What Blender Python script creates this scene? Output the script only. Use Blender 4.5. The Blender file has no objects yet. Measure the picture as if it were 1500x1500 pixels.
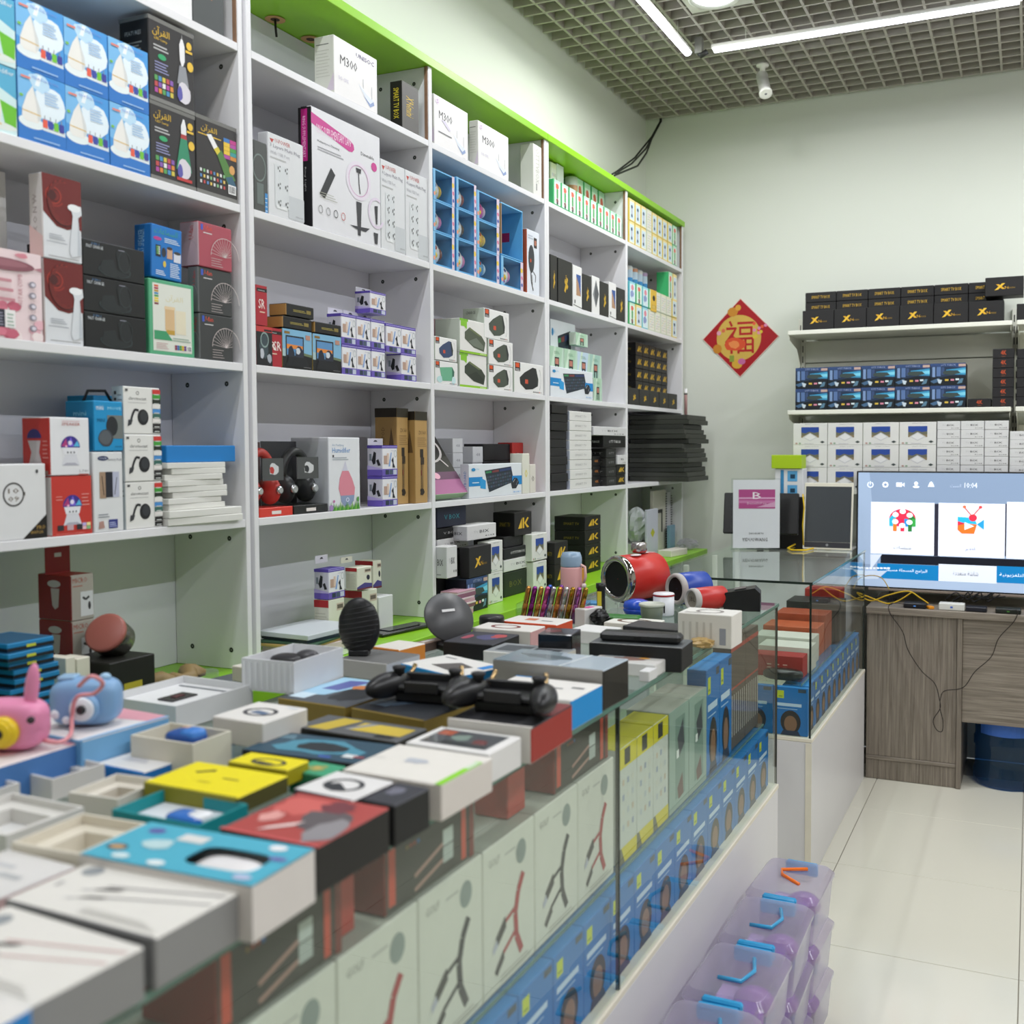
import bpy, bmesh, math, random, unicodedata
from mathutils import Vector, Matrix
random.seed(7)
SC = bpy.context.scene
COL = SC.collection
# ------------------------------------------------------------------ camera
F_PX, CX, CY = 1486.2, 878.6, 719.9           # focal length and optical centre in 1500 px frame
YAW, PITCH, ROLL = math.radians(-23.08), math.radians(-2.442), math.radians(-0.116)
EYE = Vector((0.0, 0.0, 1.467))
fw = Vector((math.sin(YAW)*math.cos(PITCH), math.cos(YAW)*math.cos(PITCH), math.sin(PITCH)))
rt = Vector((math.cos(YAW), -math.sin(YAW), 0)); upv = rt.cross(fw)
RT = math.cos(ROLL)*rt + math.sin(ROLL)*upv
UP = -math.sin(ROLL)*rt + math.cos(ROLL)*upv
cam_d = bpy.data.cameras.new('camera'); cam = bpy.data.objects.new('camera', cam_d); COL.objects.link(cam)
cam.matrix_world = Matrix(((RT.x, UP.x, -fw.x, EYE.x), (RT.y, UP.y, -fw.y, EYE.y), (RT.z, UP.z, -fw.z, EYE.z), (0, 0, 0, 1)))
cam_d.sensor_width = 36.0; cam_d.sensor_fit = 'HORIZONTAL'
cam_d.lens = F_PX/1500*36
cam_d.shift_x = (750-CX)/1500; cam_d.shift_y = (CY-750)/1500
cam_d.clip_start = 0.05; cam_d.clip_end = 60
cam_d.dof.use_dof = True; cam_d.dof.focus_distance = 3.1; cam_d.dof.aperture_fstop = 4.0
SC.camera = cam
# ------------------------------------------------------------------ world, exposure
W = bpy.data.worlds.new('world'); SC.world = W; W.use_nodes = True
W.node_tree.nodes['Background'].inputs[0].default_value = (0.9, 0.97, 1.0, 1)
W.node_tree.nodes['Background'].inputs[1].default_value = 0.25
SC.view_settings.view_transform = 'Standard'; SC.view_settings.look = 'None'
SC.view_settings.gamma = 1.0; SC.view_settings.use_curve_mapping = False
SC.view_settings.exposure = 0.0
SC.cycles.max_bounces = 8; SC.cycles.transparent_max_bounces = 24
LAMP = 0.5                                      # overall strength of the ceiling lamps

# ------------------------------------------------------------------ pixel -> place (a pixel gives a direction; a known plane gives the distance)
def ray(px, py): return fw + RT*((px-CX)/F_PX) - UP*((py-CY)/F_PX)
def onX(px, py, x): d = ray(px, py); return EYE + d*((x-EYE.x)/d.x)
def onY(px, py, y): d = ray(px, py); return EYE + d*((y-EYE.y)/d.y)
def onZ(px, py, z): d = ray(px, py); return EYE + d*((z-EYE.z)/d.z)

# ------------------------------------------------------------------ colour and materials
def lin(c):
    if isinstance(c, str):
        c = c.lstrip('#')
        if len(c) == 3: c = ''.join(k*2 for k in c)
        c = tuple(int(c[i:i+2], 16)/255 for i in (0, 2, 4))
    return tuple((v/12.92 if v <= .04045 else ((v+.055)/1.055)**2.4) for v in c)
MATS = {}
def nmat(name):
    m = bpy.data.materials.new(name); m.use_nodes = True
    return m, m.node_tree, m.node_tree.nodes['Principled BSDF']
def mat_plain(name, col, rough=.5, metal=0., noise=.04, scale=8., bump=0., spec=.5, coat=0., emit=None, es=0.):
    m, t, b = nmat(name); c = lin(col)
    tc = t.nodes.new('ShaderNodeTexCoord'); n = t.nodes.new('ShaderNodeTexNoise'); n.inputs['Scale'].default_value = scale; n.inputs['Detail'].default_value = 4
    t.links.new(tc.outputs['Object'], n.inputs['Vector'])
    mp = t.nodes.new('ShaderNodeMapRange'); mp.inputs[3].default_value = 1-noise; mp.inputs[4].default_value = 1+noise
    t.links.new(n.outputs['Fac'], mp.inputs[0])
    mx = t.nodes.new('ShaderNodeMix'); mx.data_type = 'RGBA'; mx.blend_type = 'MULTIPLY'; mx.inputs[0].default_value = 1
    mx.inputs[6].default_value = (*c, 1); t.links.new(mp.outputs[0], mx.inputs[7]); t.links.new(mx.outputs[2], b.inputs['Base Color'])
    b.inputs['Roughness'].default_value = rough; b.inputs['Metallic'].default_value = metal
    b.inputs['Specular IOR Level'].default_value = spec; b.inputs['Coat Weight'].default_value = coat
    if bump:
        bp = t.nodes.new('ShaderNodeBump'); bp.inputs['Strength'].default_value = bump; bp.inputs['Distance'].default_value = .002
        t.links.new(n.outputs['Fac'], bp.inputs['Height']); t.links.new(bp.outputs[0], b.inputs['Normal'])
    if emit: b.inputs['Emission Color'].default_value = (*lin(emit), 1); b.inputs['Emission Strength'].default_value = es
    MATS[name] = m; return m
def mat_attr(name, rough=.45, metal=0., coat=0., spec=.4, emit=0., noise=.03):
    m, t, b = nmat(name)
    a = t.nodes.new('ShaderNodeAttribute'); a.attribute_name = 'Col'
    tc = t.nodes.new('ShaderNodeTexCoord'); n = t.nodes.new('ShaderNodeTexNoise'); n.inputs['Scale'].default_value = 30
    t.links.new(tc.outputs['Object'], n.inputs['Vector'])
    mp = t.nodes.new('ShaderNodeMapRange'); mp.inputs[3].default_value = 1-noise; mp.inputs[4].default_value = 1+noise
    t.links.new(n.outputs['Fac'], mp.inputs[0])
    mx = t.nodes.new('ShaderNodeMix'); mx.data_type = 'RGBA'; mx.blend_type = 'MULTIPLY'; mx.inputs[0].default_value = 1
    t.links.new(a.outputs['Color'], mx.inputs[6]); t.links.new(mp.outputs[0], mx.inputs[7]); t.links.new(mx.outputs[2], b.inputs['Base Color'])
    b.inputs['Roughness'].default_value = rough; b.inputs['Metallic'].default_value = metal; b.inputs['Coat Weight'].default_value = coat
    b.inputs['Specular IOR Level'].default_value = spec
    if emit: t.links.new(a.outputs['Color'], b.inputs['Emission Color']); b.inputs['Emission Strength'].default_value = emit; b.inputs['Base Color'].default_value = (0, 0, 0, 1)
    MATS[name] = m; return m
def mat_glass(name, tint, rough=.0, refl=1.45, milk=0.):
    m, t, b = nmat(name); t.nodes.remove(b)
    out = t.nodes['Material Output']
    tr = t.nodes.new('ShaderNodeBsdfTransparent'); tr.inputs[0].default_value = (*lin(tint), 1)
    gl = t.nodes.new('ShaderNodeBsdfGlossy'); gl.inputs['Roughness'].default_value = rough; gl.inputs['Color'].default_value = (.95, 1, .97, 1)
    fr = t.nodes.new('ShaderNodeFresnel'); fr.inputs[0].default_value = refl
    nz = t.nodes.new('ShaderNodeTexNoise'); nz.inputs['Scale'].default_value = 3
    mr = t.nodes.new('ShaderNodeMapRange'); mr.inputs[3].default_value = .94; mr.inputs[4].default_value = 1.06
    mu = t.nodes.new('ShaderNodeMath'); mu.operation = 'MULTIPLY'
    ge = t.nodes.new('ShaderNodeNewGeometry'); iv = t.nodes.new('ShaderNodeMath'); iv.operation = 'SUBTRACT'; iv.inputs[0].default_value = 1; m3 = t.nodes.new('ShaderNodeMath'); m3.operation = 'MULTIPLY'
    t.links.new(ge.outputs['Backfacing'], iv.inputs[1]); t.links.new(iv.outputs[0], m3.inputs[1]); t.links.new(mr.outputs[0], m3.inputs[0])   # a pane mirrors at its outer face
    t.links.new(nz.outputs['Fac'], mr.inputs[0]); t.links.new(m3.outputs[0], mu.inputs[1]); t.links.new(fr.outputs[0], mu.inputs[0])
    mx = t.nodes.new('ShaderNodeMixShader'); t.links.new(mu.outputs[0], mx.inputs[0]); t.links.new(tr.outputs[0], mx.inputs[1]); t.links.new(gl.outputs[0], mx.inputs[2])
    last = mx
    if milk:
        df = t.nodes.new('ShaderNodeBsdfTranslucent'); d2 = t.nodes.new('ShaderNodeBsdfDiffuse'); d2.inputs[0].default_value = (*lin(tint), 1); df.inputs[0].default_value = (*lin(tint), 1)
        ad = t.nodes.new('ShaderNodeMixShader'); ad.inputs[0].default_value = .5; t.links.new(df.outputs[0], ad.inputs[1]); t.links.new(d2.outputs[0], ad.inputs[2])
        m2 = t.nodes.new('ShaderNodeMixShader'); m2.inputs[0].default_value = milk; t.links.new(mx.outputs[0], m2.inputs[1]); t.links.new(ad.outputs[0], m2.inputs[2]); last = m2
    t.links.new(last.outputs[0], out.inputs[0]); MATS[name] = m; return m
def mat_wood(name, c1, c2, axis, scale=2.2, rough=.45):
    m, t, b = nmat(name)
    tc = t.nodes.new('ShaderNodeTexCoord'); mp = t.nodes.new('ShaderNodeMapping')
    sc = [60, 60, 60]; sc[axis] = 1.6; mp.inputs['Scale'].default_value = sc
    n = t.nodes.new('ShaderNodeTexNoise'); n.inputs['Scale'].default_value = scale; n.inputs['Detail'].default_value = 6; n.inputs['Roughness'].default_value = .65
    n.inputs['Distortion'].default_value = .6
    cr = t.nodes.new('ShaderNodeValToRGB'); cr.color_ramp.elements[0].position = .32; cr.color_ramp.elements[1].position = .7
    cr.color_ramp.elements[0].color = (*lin(c1), 1); cr.color_ramp.elements[1].color = (*lin(c2), 1)
    t.links.new(tc.outputs['Object'], mp.inputs[0]); t.links.new(mp.outputs[0], n.inputs['Vector']); t.links.new(n.outputs['Fac'], cr.inputs[0]); t.links.new(cr.outputs[0], b.inputs['Base Color'])
    b.inputs['Roughness'].default_value = rough
    MATS[name] = m; return m
mat_attr('card', .5); mat_attr('gloss', .22, coat=.3); mat_attr('satin', .35); mat_attr('rubber', .6, spec=.3); mat_attr('metal', .25, metal=1.0); mat_attr('chrome', .08, metal=1.0)
mat_attr('screen', .3, emit=.72, noise=0.)
mat_plain('wall_paint', '#dfe3d8', .85, noise=.015, scale=3, bump=.03)
mat_plain('laminate', '#e4e4e6', .38, noise=.012, scale=6)
mat_plain('goods_far', '#b9b5ab', .8, noise=.3, scale=3)
mat_plain('laminate_back', '#dcdce4', .5, noise=.015, scale=6)
mat_plain('green_lam', '#8cc722', .35, noise=.02, scale=6)
mat_plain('base_white', '#dcdadb', .35, noise=.03, scale=5)
mat_plain('trim_cream', '#e6dfcd', .5, noise=.08, scale=18)
mat_plain('raw_edge', '#8a6a52', .8, noise=.2, scale=80)
mat_plain('grid_grey', '#aea99f', .6, noise=.03)
mat_plain('plenum', '#3a342c', .9, noise=.3, scale=2)
mat_plain('white_metal', '#e9e9e2', .4, noise=.02)
mat_plain('shelf_metal', '#e8e8dc', .35, noise=.02)
mat_plain('black_plastic', '#141415', .4, noise=.05)
mat_plain('cable_black', '#171615', .5)
mat_plain('cable_yellow', '#d8b21c', .45)
mat_plain('dark_seal', '#1d2a24', .3, noise=.05)
mat_plain('glass_edge', '#5f8275', .15, noise=.1, scale=20)
mat_plain('lamp_white', '#ffffff', .5, emit='#eef0ff', es=9.)
mat_plain('strap_pink', '#e58d93', .6)
mat_glass('glass', '#fafdfb', .0, 1.5)
mat_glass('glass_clear', '#f4f8f6', .0, 1.3)
mat_glass('plastic_clear', '#eef0f2', .08, 1.35, milk=.10)
mat_glass('film', '#fbfcfc', .03, 1.18)
mat_glass('plastic_box', '#ece8f2', .12, 1.4, milk=.3)
mat_glass('jug_blue', '#5f9fd0', .05, 1.45, milk=.12)
mat_wood('desk_wood_v', '#5f564c', '#958b7e', 2); mat_wood('desk_wood_h', '#665d52', '#9c9285', 0)

# ------------------------------------------------------------------ mesh builder
class G:
    def __init__(s): s.v = []; s.f = []; s.c = []; s.m = []; s.slots = []; s.sm = []
    def slot(s, m):
        if m not in s.slots: s.slots.append(m)
        return s.slots.index(m)
    def add(s, vs, fs, c, m='card', smooth=False):
        o = len(s.v); s.v.extend(tuple(v) for v in vs); k = s.slot(m); c = lin(c)
        for f in fs: s.f.append(tuple(i+o for i in f)); s.c.append(c); s.m.append(k); s.sm.append(smooth)
    def box(s, a, b, c, m='card', ch=0., T=None, cols=None):
        x0, y0, z0 = (min(a[i], b[i]) for i in range(3)); x1, y1, z1 = (max(a[i], b[i]) for i in range(3))
        lo, hi = (x0, y0, z0), (x1, y1, z1)
        ch = min(ch, .3*min(x1-x0, y1-y0, z1-z0))
        if ch <= 0:
            vs = [(hi[0] if i & 1 else x0, hi[1] if i & 2 else y0, hi[2] if i & 4 else z0) for i in range(8)]
            fs = {'F': (0, 1, 5, 4), 'B': (3, 2, 6, 7), 'L': (2, 0, 4, 6), 'R': (1, 3, 7, 5), 'T': (4, 5, 7, 6), 'D': (2, 3, 1, 0)}
            if T: vs = [T @ Vector(v) for v in vs]
            for k, f in fs.items(): s.add([vs[i] for i in f], [(0, 1, 2, 3)], (cols or {}).get(k, c), m)
            return
        V = {}; vs = []
        for i in range(8):
            p = [hi[k] if i >> k & 1 else lo[k] for k in range(3)]
            for k in range(3):
                q = list(p)
                for j in range(3):
                    if j != k: q[j] += -ch if i >> j & 1 else ch
                V[i, k] = len(vs); vs.append(T @ Vector(q) if T else q)
        nm = {(0, 0): 'L', (0, 1): 'R', (1, 0): 'F', (1, 1): 'B', (2, 0): 'D', (2, 1): 'T'}
        fs = []; cc = []
        for k in range(3):
            j, l = (k+1) % 3, (k+2) % 3
            for sgn in (0, 1):
                q = [(sgn << k) | (a_ << j) | (b_ << l) for a_, b_ in ((0, 0), (1, 0), (1, 1), (0, 1))]
                if not sgn: q = q[::-1]
                fs.append([V[i, k] for i in q]); cc.append((cols or {}).get(nm[k, sgn], c))
        for k in range(3):
            j, l = (k+1) % 3, (k+2) % 3
            for a_ in (0, 1):
                for b_ in (0, 1):
                    i0 = (a_ << j) | (b_ << l); i1 = i0 | (1 << k)
                    q = [V[i0, j], V[i1, j], V[i1, l], V[i0, l]]
                    if a_ ^ b_: q = q[::-1]
                    fs.append(q[::-1] if True else q); cc.append((cols or {}).get(nm[j, a_], c))
        for i in range(8):
            q = [V[i, 0], V[i, 1], V[i, 2]]
            if bin(i).count('1') % 2 == 0: q = q[::-1]
            fs.append(q); cc.append(c)
        o = len(s.v); s.v.extend(tuple(v) for v in vs); k = s.slot(m)
        for f, q in zip(fs, cc): s.f.append(tuple(i+o for i in f)); s.c.append(lin(q)); s.m.append(k); s.sm.append(False)
    def lathe(s, prof, c, m='card', n=24, T=None, cols=None, smooth=True, cap=True):
        vs = []; fs = []
        for r, z in prof:
            for i in range(n):
                a = 2*math.pi*i/n; p = Vector((r*math.cos(a), r*math.sin(a), z)); vs.append(T @ p if T else p)
        o = len(s.v); s.v.extend(tuple(v) for v in vs); k = s.slot(m)
        for j in range(len(prof)-1):
            q = lin(cols[j] if cols else c)
            for i in range(n):
                s.f.append((o+j*n+i, o+j*n+(i+1) % n, o+(j+1)*n+(i+1) % n, o+(j+1)*n+i)); s.c.append(q); s.m.append(k); s.sm.append(smooth)
        if cap:
            for j, rev in ((0, True), (len(prof)-1, False)):
                if prof[j][0] > 1e-5:
                    f = [o+j*n+i for i in range(n)]
                    s.f.append(tuple(f[::-1] if rev else f)); s.c.append(lin(cols[min(j, len(cols)-1)] if cols else c)); s.m.append(k); s.sm.append(False)
    def tube(s, pts, r, c, m='card', n=8, closed=False):
        P = [Vector(p) for p in pts]; N = len(P); vs = []; o = len(s.v)
        ref = Vector((.3, .5, .81))
        for i, p in enumerate(P):
            a = P[i-1] if (i > 0 or closed) else p; b = P[(i+1) % N] if (i < N-1 or closed) else p
            t = (b-a).normalized(); u = t.cross(ref)
            if u.length < 1e-3: u = t.cross(Vector((1, 0, 0)))
            u.normalize(); w = t.cross(u); rr = r[i] if isinstance(r, (list, tuple)) else r
            for j in range(n): ang = 2*math.pi*j/n; vs.append(p+u*(rr*math.cos(ang))+w*(rr*math.sin(ang)))
        fs = []
        for i in range(N if closed else N-1):
            i2 = (i+1) % N
            for j in range(n): fs.append((i*n+j, i*n+(j+1) % n, i2*n+(j+1) % n, i2*n+j))
        if not closed: fs.append(tuple(range(n))[::-1]); fs.append(tuple((N-1)*n+j for j in range(n)))
        s.add(vs, fs, c, m, True)
    def ell(s, cen, rad, c, m='card', n=20, k=12, T=None, pw=1.0):
        vs = []; fs = []
        sg = lambda v: math.copysign(abs(v)**pw, v)
        for j in range(k+1):
            ph = -math.pi/2+math.pi*j/k
            for i in range(n):
                th = 2*math.pi*i/n
                p = Vector((cen[0]+rad[0]*sg(math.cos(ph))*sg(math.cos(th)), cen[1]+rad[1]*sg(math.cos(ph))*sg(math.sin(th)), cen[2]+rad[2]*sg(math.sin(ph))))
                vs.append(T @ p if T else p)
        for j in range(k):
            for i in range(n): fs.append((j*n+i, j*n+(i+1) % n, (j+1)*n+(i+1) % n, (j+1)*n+i))
        s.add(vs, fs, c, m, True)
    def prism(s, pts, axis, a, b, c, m='card', T=None, smooth=False):   # polygon pts in the two other axes, extruded a..b along axis
        n = len(pts); mk = {0: lambda p, t: (t, p[0], p[1]), 1: lambda p, t: (p[0], t, p[1]), 2: lambda p, t: (p[0], p[1], t)}[axis]
        vs = [Vector(mk(p, t)) for t in (a, b) for p in pts]
        if T: vs = [T @ v for v in vs]
        s.add(vs, [(i, (i+1) % n, n+(i+1) % n, n+i) for i in range(n)], c, m, smooth)
        s.add(vs, [tuple(range(n))[::-1], tuple(range(n, 2*n))], c, m)
    def mesh(s, name):
        me = bpy.data.meshes.new(name); me.from_pydata(s.v, [], s.f)
        for k in s.slots: me.materials.append(MATS[k])
        me.polygons.foreach_set('material_index', s.m); me.polygons.foreach_set('use_smooth', s.sm)
        at = me.color_attributes.new('Col', 'FLOAT_COLOR', 'CORNER'); d = []
        for f, c in zip(s.f, s.c): d.extend((*c, 1.)*len(f))
        at.data.foreach_set('color', d); me.update(); return me
def mobj(name, me, parent=None, M=None):
    o = bpy.data.objects.new(name, me); COL.objects.link(o)
    if parent: o.parent = parent
    if M is not None: o.matrix_basis = M
    return o
def put(name, g, parent=None, M=None, label=None, cat=None, group=None, kind=None):
    o = mobj(name, g.mesh(name) if isinstance(g, G) else g, parent, M); return tag(o, label, cat, group, kind)
def tag(o, label=None, cat=None, group=None, kind=None):
    if label: o['label'] = label
    if cat: o['category'] = cat
    if group: o['group'] = group
    if kind: o['kind'] = kind
    return o
def empty(name, M, label=None, cat=None, group=None, kind=None):
    o = bpy.data.objects.new(name, None); COL.objects.link(o); o.empty_display_size = .05; o.matrix_basis = M
    return tag(o, label, cat, group, kind)
def copytree(o, M, label=None, group=None):
    c = o.copy(); COL.objects.link(c); c.matrix_basis = M
    if label: c['label'] = label
    if group: c['group'] = group
    for ch in list(o.children):
        k = ch.copy(); COL.objects.link(k); k.parent = c
        for g2 in list(ch.children): l = g2.copy(); COL.objects.link(l); l.parent = k
    return c
def TR(x, y, z, rz=0, rx=0, ry=0):
    return Matrix.Translation((x, y, z)) @ Matrix.Rotation(math.radians(rz), 4, 'Z') @ Matrix.Rotation(math.radians(ry), 4, 'Y') @ Matrix.Rotation(math.radians(rx), 4, 'X')
def sbox(name, a, b, m, parent=None, ch=.0015, c='#fff', **k):      # one box as its own mesh object
    g = G(); g.box(a, b, c, m, ch); return put(name, g, parent, **k)

# ------------------------------------------------------------------ print: lettering and flat artwork laid on the faces of a carton
def arab(s):
    nf = set('اأإآدذرزوةىء'); out = []; s = s.replace('لا', '\ufefb')
    for i, ch in enumerate(s):
        if ch == '\ufefb':
            pj = i > 0 and s[i-1] not in nf and s[i-1] not in ' \ufefb'; out.append('\ufefc' if pj else '\ufefb'); continue
        if not ('\u0621' <= ch <= '\u064a'): out.append(ch); continue
        pj = i > 0 and '\u0621' <= s[i-1] <= '\u064a' and s[i-1] not in nf
        nj = i+1 < len(s) and ('\u0621' <= s[i+1] <= '\u064a' or s[i+1] == '\ufefb') and ch not in nf
        f = 'MEDIAL' if pj and nj else 'FINAL' if pj else 'INITIAL' if nj else 'ISOLATED'
        try: out.append(unicodedata.lookup(unicodedata.name(ch)+' '+f+' FORM'))
        except KeyError: out.append(ch)
    return ''.join(out[::-1])
_txt = {}
def textmesh(s):
    if s not in _txt:
        cu = bpy.data.curves.new('lettering', 'FONT'); cu.body = s; cu.resolution_u = 1
        o = bpy.data.objects.new('lettering', cu); COL.objects.link(o)
        dg = bpy.context.evaluated_depsgraph_get(); me = o.evaluated_get(dg).to_mesh()
        vs = [(v.co.x, v.co.y) for v in me.vertices]; fs = [tuple(p.vertices) for p in me.polygons]
        bpy.data.objects.remove(o); bpy.data.curves.remove(cu)
        x0 = min(v[0] for v in vs); x1 = max(v[0] for v in vs); y0 = min(v[1] for v in vs); y1 = max(v[1] for v in vs)
        _txt[s] = ([((x-x0)/(x1-x0), (y-y0)/max(y1-y0, 1e-6)) for x, y in vs], fs, (x1-x0)/max(y1-y0, 1e-6))
    return _txt[s]
class Art:                                      # u right, v up on one face of a carton of size w,d,h (front at y=0, back +y, bottom z=0, x centred)
    def __init__(s, g, w, d, h, mat='card'): s.g = g; s.w = w; s.d = d; s.h = h; s.mat = mat; s.k = {}; s.face = 'F'
    def on(s, f): s.face = f; return s
    def P(s, u, v):
        k = s.k.get(s.face, 0); e = .0003+.00006*k; w, d, h = s.w, s.d, s.h
        if s.face == 'F': return (-w/2+u*w, -e, v*h)
        if s.face == 'L': return (-w/2-e, d*(1-u), v*h)
        if s.face == 'R': return (w/2+e, d*u, v*h)
        if s.face == 'B': return (w/2-u*w, d+e, v*h)
        return (-w/2+u*w, v*d, h+e)
    def up(s): s.k[s.face] = s.k.get(s.face, 0)+1
    def poly(s, pts, c, m=None):
        pts = [(min(max(u, 0), 1), min(max(v, 0), 1)) for u, v in pts]; s.g.add([s.P(*p) for p in pts], [tuple(range(len(pts)))], c, m or s.mat); s.up(); return s
    def rect(s, a, b, c_, d_, c, m=None): return s.poly([(a, b), (c_, b), (c_, d_), (a, d_)], c, m)
    def ell(s, u, v, ru, rv, c, n=18, a0=0, a1=360, m=None):
        full = a1-a0 >= 360
        p = [(u+ru*math.cos(math.radians(a0+(a1-a0)*i/(n if full else n-1))), v+rv*math.sin(math.radians(a0+(a1-a0)*i/(n if full else n-1)))) for i in range(n)]
        return s.poly(p, c, m)
    def ring(s, u, v, ru, rv, th, c, n=24, a0=0, a1=360):
        vs = []; 
        for i in range(n+1):
            a = math.radians(a0+(a1-a0)*i/n)
            vs += [s.P(u+ru*math.cos(a), v+rv*math.sin(a)), s.P(u+ru*(1-th)*math.cos(a), v+rv*(1-th)*math.sin(a))]
        s.g.add(vs, [(2*i, 2*i+2, 2*i+3, 2*i+1) for i in range(n)], c, s.mat); s.up(); return s
    def asp(s):
        return {'F': s.w/s.h, 'B': s.w/s.h, 'L': s.d/s.h, 'R': s.d/s.h, 'T': s.w/s.d}[s.face]
    def line(s, u0, v0, u1, v1, th, c):          # th in v units
        A = s.asp(); dx, dy = (u1-u0)*A, v1-v0; L = math.hypot(dx, dy) or 1; nx, ny = -dy/L*th/2/A, dx/L*th/2
        return s.poly([(u0+nx, v0+ny), (u0-nx, v0-ny), (u1-nx, v1-ny), (u1+nx, v1+ny)], c)
    def path(s, pts, th, c):
        for a, b in zip(pts, pts[1:]): s.line(*a, *b, th, c); s.k[s.face] -= 1
        s.up(); return s
    def text(s, t, u0, v0, u1, v1, c, rot=0):    # lettering stretched into the rectangle; rot=90 reads upwards, -90 downwards
        vs, fs, _ = textmesh(t); q = []
        for x, y in vs:
            if rot == 90: x, y = 1-y, x
            elif rot == -90: x, y = y, 1-x
            elif rot == 180: x, y = 1-x, 1-y
            q.append(s.P(u0+x*(u1-u0), v0+y*(v1-v0)))
        s.g.add(q, fs, c, s.mat); s.up(); return s
    def lines(s, u0, v0, u1, v1, n, c, fill=.45, rag=.25):   # small print
        st = (v1-v0)/n
        for i in range(n): s.rect(u0, v0+i*st, u1-(u1-u0)*rag*((i*7) % 5)/5, v0+(i+fill)*st, c); s.k[s.face] -= 1
        s.up(); return s
    def grid(s, u0, v0, u1, v1, nu, nv, cols, gap=.2, round_=False):
        for j in range(nv):
            for i in range(nu):
                du, dv = (u1-u0)/nu, (v1-v0)/nv; c = cols[(i+j*nu) % len(cols)]
                if round_: s.ell(u0+(i+.5)*du, v0+(j+.5)*dv, du*(1-gap)/2, dv*(1-gap)/2, c, 10)
                else: s.rect(u0+(i+gap/2)*du, v0+(j+gap/2)*dv, u0+(i+1-gap/2)*du, v0+(j+1-gap/2)*dv, c)
                s.k[s.face] -= 1
        s.up(); return s
    def blob(s, u, v, ru, rv, c, seed=0, n=14, j=.25):
        r = random.Random(seed); p = []
        for i in range(n): a = 2*math.pi*i/n; q = 1-j*r.random(); p.append((u+ru*q*math.cos(a), v+rv*q*math.sin(a)))
        return s.poly(p, c)
    def barcode(s, u0, v0, u1, v1, c='#222'):
        s.rect(u0, v0, u1, v1, '#f4f4f4'); r = random.Random(3); x = u0+(u1-u0)*.08
        while x < u1-(u1-u0)*.1:
            wd = (u1-u0)*(.02+.05*r.random()); s.rect(x, v0+(v1-v0)*.12, x+wd, v1-(v1-v0)*.12, c); s.k[s.face] -= 1; x += wd+(u1-u0)*(.02+.04*r.random())
        s.up(); return s
DES = {}; _cm = {}
def design(f): DES[f.__name__] = f; return f
def carton_mesh(kind, w, d, h, **kw):
    key = (kind, round(w, 3), round(d, 3), round(h, 3), repr(sorted(kw.items())))
    if key not in _cm:
        g = G(); body = kw.get('body', '#eee'); a = Art(g, w, d, h, kw.get('mat', 'card'))
        spec = DES[kind](a, **{k: v for k, v in kw.items() if k not in ('mat',)}) or {}
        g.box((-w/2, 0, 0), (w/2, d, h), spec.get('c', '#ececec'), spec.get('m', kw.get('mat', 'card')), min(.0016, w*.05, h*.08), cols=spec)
        _cm[key] = g.mesh('carton')
    return _cm[key]
def carton(kind, w, d, h, M, name, label, cat='box', group=None, **kw):
    return put(name, carton_mesh(kind, w, d, h, **kw), None, M, label, cat, group)
# ================================================================== the room
XW, YB, XR, YF, ZC = -1.885, 5.05, 3.0, -2.4, 3.17
sbox('wall_left', (XW-.1, YF-.1, 0), (XW, YB+.1, 3.6), 'wall_paint', ch=0, kind='structure')
sbox('wall_back', (XW, YB, 0), (XR, YB+.1, 3.6), 'wall_paint', ch=0, kind='structure')
sbox('wall_right', (XR, YF-.1, 0), (XR+.1, YB+.1, 3.6), 'goods_far', ch=0, kind='structure')
sbox('wall_front', (XW, YF-.1, 0), (XR, YF, 3.6), 'goods_far', ch=0, kind='structure')
mat_plain('grout', '#8d887c', .8); mat_plain('tile_beige', '#d6d3c4', .13, noise=.03, scale=1.3)
flo = sbox('floor', (XW, YF, -.1), (XR, YB, -.004), 'grout', ch=0, kind='structure')
gt = G(); gt.box((.0012, .0012, -.004), (.5988, .5988, 0), '#fff', 'tile_beige', .0012); tile_me = gt.mesh('tile')
for i in range(-2, 6):
    for j in range(-10, 3):
        x, y = -.013+.6*i, 3.57+.6*j
        if x+.6 > XR or x < XW-.2 or y < YF or y+.6 > YB+.3: continue
        mobj('tile', tile_me, flo, Matrix.Translation((x, y, 0)) @ Matrix.Diagonal((1, min(1, (YB-y)/.6), 1, 1)))
# open grid ceiling under a dark void
cei = sbox('ceiling', (XW, YF, 3.52), (XR, YB, 3.6), 'plenum', ch=0, kind='structure')
PIT = .0857
gx = G(); gx.box((XW+.012, -.005, ZC), (XR-.01, .005, ZC+.034), '#fff', 'grid_grey'); gxm = gx.mesh('grid_bar')
gy = G(); gy.box((-.005, YF+.01, ZC+.0004), (.005, YB-.022, ZC+.0336), '#fff', 'grid_grey'); gym = gy.mesh('grid_bar')
y = 5.012
while y > YF+.02: mobj('grid_bar', gxm, cei, Matrix.Translation((0, y, 0))); y -= PIT
x = -1.781
while x < XR-.02: mobj('grid_bar', gym, cei, Matrix.Translation((x, 0, 0))); x += PIT
# duct in the void above the grid
gd = G(); gd.tube([(-1.75, YF+.2, 3.36), (-1.75, 4.9, 3.36)], .07, '#7c5a3a', 'card', 12); put('duct', gd, cei)

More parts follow.
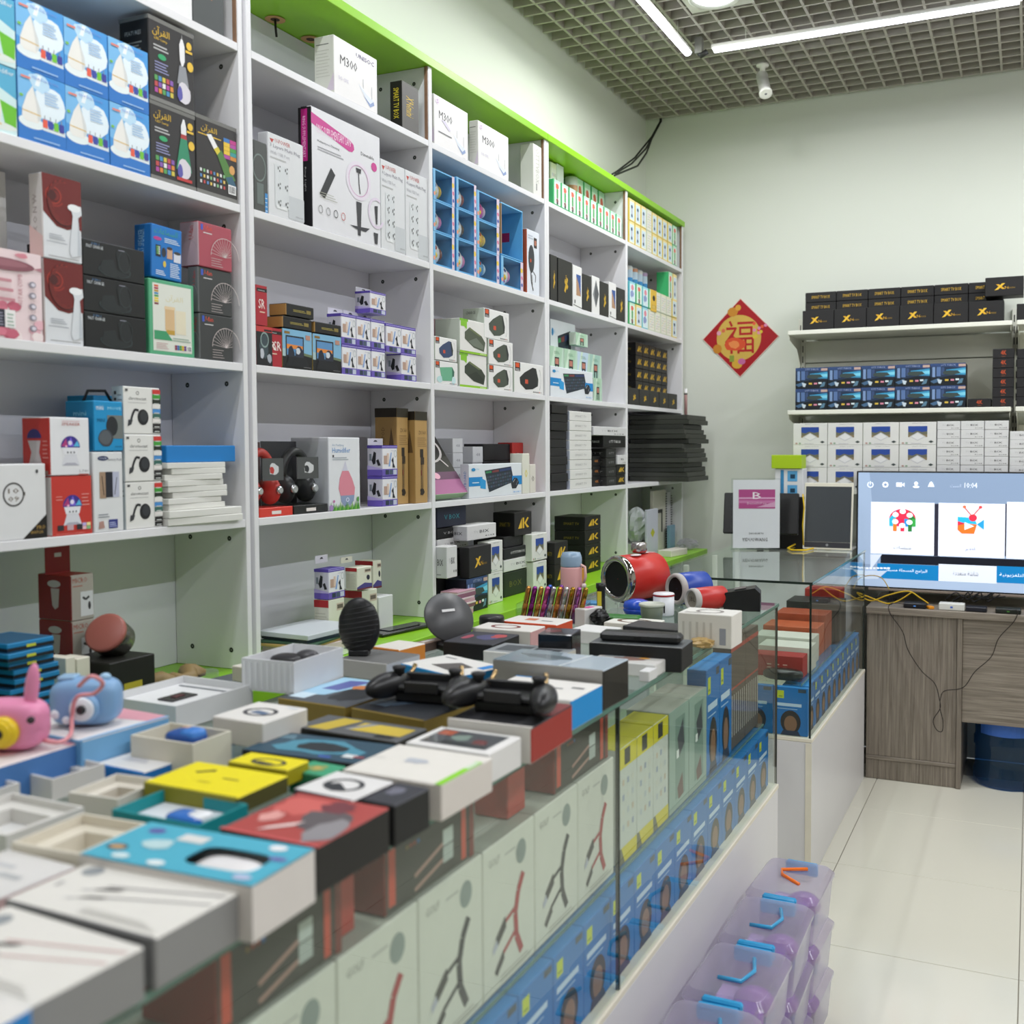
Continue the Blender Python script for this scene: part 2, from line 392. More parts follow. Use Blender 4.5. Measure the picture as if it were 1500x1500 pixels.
# ------------------------------------------------------------------ lamps
def led_tube(p0, p1, label, watt):
    p0, p1 = Vector(p0), Vector(p1); L = (p1-p0).length; d = (p1-p0).normalized(); ang = math.degrees(math.atan2(d.y, d.x))
    e = empty('led_tube', TR(*p0, ang), label, 'lamp', 'linear lamps under the grid ceiling')
    sbox('housing', (0, -.014, .012), (L, .014, .03), 'white_metal', e)
    g = G(); g.prism([(.017*math.cos(a), .014*math.sin(a)) for a in [math.pi+math.pi*i/8 for i in range(9)]], 0, .01, L-.01, '#fff', 'lamp_white')
    put('diffuser', g, e, Matrix.Translation((0, 0, .012)))
    for t in (.12, .88):
        sbox('hanger', (L*t-.002, -.002, .03), (L*t+.002, .002, ZC+.02-p0.z), 'white_metal', e, ch=0)
    ld = bpy.data.lights.new('led_light', 'AREA'); ld.shape = 'RECTANGLE'; ld.size = L*.96; ld.size_y = .03; ld.energy = watt*LAMP; ld.color = (.93, .96, 1.0)
    lo = bpy.data.objects.new('led_light', ld); COL.objects.link(lo); lo.parent = e; lo.matrix_basis = Matrix.Translation((L/2, 0, -.006))
    return e
TZ = 3.1; WT = 20
for k in range(4):
    led_tube((-1.345, 4.11-1.2*k, TZ), (-1.345, 2.925-1.2*k, TZ), 'white linear LED tube running along the left wall shelving', WT*.62)
for k in range(3):
    led_tube((-1.243+1.2*k, 4.11, TZ), (-.058+1.2*k, 4.11, TZ), 'white linear LED tube running parallel to the back wall', WT*.85)
for k in range(4):
    led_tube((1.25, 4.0-1.2*k, TZ), (1.25, 2.815-1.2*k, TZ), 'unseen LED tube added as fill over the far side of the aisle', WT*1.75)  # unseen run, added as fill light from the right
def downlight(x, y, label):
    e = empty('downlight', TR(x, y, ZC), label, 'lamp', 'round downlights in the grid ceiling')
    g = G(); g.box((-.125, -.125, -.006), (.125, .125, .004), '#c9c8bd', 'satin', .002); put('cover_plate', g, e)
    g = G(); g.lathe([(.082, -.006), (.095, -.01), (.098, -.018), (.09, -.022), (.078, -.014)], '#f4f4f0', 'satin', 32, cap=False); put('trim_ring', g, e)
    g = G(); g.lathe([(.001, -.0125), (.079, -.0125)], '#fff', 'lamp_white', 32, cap=False); put('lens', g, e)
    ld = bpy.data.lights.new('down_light', 'AREA'); ld.shape = 'DISK'; ld.size = .15; ld.energy = 14*LAMP; ld.color = (1, .98, .95)
    lo = bpy.data.objects.new('down_light', ld); COL.objects.link(lo); lo.parent = e; lo.matrix_basis = Matrix.Translation((0, 0, -.03))
for x, y, l in ((-1.125, 3.74, 'round recessed downlight beside the corner of the LED tubes'), (.45, 3.74, 'unseen downlight added over the tiled aisle'), (-1.125, 1.1, 'unseen downlight added over the display counter'), (.45, 1.1, 'unseen downlight added over the aisle near the entrance'), (.45, -1.4, 'unseen downlight added by the entrance')):  # only the first is in view; the others are added to light the room
    downlight(x, y, l)
# junction where the two tubes meet
g = G(); g.tube([(-1.31, 4.125, 3.12), (-1.29, 4.11, 3.095), (-1.265, 4.115, 3.11)], .012, '#2a2a28', 'rubber'); g.box((-1.315, 4.1, 3.105), (-1.285, 4.13, 3.17), '#8a8a84', 'satin')
put('cable_joiner', g, label='small black cable joiner between two LED tubes', cat='cable')
# surveillance camera
pc = onZ(1117, 93, ZC); e = empty('security_camera', TR(pc.x, pc.y, ZC-.004), 'white bullet security camera hanging from the grid ceiling', 'camera')
g = G(); g.lathe([(.028, 0), (.028, -.008), (.012, -.014), (.011, -.05), (.016, -.056), (.016, -.075), (.002, -.08)], '#e8e6de', 'satin', 20); put('mount', g, e)
Tb = TR(.012, -.02, -.1, 30, 58)
g = G(); g.lathe([(.002, -.075), (.022, -.073), (.026, -.066), (.026, .04), (.029, .042), (.029, .055), (.024, .056)], '#ecebe4', 'satin', 24, T=Tb @ Matrix.Rotation(math.pi/2, 4, 'X')); put('housing', g, e)
g = G(); g.lathe([(.001, .0535), (.022, .0535)], '#26282a', 'gloss', 20, T=Tb @ Matrix.Rotation(math.pi/2, 4, 'X'), cap=False); g.ell((0, 0, .053), (.009, .009, .004), '#77797c', 'gloss', 12, 6, Tb @ Matrix.Rotation(math.pi/2, 4, 'X')); put('lens_plate', g, e)
g = G(); g.tube([(0, 0, 0), (-.005, .01, .03), (-.004, .005, .07)], .004, '#22221f'); put('cable', g, e)
# bundle of wires from the ceiling corner to the shelf top
A0 = onY(967, 178, 5.03)
for k, mids in enumerate([[(955, 200), (930, 231), (905, 250), (897, 255)], [(957, 199), (946, 218), (925, 240), (902, 254)], [(956, 200), (947, 224), (934, 243), (900, 257)]]):
    pts = [A0+Vector((.003*k, 0, .06)), A0+Vector((.003*k, 0, 0))]
    n = len(mids)
    for i, (px, py) in enumerate(mids): pts.append(onX(px, py, -1.5-.32*0+(-1.84+1.5)*(1-(i+1)/n*.35)))
    g = G(); P = []
    for i in range(len(pts)-1):
        for t in range(4): P.append(pts[i].lerp(pts[i+1], t/4))
    P.append(pts[-1]); g.tube(P, .0045, '#2c2f28', 'rubber', 6)
    put('ceiling_wire', g, label='thin dark wire drooping from the ceiling corner onto the green shelf top', cat='wire', group='ceiling wires')

# ================================================================== wall shelving on the left
XF, XBK, TH = -1.65, -1.868, .018
LT = {1: 2.375, 2: 2.017, 3: 1.661, 4: 1.306, 5: .957}      # top face of every shelf board; 5 is the green worktop
ZG = 2.590                                                   # underside of the green top board
def vbox(name, y0, y1, z0, z1, m, par, x0=XBK, x1=XF, ch=.001):
    return sbox(name, (x0, y0, z0), (x1, y1, z1), m, par, ch)
def cabinet(label, ups, boards, y0, y1):
    e = empty('shelf_cabinet', Matrix.Identity(4), label, 'shelf', 'white shelf cabinets along the left wall')
    for a, b in ups:
        g = G(); g.box((XBK, a, LT[5]+.0005), (XF, b, ZG), '#fff', 'laminate', .001)
        for z in [LT[k]-.045 for k in (1, 2, 3, 4)]+[ZG-.045, LT[5]+.045]:
            for x in (XF-.05, XBK+.05):
                g.lathe([(.001, 0), (.006, 0)], '#3a3f38', 'card', 10, T=Matrix.Translation((x, a-.0006, z)) @ Matrix.Rotation(math.pi/2, 4, 'X'), cap=False)
        put('side_panel', g, e)
        if (a, b) not in ((1.8385, 1.853), (3.3825, 3.400)): sbox('raw_edge_strip', (XF-.012, a-.004, LT[1]+.001), (XF-.003, a-.0008, ZG-.001), 'raw_edge', e, ch=0)
    for a, b in boards:
        for k in (1, 2, 3, 4): vbox('shelf_board', a+.0005, b-.0005, LT[k]-TH, LT[k], 'laminate', e, x1=XF-.001)
    vbox('back_panel', y0, y1, LT[5]+.001, ZG-.001, 'laminate_back', e, XBK-.008, XBK-.001, 0)
    sbox('top_board', (XBK-.01, y0, ZG+.0005), (XF+.006, y1, ZG+.026), 'green_lam', e, .0015)
    return e
cabinet('white shelf cabinet holding diffuser boxes and speaker boxes', [(1.811, 1.825)], [(1.02, 1.811)], 1.02, 1.8255)
sbox('filler_strip', (XBK, 1.8262, LT[5]+.001), (XF-.014, 1.8378, ZG), 'laminate_back', None, 0, label='narrow lavender filler strip between two shelf cabinets', cat='panel')
cabinet('white shelf cabinet with two bays holding router boxes and toy eggs', [(1.8385, 1.853), (2.593, 2.611), (3.364, 3.3815)], [(1.853, 2.593), (2.611, 3.364)], 1.8385, 3.382)
cabinet('white shelf cabinet with two bays nearest the room corner', [(3.3825, 3.400), (4.170, 4.190), (4.944, 4.962)], [(3.400, 4.170), (4.190, 4.944)], 3.3825, 4.97)
# holes with wooden rims in the underside of the green top
for px, py in ((403, 28), (455, 57)):
    p = onZ(px, py, ZG); e = empty('cable_hole', TR(p.x, p.y, ZG-.0006), 'round raw wood cable hole under the green top board', 'hole', 'cable holes in the green board')
    g = G(); g.lathe([(.012, -.001), (.026, -.001)], '#c79a68', 'card', 20, cap=False); g.lathe([(.001, -.0008), (.012, -.0008)], '#3a2418', 'card', 14, cap=False); put('rim', g, e)
    if px < 420: g = G(); g.tube([(0, 0, 0), (.001, 0, -.02), (.003, .001, -.045)], .003, '#26241f', 'rubber', 6); put('wire_end', g, e)
# green worktop and the cupboards under it
sbox('green_worktop', (XBK-.01, .3, LT[5]-.032), (-1.508, 4.93, LT[5]), 'green_lam', None, .002, label='long lime green worktop below the wall shelves', cat='worktop')
for k, (a, b) in enumerate([(.3, 1.05), (1.055, 1.83), (1.835, 2.6), (2.605, 3.38), (3.385, 4.17), (4.175, 4.92)]):
    e = empty('base_cupboard', TR(0, 0, 0), 'low white cupboard with two doors under the green worktop', 'cupboard', 'cupboards under the green worktop')
    sbox('carcass', (XBK, a, .06), (-1.55, b, LT[5]-.0325), 'laminate', e)
    sbox('plinth', (XBK, a+.004, 0), (-1.58, b-.004, .0598), 'laminate_back', e)
    for q in (0, 1):
        y0 = a+.004+q*(b-a)/2; d = sbox('door', (-1.5495, y0, .065), (-1.532, y0+(b-a)/2-.006, LT[5]-.036), 'laminate', e)
        yk = y0+((b-a)/2-.04 if q == 0 else .03)
        g = G(); g.tube([(-1.5318, yk, .6), (-1.515, yk, .6), (-1.515, yk, .72), (-1.5318, yk, .72)], .004, '#b9b9b9', 'metal'); put('handle', g, d)

# ================================================================== glass counters
XC0, XC1, ZT, ZBASE = -1.23, -.667, 1.018, .49
def counter(label, y0, y1, joints, end_near, end_far, x0=XC0):
    e = empty('display_counter', Matrix.Identity(4), label, 'counter')
    sbox('base', (x0, y0, 0), (XC1, y1, ZBASE-.014), 'base_white', e, .002)
    sbox('base_trim', (x0-.001, y0-.001, ZBASE-.0138), (XC1+.002, y1+.001, ZBASE), 'trim_cream', e, .002)
    if end_near:
        sbox('corner_trim', (XC1-.02, y0-.0035, 0), (XC1+.0005, y0-.0008, ZBASE-.016), 'trim_cream', e, 0)
    ys = [y0]+joints+[y1]
    for a, b in zip(ys, ys[1:]):
        p = sbox('front_pane', (XC1-.010, a+.003, ZBASE+.0005), (XC1-.004, b-.003, ZT-.0085), 'glass', e, 0)
        for q in ((a+.0005, a+.0028), (b-.0028, b-.0005)): sbox('polished_edge', (XC1-.0102, q[0], ZBASE+.001), (XC1-.0035, q[1], ZT-.009), 'dark_seal', p, 0)
    for f, yy in ((end_near, y0+.0005), (end_far, y1-.0075)):
        if f: sbox('end_pane', (x0+.01, yy, ZBASE+.0005), (XC1-.0115, yy+.006, ZT-.0085), 'glass', e, 0)
    sbox('back_panel', (x0, y0+.008, ZBASE+.0005), (x0+.008, y1-.008, ZT-.0085), 'glass_clear', e, 0)
    for yy in [y0+.01]+[y0+(y1-y0)*k/3 for k in (1, 2)]+[y1-.03]: sbox('back_post', (x0+.009, yy, ZBASE+.0005), (x0+.028, yy+.02, ZT-.009), 'white_metal', e)
    t = sbox('glass_top', (x0-.01, y0, ZT-.008), (XC1-.0025, y1, ZT), 'glass', e, 0)
    sbox('polished_edge', (XC1-.0024, y0, ZT-.008), (XC1, y1, ZT), 'glass_edge', t, 0)
    sbox('seal', (XC1-.011, y0, ZT-.0105), (XC1-.002, y1, ZT-.0083), 'dark_seal', t, 0)
    if end_near: sbox('polished_edge', (x0-.01, y0-.0022, ZT-.008), (XC1, y0-.0002, ZT), 'dark_seal', t, 0)
    if end_far: sbox('polished_edge', (x0-.01, y1+.0002, ZT-.008), (XC1, y1+.0022, ZT), 'glass_edge', t, 0)
    s = sbox('glass_shelf', (x0+.03, y0+.02, .661), (-.708, y1-.02, .667), 'glass', e, 0)
    sbox('polished_edge', (-.7078, y0+.02, .661), (-.7055, y1-.02, .667), 'glass_edge', s, 0)
    return e
counter('long glass display counter covered with opened gadget boxes', -.9, 2.885, [1.66], False, True)
counter('short glass display counter standing against the wood desk', 3.375, 4.545, [], True, False, -1.26)

# ================================================================== desk, wall rack
e = empty('wood_desk', Matrix.Identity(4), 'grey brown wood grain desk standing against the back wall', 'desk')
sbox('desk_top', (-.664, 4.548, .738), (1.35, 5.045, .768), 'desk_wood_h', e, .002)
sbox('pedestal_door', (-.662, 4.566, .105), (-.284, 4.582, .7375), 'desk_wood_v', e)
sbox('pedestal_rail', (-.662, 4.562, .088), (-.284, 4.58, .1045), 'desk_wood_h', e)
sbox('kick_panel', (-.662, 4.566, .001), (-.284, 4.582, .0875), 'desk_wood_v', e)
sbox('side_panel', (-.2835, 4.556, .001), (-.263, 5.04, .7375), 'desk_wood_v', e)
sbox('pedestal_back', (-.662, 4.584, .001), (-.645, 5.04, .7375), 'desk_wood_v', e)
sbox('modesty_panel', (-.2625, 4.57, .29), (.9, 4.588, .7375), 'desk_wood_h', e)
sbox('side_panel', (.901, 4.556, .001), (.92, 5.04, .7375), 'desk_wood_v', e)

rk = empty('wall_rack', Matrix.Identity(4), 'white metal wall rack with bracketed shelves on the back wall', 'rack')
for x in (-1.055, -.078, .9):
    g = G(); g.box((x-.016, 5.022, 1.1), (x+.016, 5.049, 2.1), '#e6e6da', 'satin', .001)
    for i in range(19):
        for q in (-.006, .006): g.box((x+q-.0022, 5.0205, 1.12+.051*i), (x+q+.0022, 5.0218, 1.152+.051*i), '#22221e')
    put('slotted_upright', g, rk)
for z in (2.015, 1.643, 1.272):
    for a, b in ((-1.064, -.088), (-.07, .93)):
        sh = sbox('shelf', (a, 4.75, z-.02), (b, 5.021, z), 'shelf_metal', rk, .002)
        for x in (a+.004, b-.006):
            g = G(); g.prism([(4.76, z-.0205), (5.0215, z-.0205), (5.0215, z-.15), (4.99, z-.12), (4.93, z-.07), (4.76, z-.04)], 0, x, x+.002, '#d8d8cc', 'satin'); put('bracket', g, sh)
for a, b in ((-1.038, -.096), (-.06, .88)):
    for z0, z1 in ((1.275, 1.57), (1.645, 1.88), (1.886, 1.99)): sbox('back_plate', (a, 5.03, z0), (b, 5.034, z1), 'shelf_metal', rk, 0)
# ================================================================== artwork of the cartons
@design
def plain(a, c='#e8e8e8', side=None, txt=None, tc='#333', **k):
    if txt: a.text(txt, .3, .4, .7, .6, tc)
    return dict(c=c, L=side or c)
@design
def diffuser(a, v=0, **k):
    a.rect(0, 0, 1, 1, '#4a9be0').poly([(0, 1), (.25, 1), (.6, .75), (.5, .35), (0, .45)], '#7bbcec').blob(.68, .6, .36, .3, '#e6f3fb', 3).blob(.45, .88, .25, .16, '#bfe0f6', 5)
    a.poly([(.35, .82), (.42, .98), (.5, .98), (.44, .82)], '#eef7fc')
    a.poly([(0, .3), (.45, .22), (.7, .27), (1, .2), (1, 0), (0, 0)], '#2e78c8').ell(.27, .27, .27, .09, '#e9f2f3').poly([(.48, .29), (.98, .27), (.98, .2), (.5, .21)], '#dfe9ee')
    a.poly([(.3, .8), (.18, .66), (.08, .45), (.07, .34), (.15, .28), (.4, .28), (.47, .36), (.45, .5), (.36, .68)], '#ecebe6').poly([(.3, .8), (.36, .68), (.45, .5), (.47, .36), (.4, .3), (.38, .5)], '#d6d9d8')
    a.line(.08, .42, .46, .40, .014, '#d9b45c')
    for i, c in enumerate(['#e8604a', '#3b4ba8', '#76c43a', '#3c3f9b']): a.rect(.5+.118*i, .25, .6+.118*i, .37, c).rect(.535+.118*i, .37, .55+.118*i, .43, '#8a8f96')
    a.lines(.55, .6, .85, .8, 5, '#a8c8e8').text('New Day Aroma', .3, .9, .85, .95, '#7a8fd0').rect(.06, .88, .25, .91, '#e58a7a').ell(.06, .62, .04, .02, '#7fc24a')
    a.lines(.3, .05, .85, .09, 1, '#9fc4ea')
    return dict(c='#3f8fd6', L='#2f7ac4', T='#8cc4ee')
@design
def diffuser_green(a, **k):
    a.rect(0, 0, 1, 1, '#58aed2').poly([(0, 0), (1, 0), (1, .55), (.3, .75), (0, .5)], '#cfe9ea').poly([(.5, .75), (.35, .45), (.3, .15), (.62, .1), (.66, .4), (.6, .62)], '#eceae4')
    a.poly([(.62, .48), (1, .42), (.98, .12), (.74, .1)], '#6cc030').ell(.5, .1, .5, .06, '#dfe8e2').line(.3, .16, .65, .12, .02, '#d8b560').ell(.5, .85, .08, .03, '#7bc24c')
    a.text('Humidifier', .35, .88, .95, .95, '#e8f3f6')
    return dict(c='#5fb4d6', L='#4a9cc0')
@design
def led_black(a, v=0, **k):
    gd = '#e6bd3c'
    a.rect(0, .95, 1, 1, '#6f6f6b').rect(0, 0, 1, .05, '#7c7c78').text(arab('القرآن'), .08, .78, .45, .9, gd).text('LED Lamp', .12, .73, .4, .77, gd).lines(.1, .62, .42, .7, 2, '#bbb')
    a.ell(.28, .55, .09, .035, '#2fa36a').lines(.12, .36, .42, .5, 4, '#8d8fb8').grid(.1, .1, .52, .32, 5, 3, ['#b04a9e', '#d98a3a', '#5aa05a', '#4a8fc0', '#d0c04a', '#c05050', '#8a5ab0', '#e6e6e6'])
    if v == 0:
        a.poly([(.7, .88), (.66, .8), (.67, .62), (.72, .52), (.78, .62), (.78, .8), (.74, .88)], '#e8e8ea').poly([(.66, .55), (.8, .55), (.86, .32), (.6, .32)], '#8f9298').poly([(.72, .95), (.725, .88), (.715, .88)], '#ccc').blob(.74, .22, .17, .14, '#d8d4dc', 4).blob(.66, .2, .07, .1, '#5a58a8', 6)
    elif v == 1:
        a.poly([(.72, .9), (.67, .8), (.67, .7), (.79, .7), (.79, .8), (.75, .9)], '#e8e8ea').poly([(.67, .7), (.79, .7), (.8, .64), (.66, .64)], '#b03a3a').poly([(.66, .64), (.8, .64), (.9, .22), (.55, .22)], '#2f8a66').blob(.72, .24, .17, .14, '#d8d4dc', 4).blob(.64, .2, .07, .1, '#5a58a8', 6).rect(.56, .08, .9, .12, '#c03a3a')
    a.ell(.88, .83, .06, .05, gd).rect(.8, .74, .95, .77, gd).ell(.9, .58, .07, .06, gd)
    a.on('L').text('FEATURES', .2, .78, .75, .83, '#b9b9b4').lines(.15, .35, .8, .72, 9, '#77776f').rect(0, .95, 1, 1, '#6f6f6b').rect(0, 0, 1, .05, '#6f6f6b')
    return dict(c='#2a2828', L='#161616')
@design
def led_black_back(a, **k):
    gd = '#e6bd3c'
    a.rect(0, .95, 1, 1, '#6f6f6b').rect(0, 0, 1, .05, '#7c7c78').text(arab('القرآن'), .12, .8, .5, .9, gd).lines(.05, .76, .6, .79, 1, gd).grid(.66, .55, .98, .82, 2, 5, ['#b04a9e', '#d08a3a', '#e6c23a', '#3a9a9a', '#e6c23a', '#48a04a', '#e6c23a', '#b04a9e', '#3a7ac0', '#c03a8a'], .05)
    a.poly([(.25, .78), (.42, .62), (.52, .66), (.36, .8)], '#ececec').poly([(.42, .62), (.5, .56), (.58, .62), (.52, .67)], '#d9c83a').poly([(.5, .56), (.75, .22), (.95, .3), (.6, .64)], '#4f7f3a').poly([(.7, .3), (.86, .12), (.98, .2), (.86, .34)], '#35607a')
    a.grid(.06, .12, .7, .34, 8, 3, ['#d8d8d8', '#c04a4a', '#5a8ac0', '#e0c060', '#e4e4e4', '#8ac08a'], .45).ell(.86, .42, .07, .06, '#d8a05a').barcode(.76, .1, .95, .22)
    return dict(c='#2c2928', L='#161616')
@design
def rose_box(a, **k):
    a.poly([(0, 1), (1, 1), (1, .4), (.85, .42), (.62, .38), (.35, .4), (.02, .55)], '#6d1f1c')
    r = random.Random(5)
    for i in range(14): a.ring(.28+.05*r.random(), .76, .1+.055*i, .05+.028*i, .18, ['#8c2a22', '#4a1614', '#9a3226'][i % 3], 18, r.random()*360, r.random()*360+200) if .1+.055*i < .3 else a.ring(.55, .72, .28+.012*i, .2+.008*i, .06, ['#8c2a22', '#4a1614'][i % 2], 14, 40+10*i, 160+14*i)
    a.ell(.24, .76, .1, .06, '#4a1614')
    a.poly([(.7, .68), (.98, .7), (1, .6), (.9, .55), (.97, .1), (.72, .06), (.66, .12), (.76, .56)], '#d7dbe0').ell(.8, .66, .17, .045, '#eef0f2').poly([(.9, .55), (.97, .1), (.86, .09)], '#bfc5cc')
    a.lines(.15, .24, .55, .31, 3, '#a9adb4').lines(.08, .2, .6, .215, 1, '#9a9ea6').lines(.12, .03, .9, .05, 1, '#9a9a9a')
    a.on('L').text('X O N W', .3, .3, .6, .75, '#9a8d8d', 90).poly([(0, 0), (1, 0), (1, .25), (0, .4)], '#d9b9b6')
    return dict(c='#d8dade', F='#dcdfe3', L='#cfc9c8')
@design
def fast_charge(a, **k):
    a.text('3 IN 1', .14, .88, .26, .94, '#5a86b8').text('FAST CHARGE', .06, .78, .32, .87, '#d8dde0').poly([(.26, .22), (.3, .5), (.48, .56), (.52, .3), (.76, .18), (.74, .1), (.34, .06)], '#1f2526').poly([(.52, .78), (.6, .9), (.68, .86), (.76, .4), (.74, .2), (.56, .3)], '#1c2122').ring(.5, .25, .26, .2, .06, '#2f3b3d', 20, 160, 380).ring(.66, .55, .1, .32, .08, '#2b3436').lines(.56, .86, .66, .89, 1, '#aab')
    return dict(c='#141616', L='#0e0f0f', T='#2a2c2c')
@design
def hair_pink(a, **k):
    a.rect(0, 0, 1, 1, '#ecd7da')
    for i in range(26):
        r = random.Random(i+40); a.blob(r.random(), .02+.42*r.random()**1.6, .1, .06, ['#d87c90', '#e9b7c2', '#f3e4e4', '#c9667c', '#f0cfd4'][i % 5], i)
    a.ell(.48, .83, .42, .07, '#8a5560').ell(.45, .845, .36, .04, '#a06a74').poly([(.88, .82), (1, .8), (1, .85)], '#b07a84').rect(.36, .12, .62, .32, '#f0eeee').rect(.36, .12, .48, .32, '#2c2c3a').lines(.38, .14, .46, .3, 5, '#8d8da0').lines(.51, .14, .6, .3, 4, '#a9bdb0')
    for i in range(5): a.ell(.86, .14+.125*i, .05, .036, '#8d8794').ell(.87, .14+.125*i, .03, .022, '#d8d4e0')
    a.lines(.4, .42, .62, .74, 3, '#c98c96', .3).text('HOT AIR COMB', .66, .38, .72, .74, '#b0707c', 90).blob(.72, .95, .1, .03, '#d88a98', 2)
    return dict(c='#ecdcdc', F='#efdfe0')
@design
def white_tall(a, **k):
    a.rect(.0, .0, 1, .35, '#ead9dd').ell(.9, .28, .2, .1, '#9a6a8a')
    return dict(c='#e6e4e2')
@design
def phone_blue(a, **k):
    a.text(arab('السماعات'), .1, .84, .85, .95, '#3fa08a').ell(.2, .74, .13, .035, '#b93a8a').lines(.42, .7, .92, .8, 3, '#cfe2f4')
    a.rect(.14, .4, .3, .62, '#20242c').grid(.16, .44, .28, .6, 3, 4, ['#5a9a4a', '#8ac07a', '#d0d8dc']).ell(.4, .5, .07, .09, '#2c3038').rect(.5, .4, .68, .6, '#c8a184').ell(.59, .6, .09, .03, '#3a3030').rect(.72, .36, .95, .54, '#d4d8e4').ell(.835, .54, .115, .03, '#3a3838')
    a.ell(.42, .28, .05, .06, '#d8c04a').lines(.6, .06, .92, .34, 8, '#cfe0f0').lines(.14, .06, .45, .16, 3, '#d8e6f4')
    a.on('L').text('SMART SPEAKER', .25, .3, .6, .9, '#8ab8dc', 90)
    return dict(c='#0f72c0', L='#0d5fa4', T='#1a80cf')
@design
def fan_box(a, c='#a84a58', side='#b9a2a8', **k):
    a.text('U-fan', .12, .84, .4, .94, '#e0503c').rect(.08, .82, .14, .95, '#3a5ac0').lines(.15, .76, .4, .8, 1, '#dcdcdc')
    for i in range(15): t = math.radians(12*i+6); a.line(.78, .3, .78+.42*math.cos(t), .3+.42*math.sin(t)*1.05, .008, '#d0c4c2')
    a.ring(.78, .3, .43, .44, .03, '#d0c4c2', 20, 0, 180).lines(.36, .06, .7, .28, 4, '#bfb4b2', .2)
    a.on('L').text('U-fan', .5, .6, .75, .9, '#c0484a', 90).ring(.5, .3, .45, .3, .04, '#a89c9e', 14, 20, 120)
    return dict(c=c, L=side, T=c)
@design
def green_frame(a, **k):
    a.rect(.08, .05, .93, .95, '#dfe2d8').text(arab('القرآن'), .36, .72, .74, .82, '#d8d0a8').grid(.1, .66, .22, .93, 1, 8, ['#7a2030', '#d8c23a', '#e8d030', '#4a9a4a', '#3a8ac0', '#c09030', '#b03050', '#d85a30'], .25)
    a.rect(.34, .34, .55, .62, '#d8b78a').poly([(.32, .62), (.56, .62), (.56, .66), (.34, .66)], '#e6cfa8').rect(.36, .28, .55, .34, '#c09a3a').rect(.57, .3, .8, .62, '#e4dcc2').poly([(.1, .2), (.5, .2), (.36, .32), (.1, .32)], '#3f9a6a').lines(.5, .2, .9, .26, 2, '#9ab0a0').grid(.54, .08, .8, .15, 5, 2, ['#8a2a4a', '#3a6ab0', '#4aa04a', '#d8b030', '#6a3a8a'], .1).barcode(.82, .07, .92, .15)
    a.lines(.14, .08, .4, .17, 4, '#c8a8a8')
    return dict(c='#58aa80', L='#4a9a72')
@design
def watch_box(a, **k):
    a.ring(.5, .6, .16, .16, .14, '#3c3a38', 24); a.text('10', .42, .615, .58, .68, '#6b5a4a').text('09', .42, .51, .58, .575, '#6b5a4a').rect(.655, .58, .672, .63, '#55504a')
    a.poly([(.62, 0), (1, 0), (1, .32)], '#17130f').text('WATCH', .74, .06, .93, .1, '#c09a50').text('PRO', .84, .12, .97, .17, '#c09a50').ell(.86, .9, .02, .025, '#333')
    return dict(c='#e2e3e4')
def _party(a, white, big):
    bx, by, s = (.5, .5, 1) if not big else (.52, .5, 1)
    a.poly([(.28, .17), (.74, .17), (.66, .34), (.68, .44), (.34, .44), (.36, .34)], '#dadbe2').poly([(.3, .17), (.72, .17), (.62, .215), (.4, .215)], '#b0b0bc').poly([(.3, .48), (.72, .48), (.68, .36), (.34, .36)], '#e8e9ee')
    a.ell(.51, .48, .24, .2, '#3b2f8a', 16, 0, 180).poly([(.28, .5), (.4, .64), (.44, .5)], '#b13a7a').poly([(.44, .5), (.52, .67), (.6, .5)], '#7a62d8').poly([(.58, .5), (.68, .6), (.74, .5)], '#58b8e0').ell(.5, .56, .05, .04, '#e8e0f4').ell(.4, .5, .03, .02, '#f4b8d8')
    for q in (.42, .5, .58): a.rect(q, .38, q+.03, .41, '#3a3a44')
@design
def party_speaker(a, v=0, **k):
    if v == 0:
        _party(a, True, True); a.lines(.3, .93, .75, .945, 1, '#c88').text('SPEAKER', .3, .86, .76, .91, '#b04a40').text('L740', .72, .05, .96, .09, '#8a8a8a').rect(.7, 0, .95, .02, '#b03a30')
        b = a.on('L'); b.ell(.45, .64, .26, .16, '#2c2466', 14, 0, 180).poly([(.25, .2), (.72, .2), (.62, .4), (.68, .6), (.22, .6), (.34, .4)], '#b9b2b4').grid(.1, .02, .95, .09, 4, 1, ['#3a2020', '#7a3030', '#3a2020', '#9a8a80']).lines(.75, .3, .95, .65, 5, '#d0908a', .2)
        return dict(c='#e6e7ea', L='#b3302a', T='#d8d8da')
    a.rect(0, 0, 1, 1, '#c4382e'); _party(a, False, True); a.grid(.08, .06, .8, .2, 3, 1, ['#2c2a30', '#c8a8b0', '#2c2a30'], .35).grid(.74, .08, .96, .2, 2, 2, ['#f0c0c8', '#8ac08a', '#c0b0e0', '#f0e0a0'], .1).lines(.74, .5, .94, .74, 4, '#e8a8a0', .2).lines(.1, .6, .26, .7, 2, '#e8a8a0', .2).lines(.08, .025, .8, .035, 1, '#e8a8a0')
    return dict(c='#c4382e', L='#d6d2cf', T='#cc4a3e')
@design
def mini_speaker(a, **k):
    a.text('mini', .1, .82, .34, .92, '#f2f6f8').text('MOVE', .48, .83, .95, .89, '#9adcf4').rect(.46, .25, 1, .72, '#6f7674').ell(.62, .5, .2, .2, '#22262a').blob(.4, .26, .26, .18, '#3c4148', 1, 16, .08).blob(.38, .27, .22, .15, '#565c62', 1, 16, .08).text('MINI', .12, .58, .38, .65, '#0a5a80').lines(.7, .08, .95, .12, 1, '#0a6a96')
    a.on('L').text('mini', .3, .7, .75, .8, '#8ad0ec')
    return dict(c='#1490c8', L='#0f79aa', T='#2aa0d4')
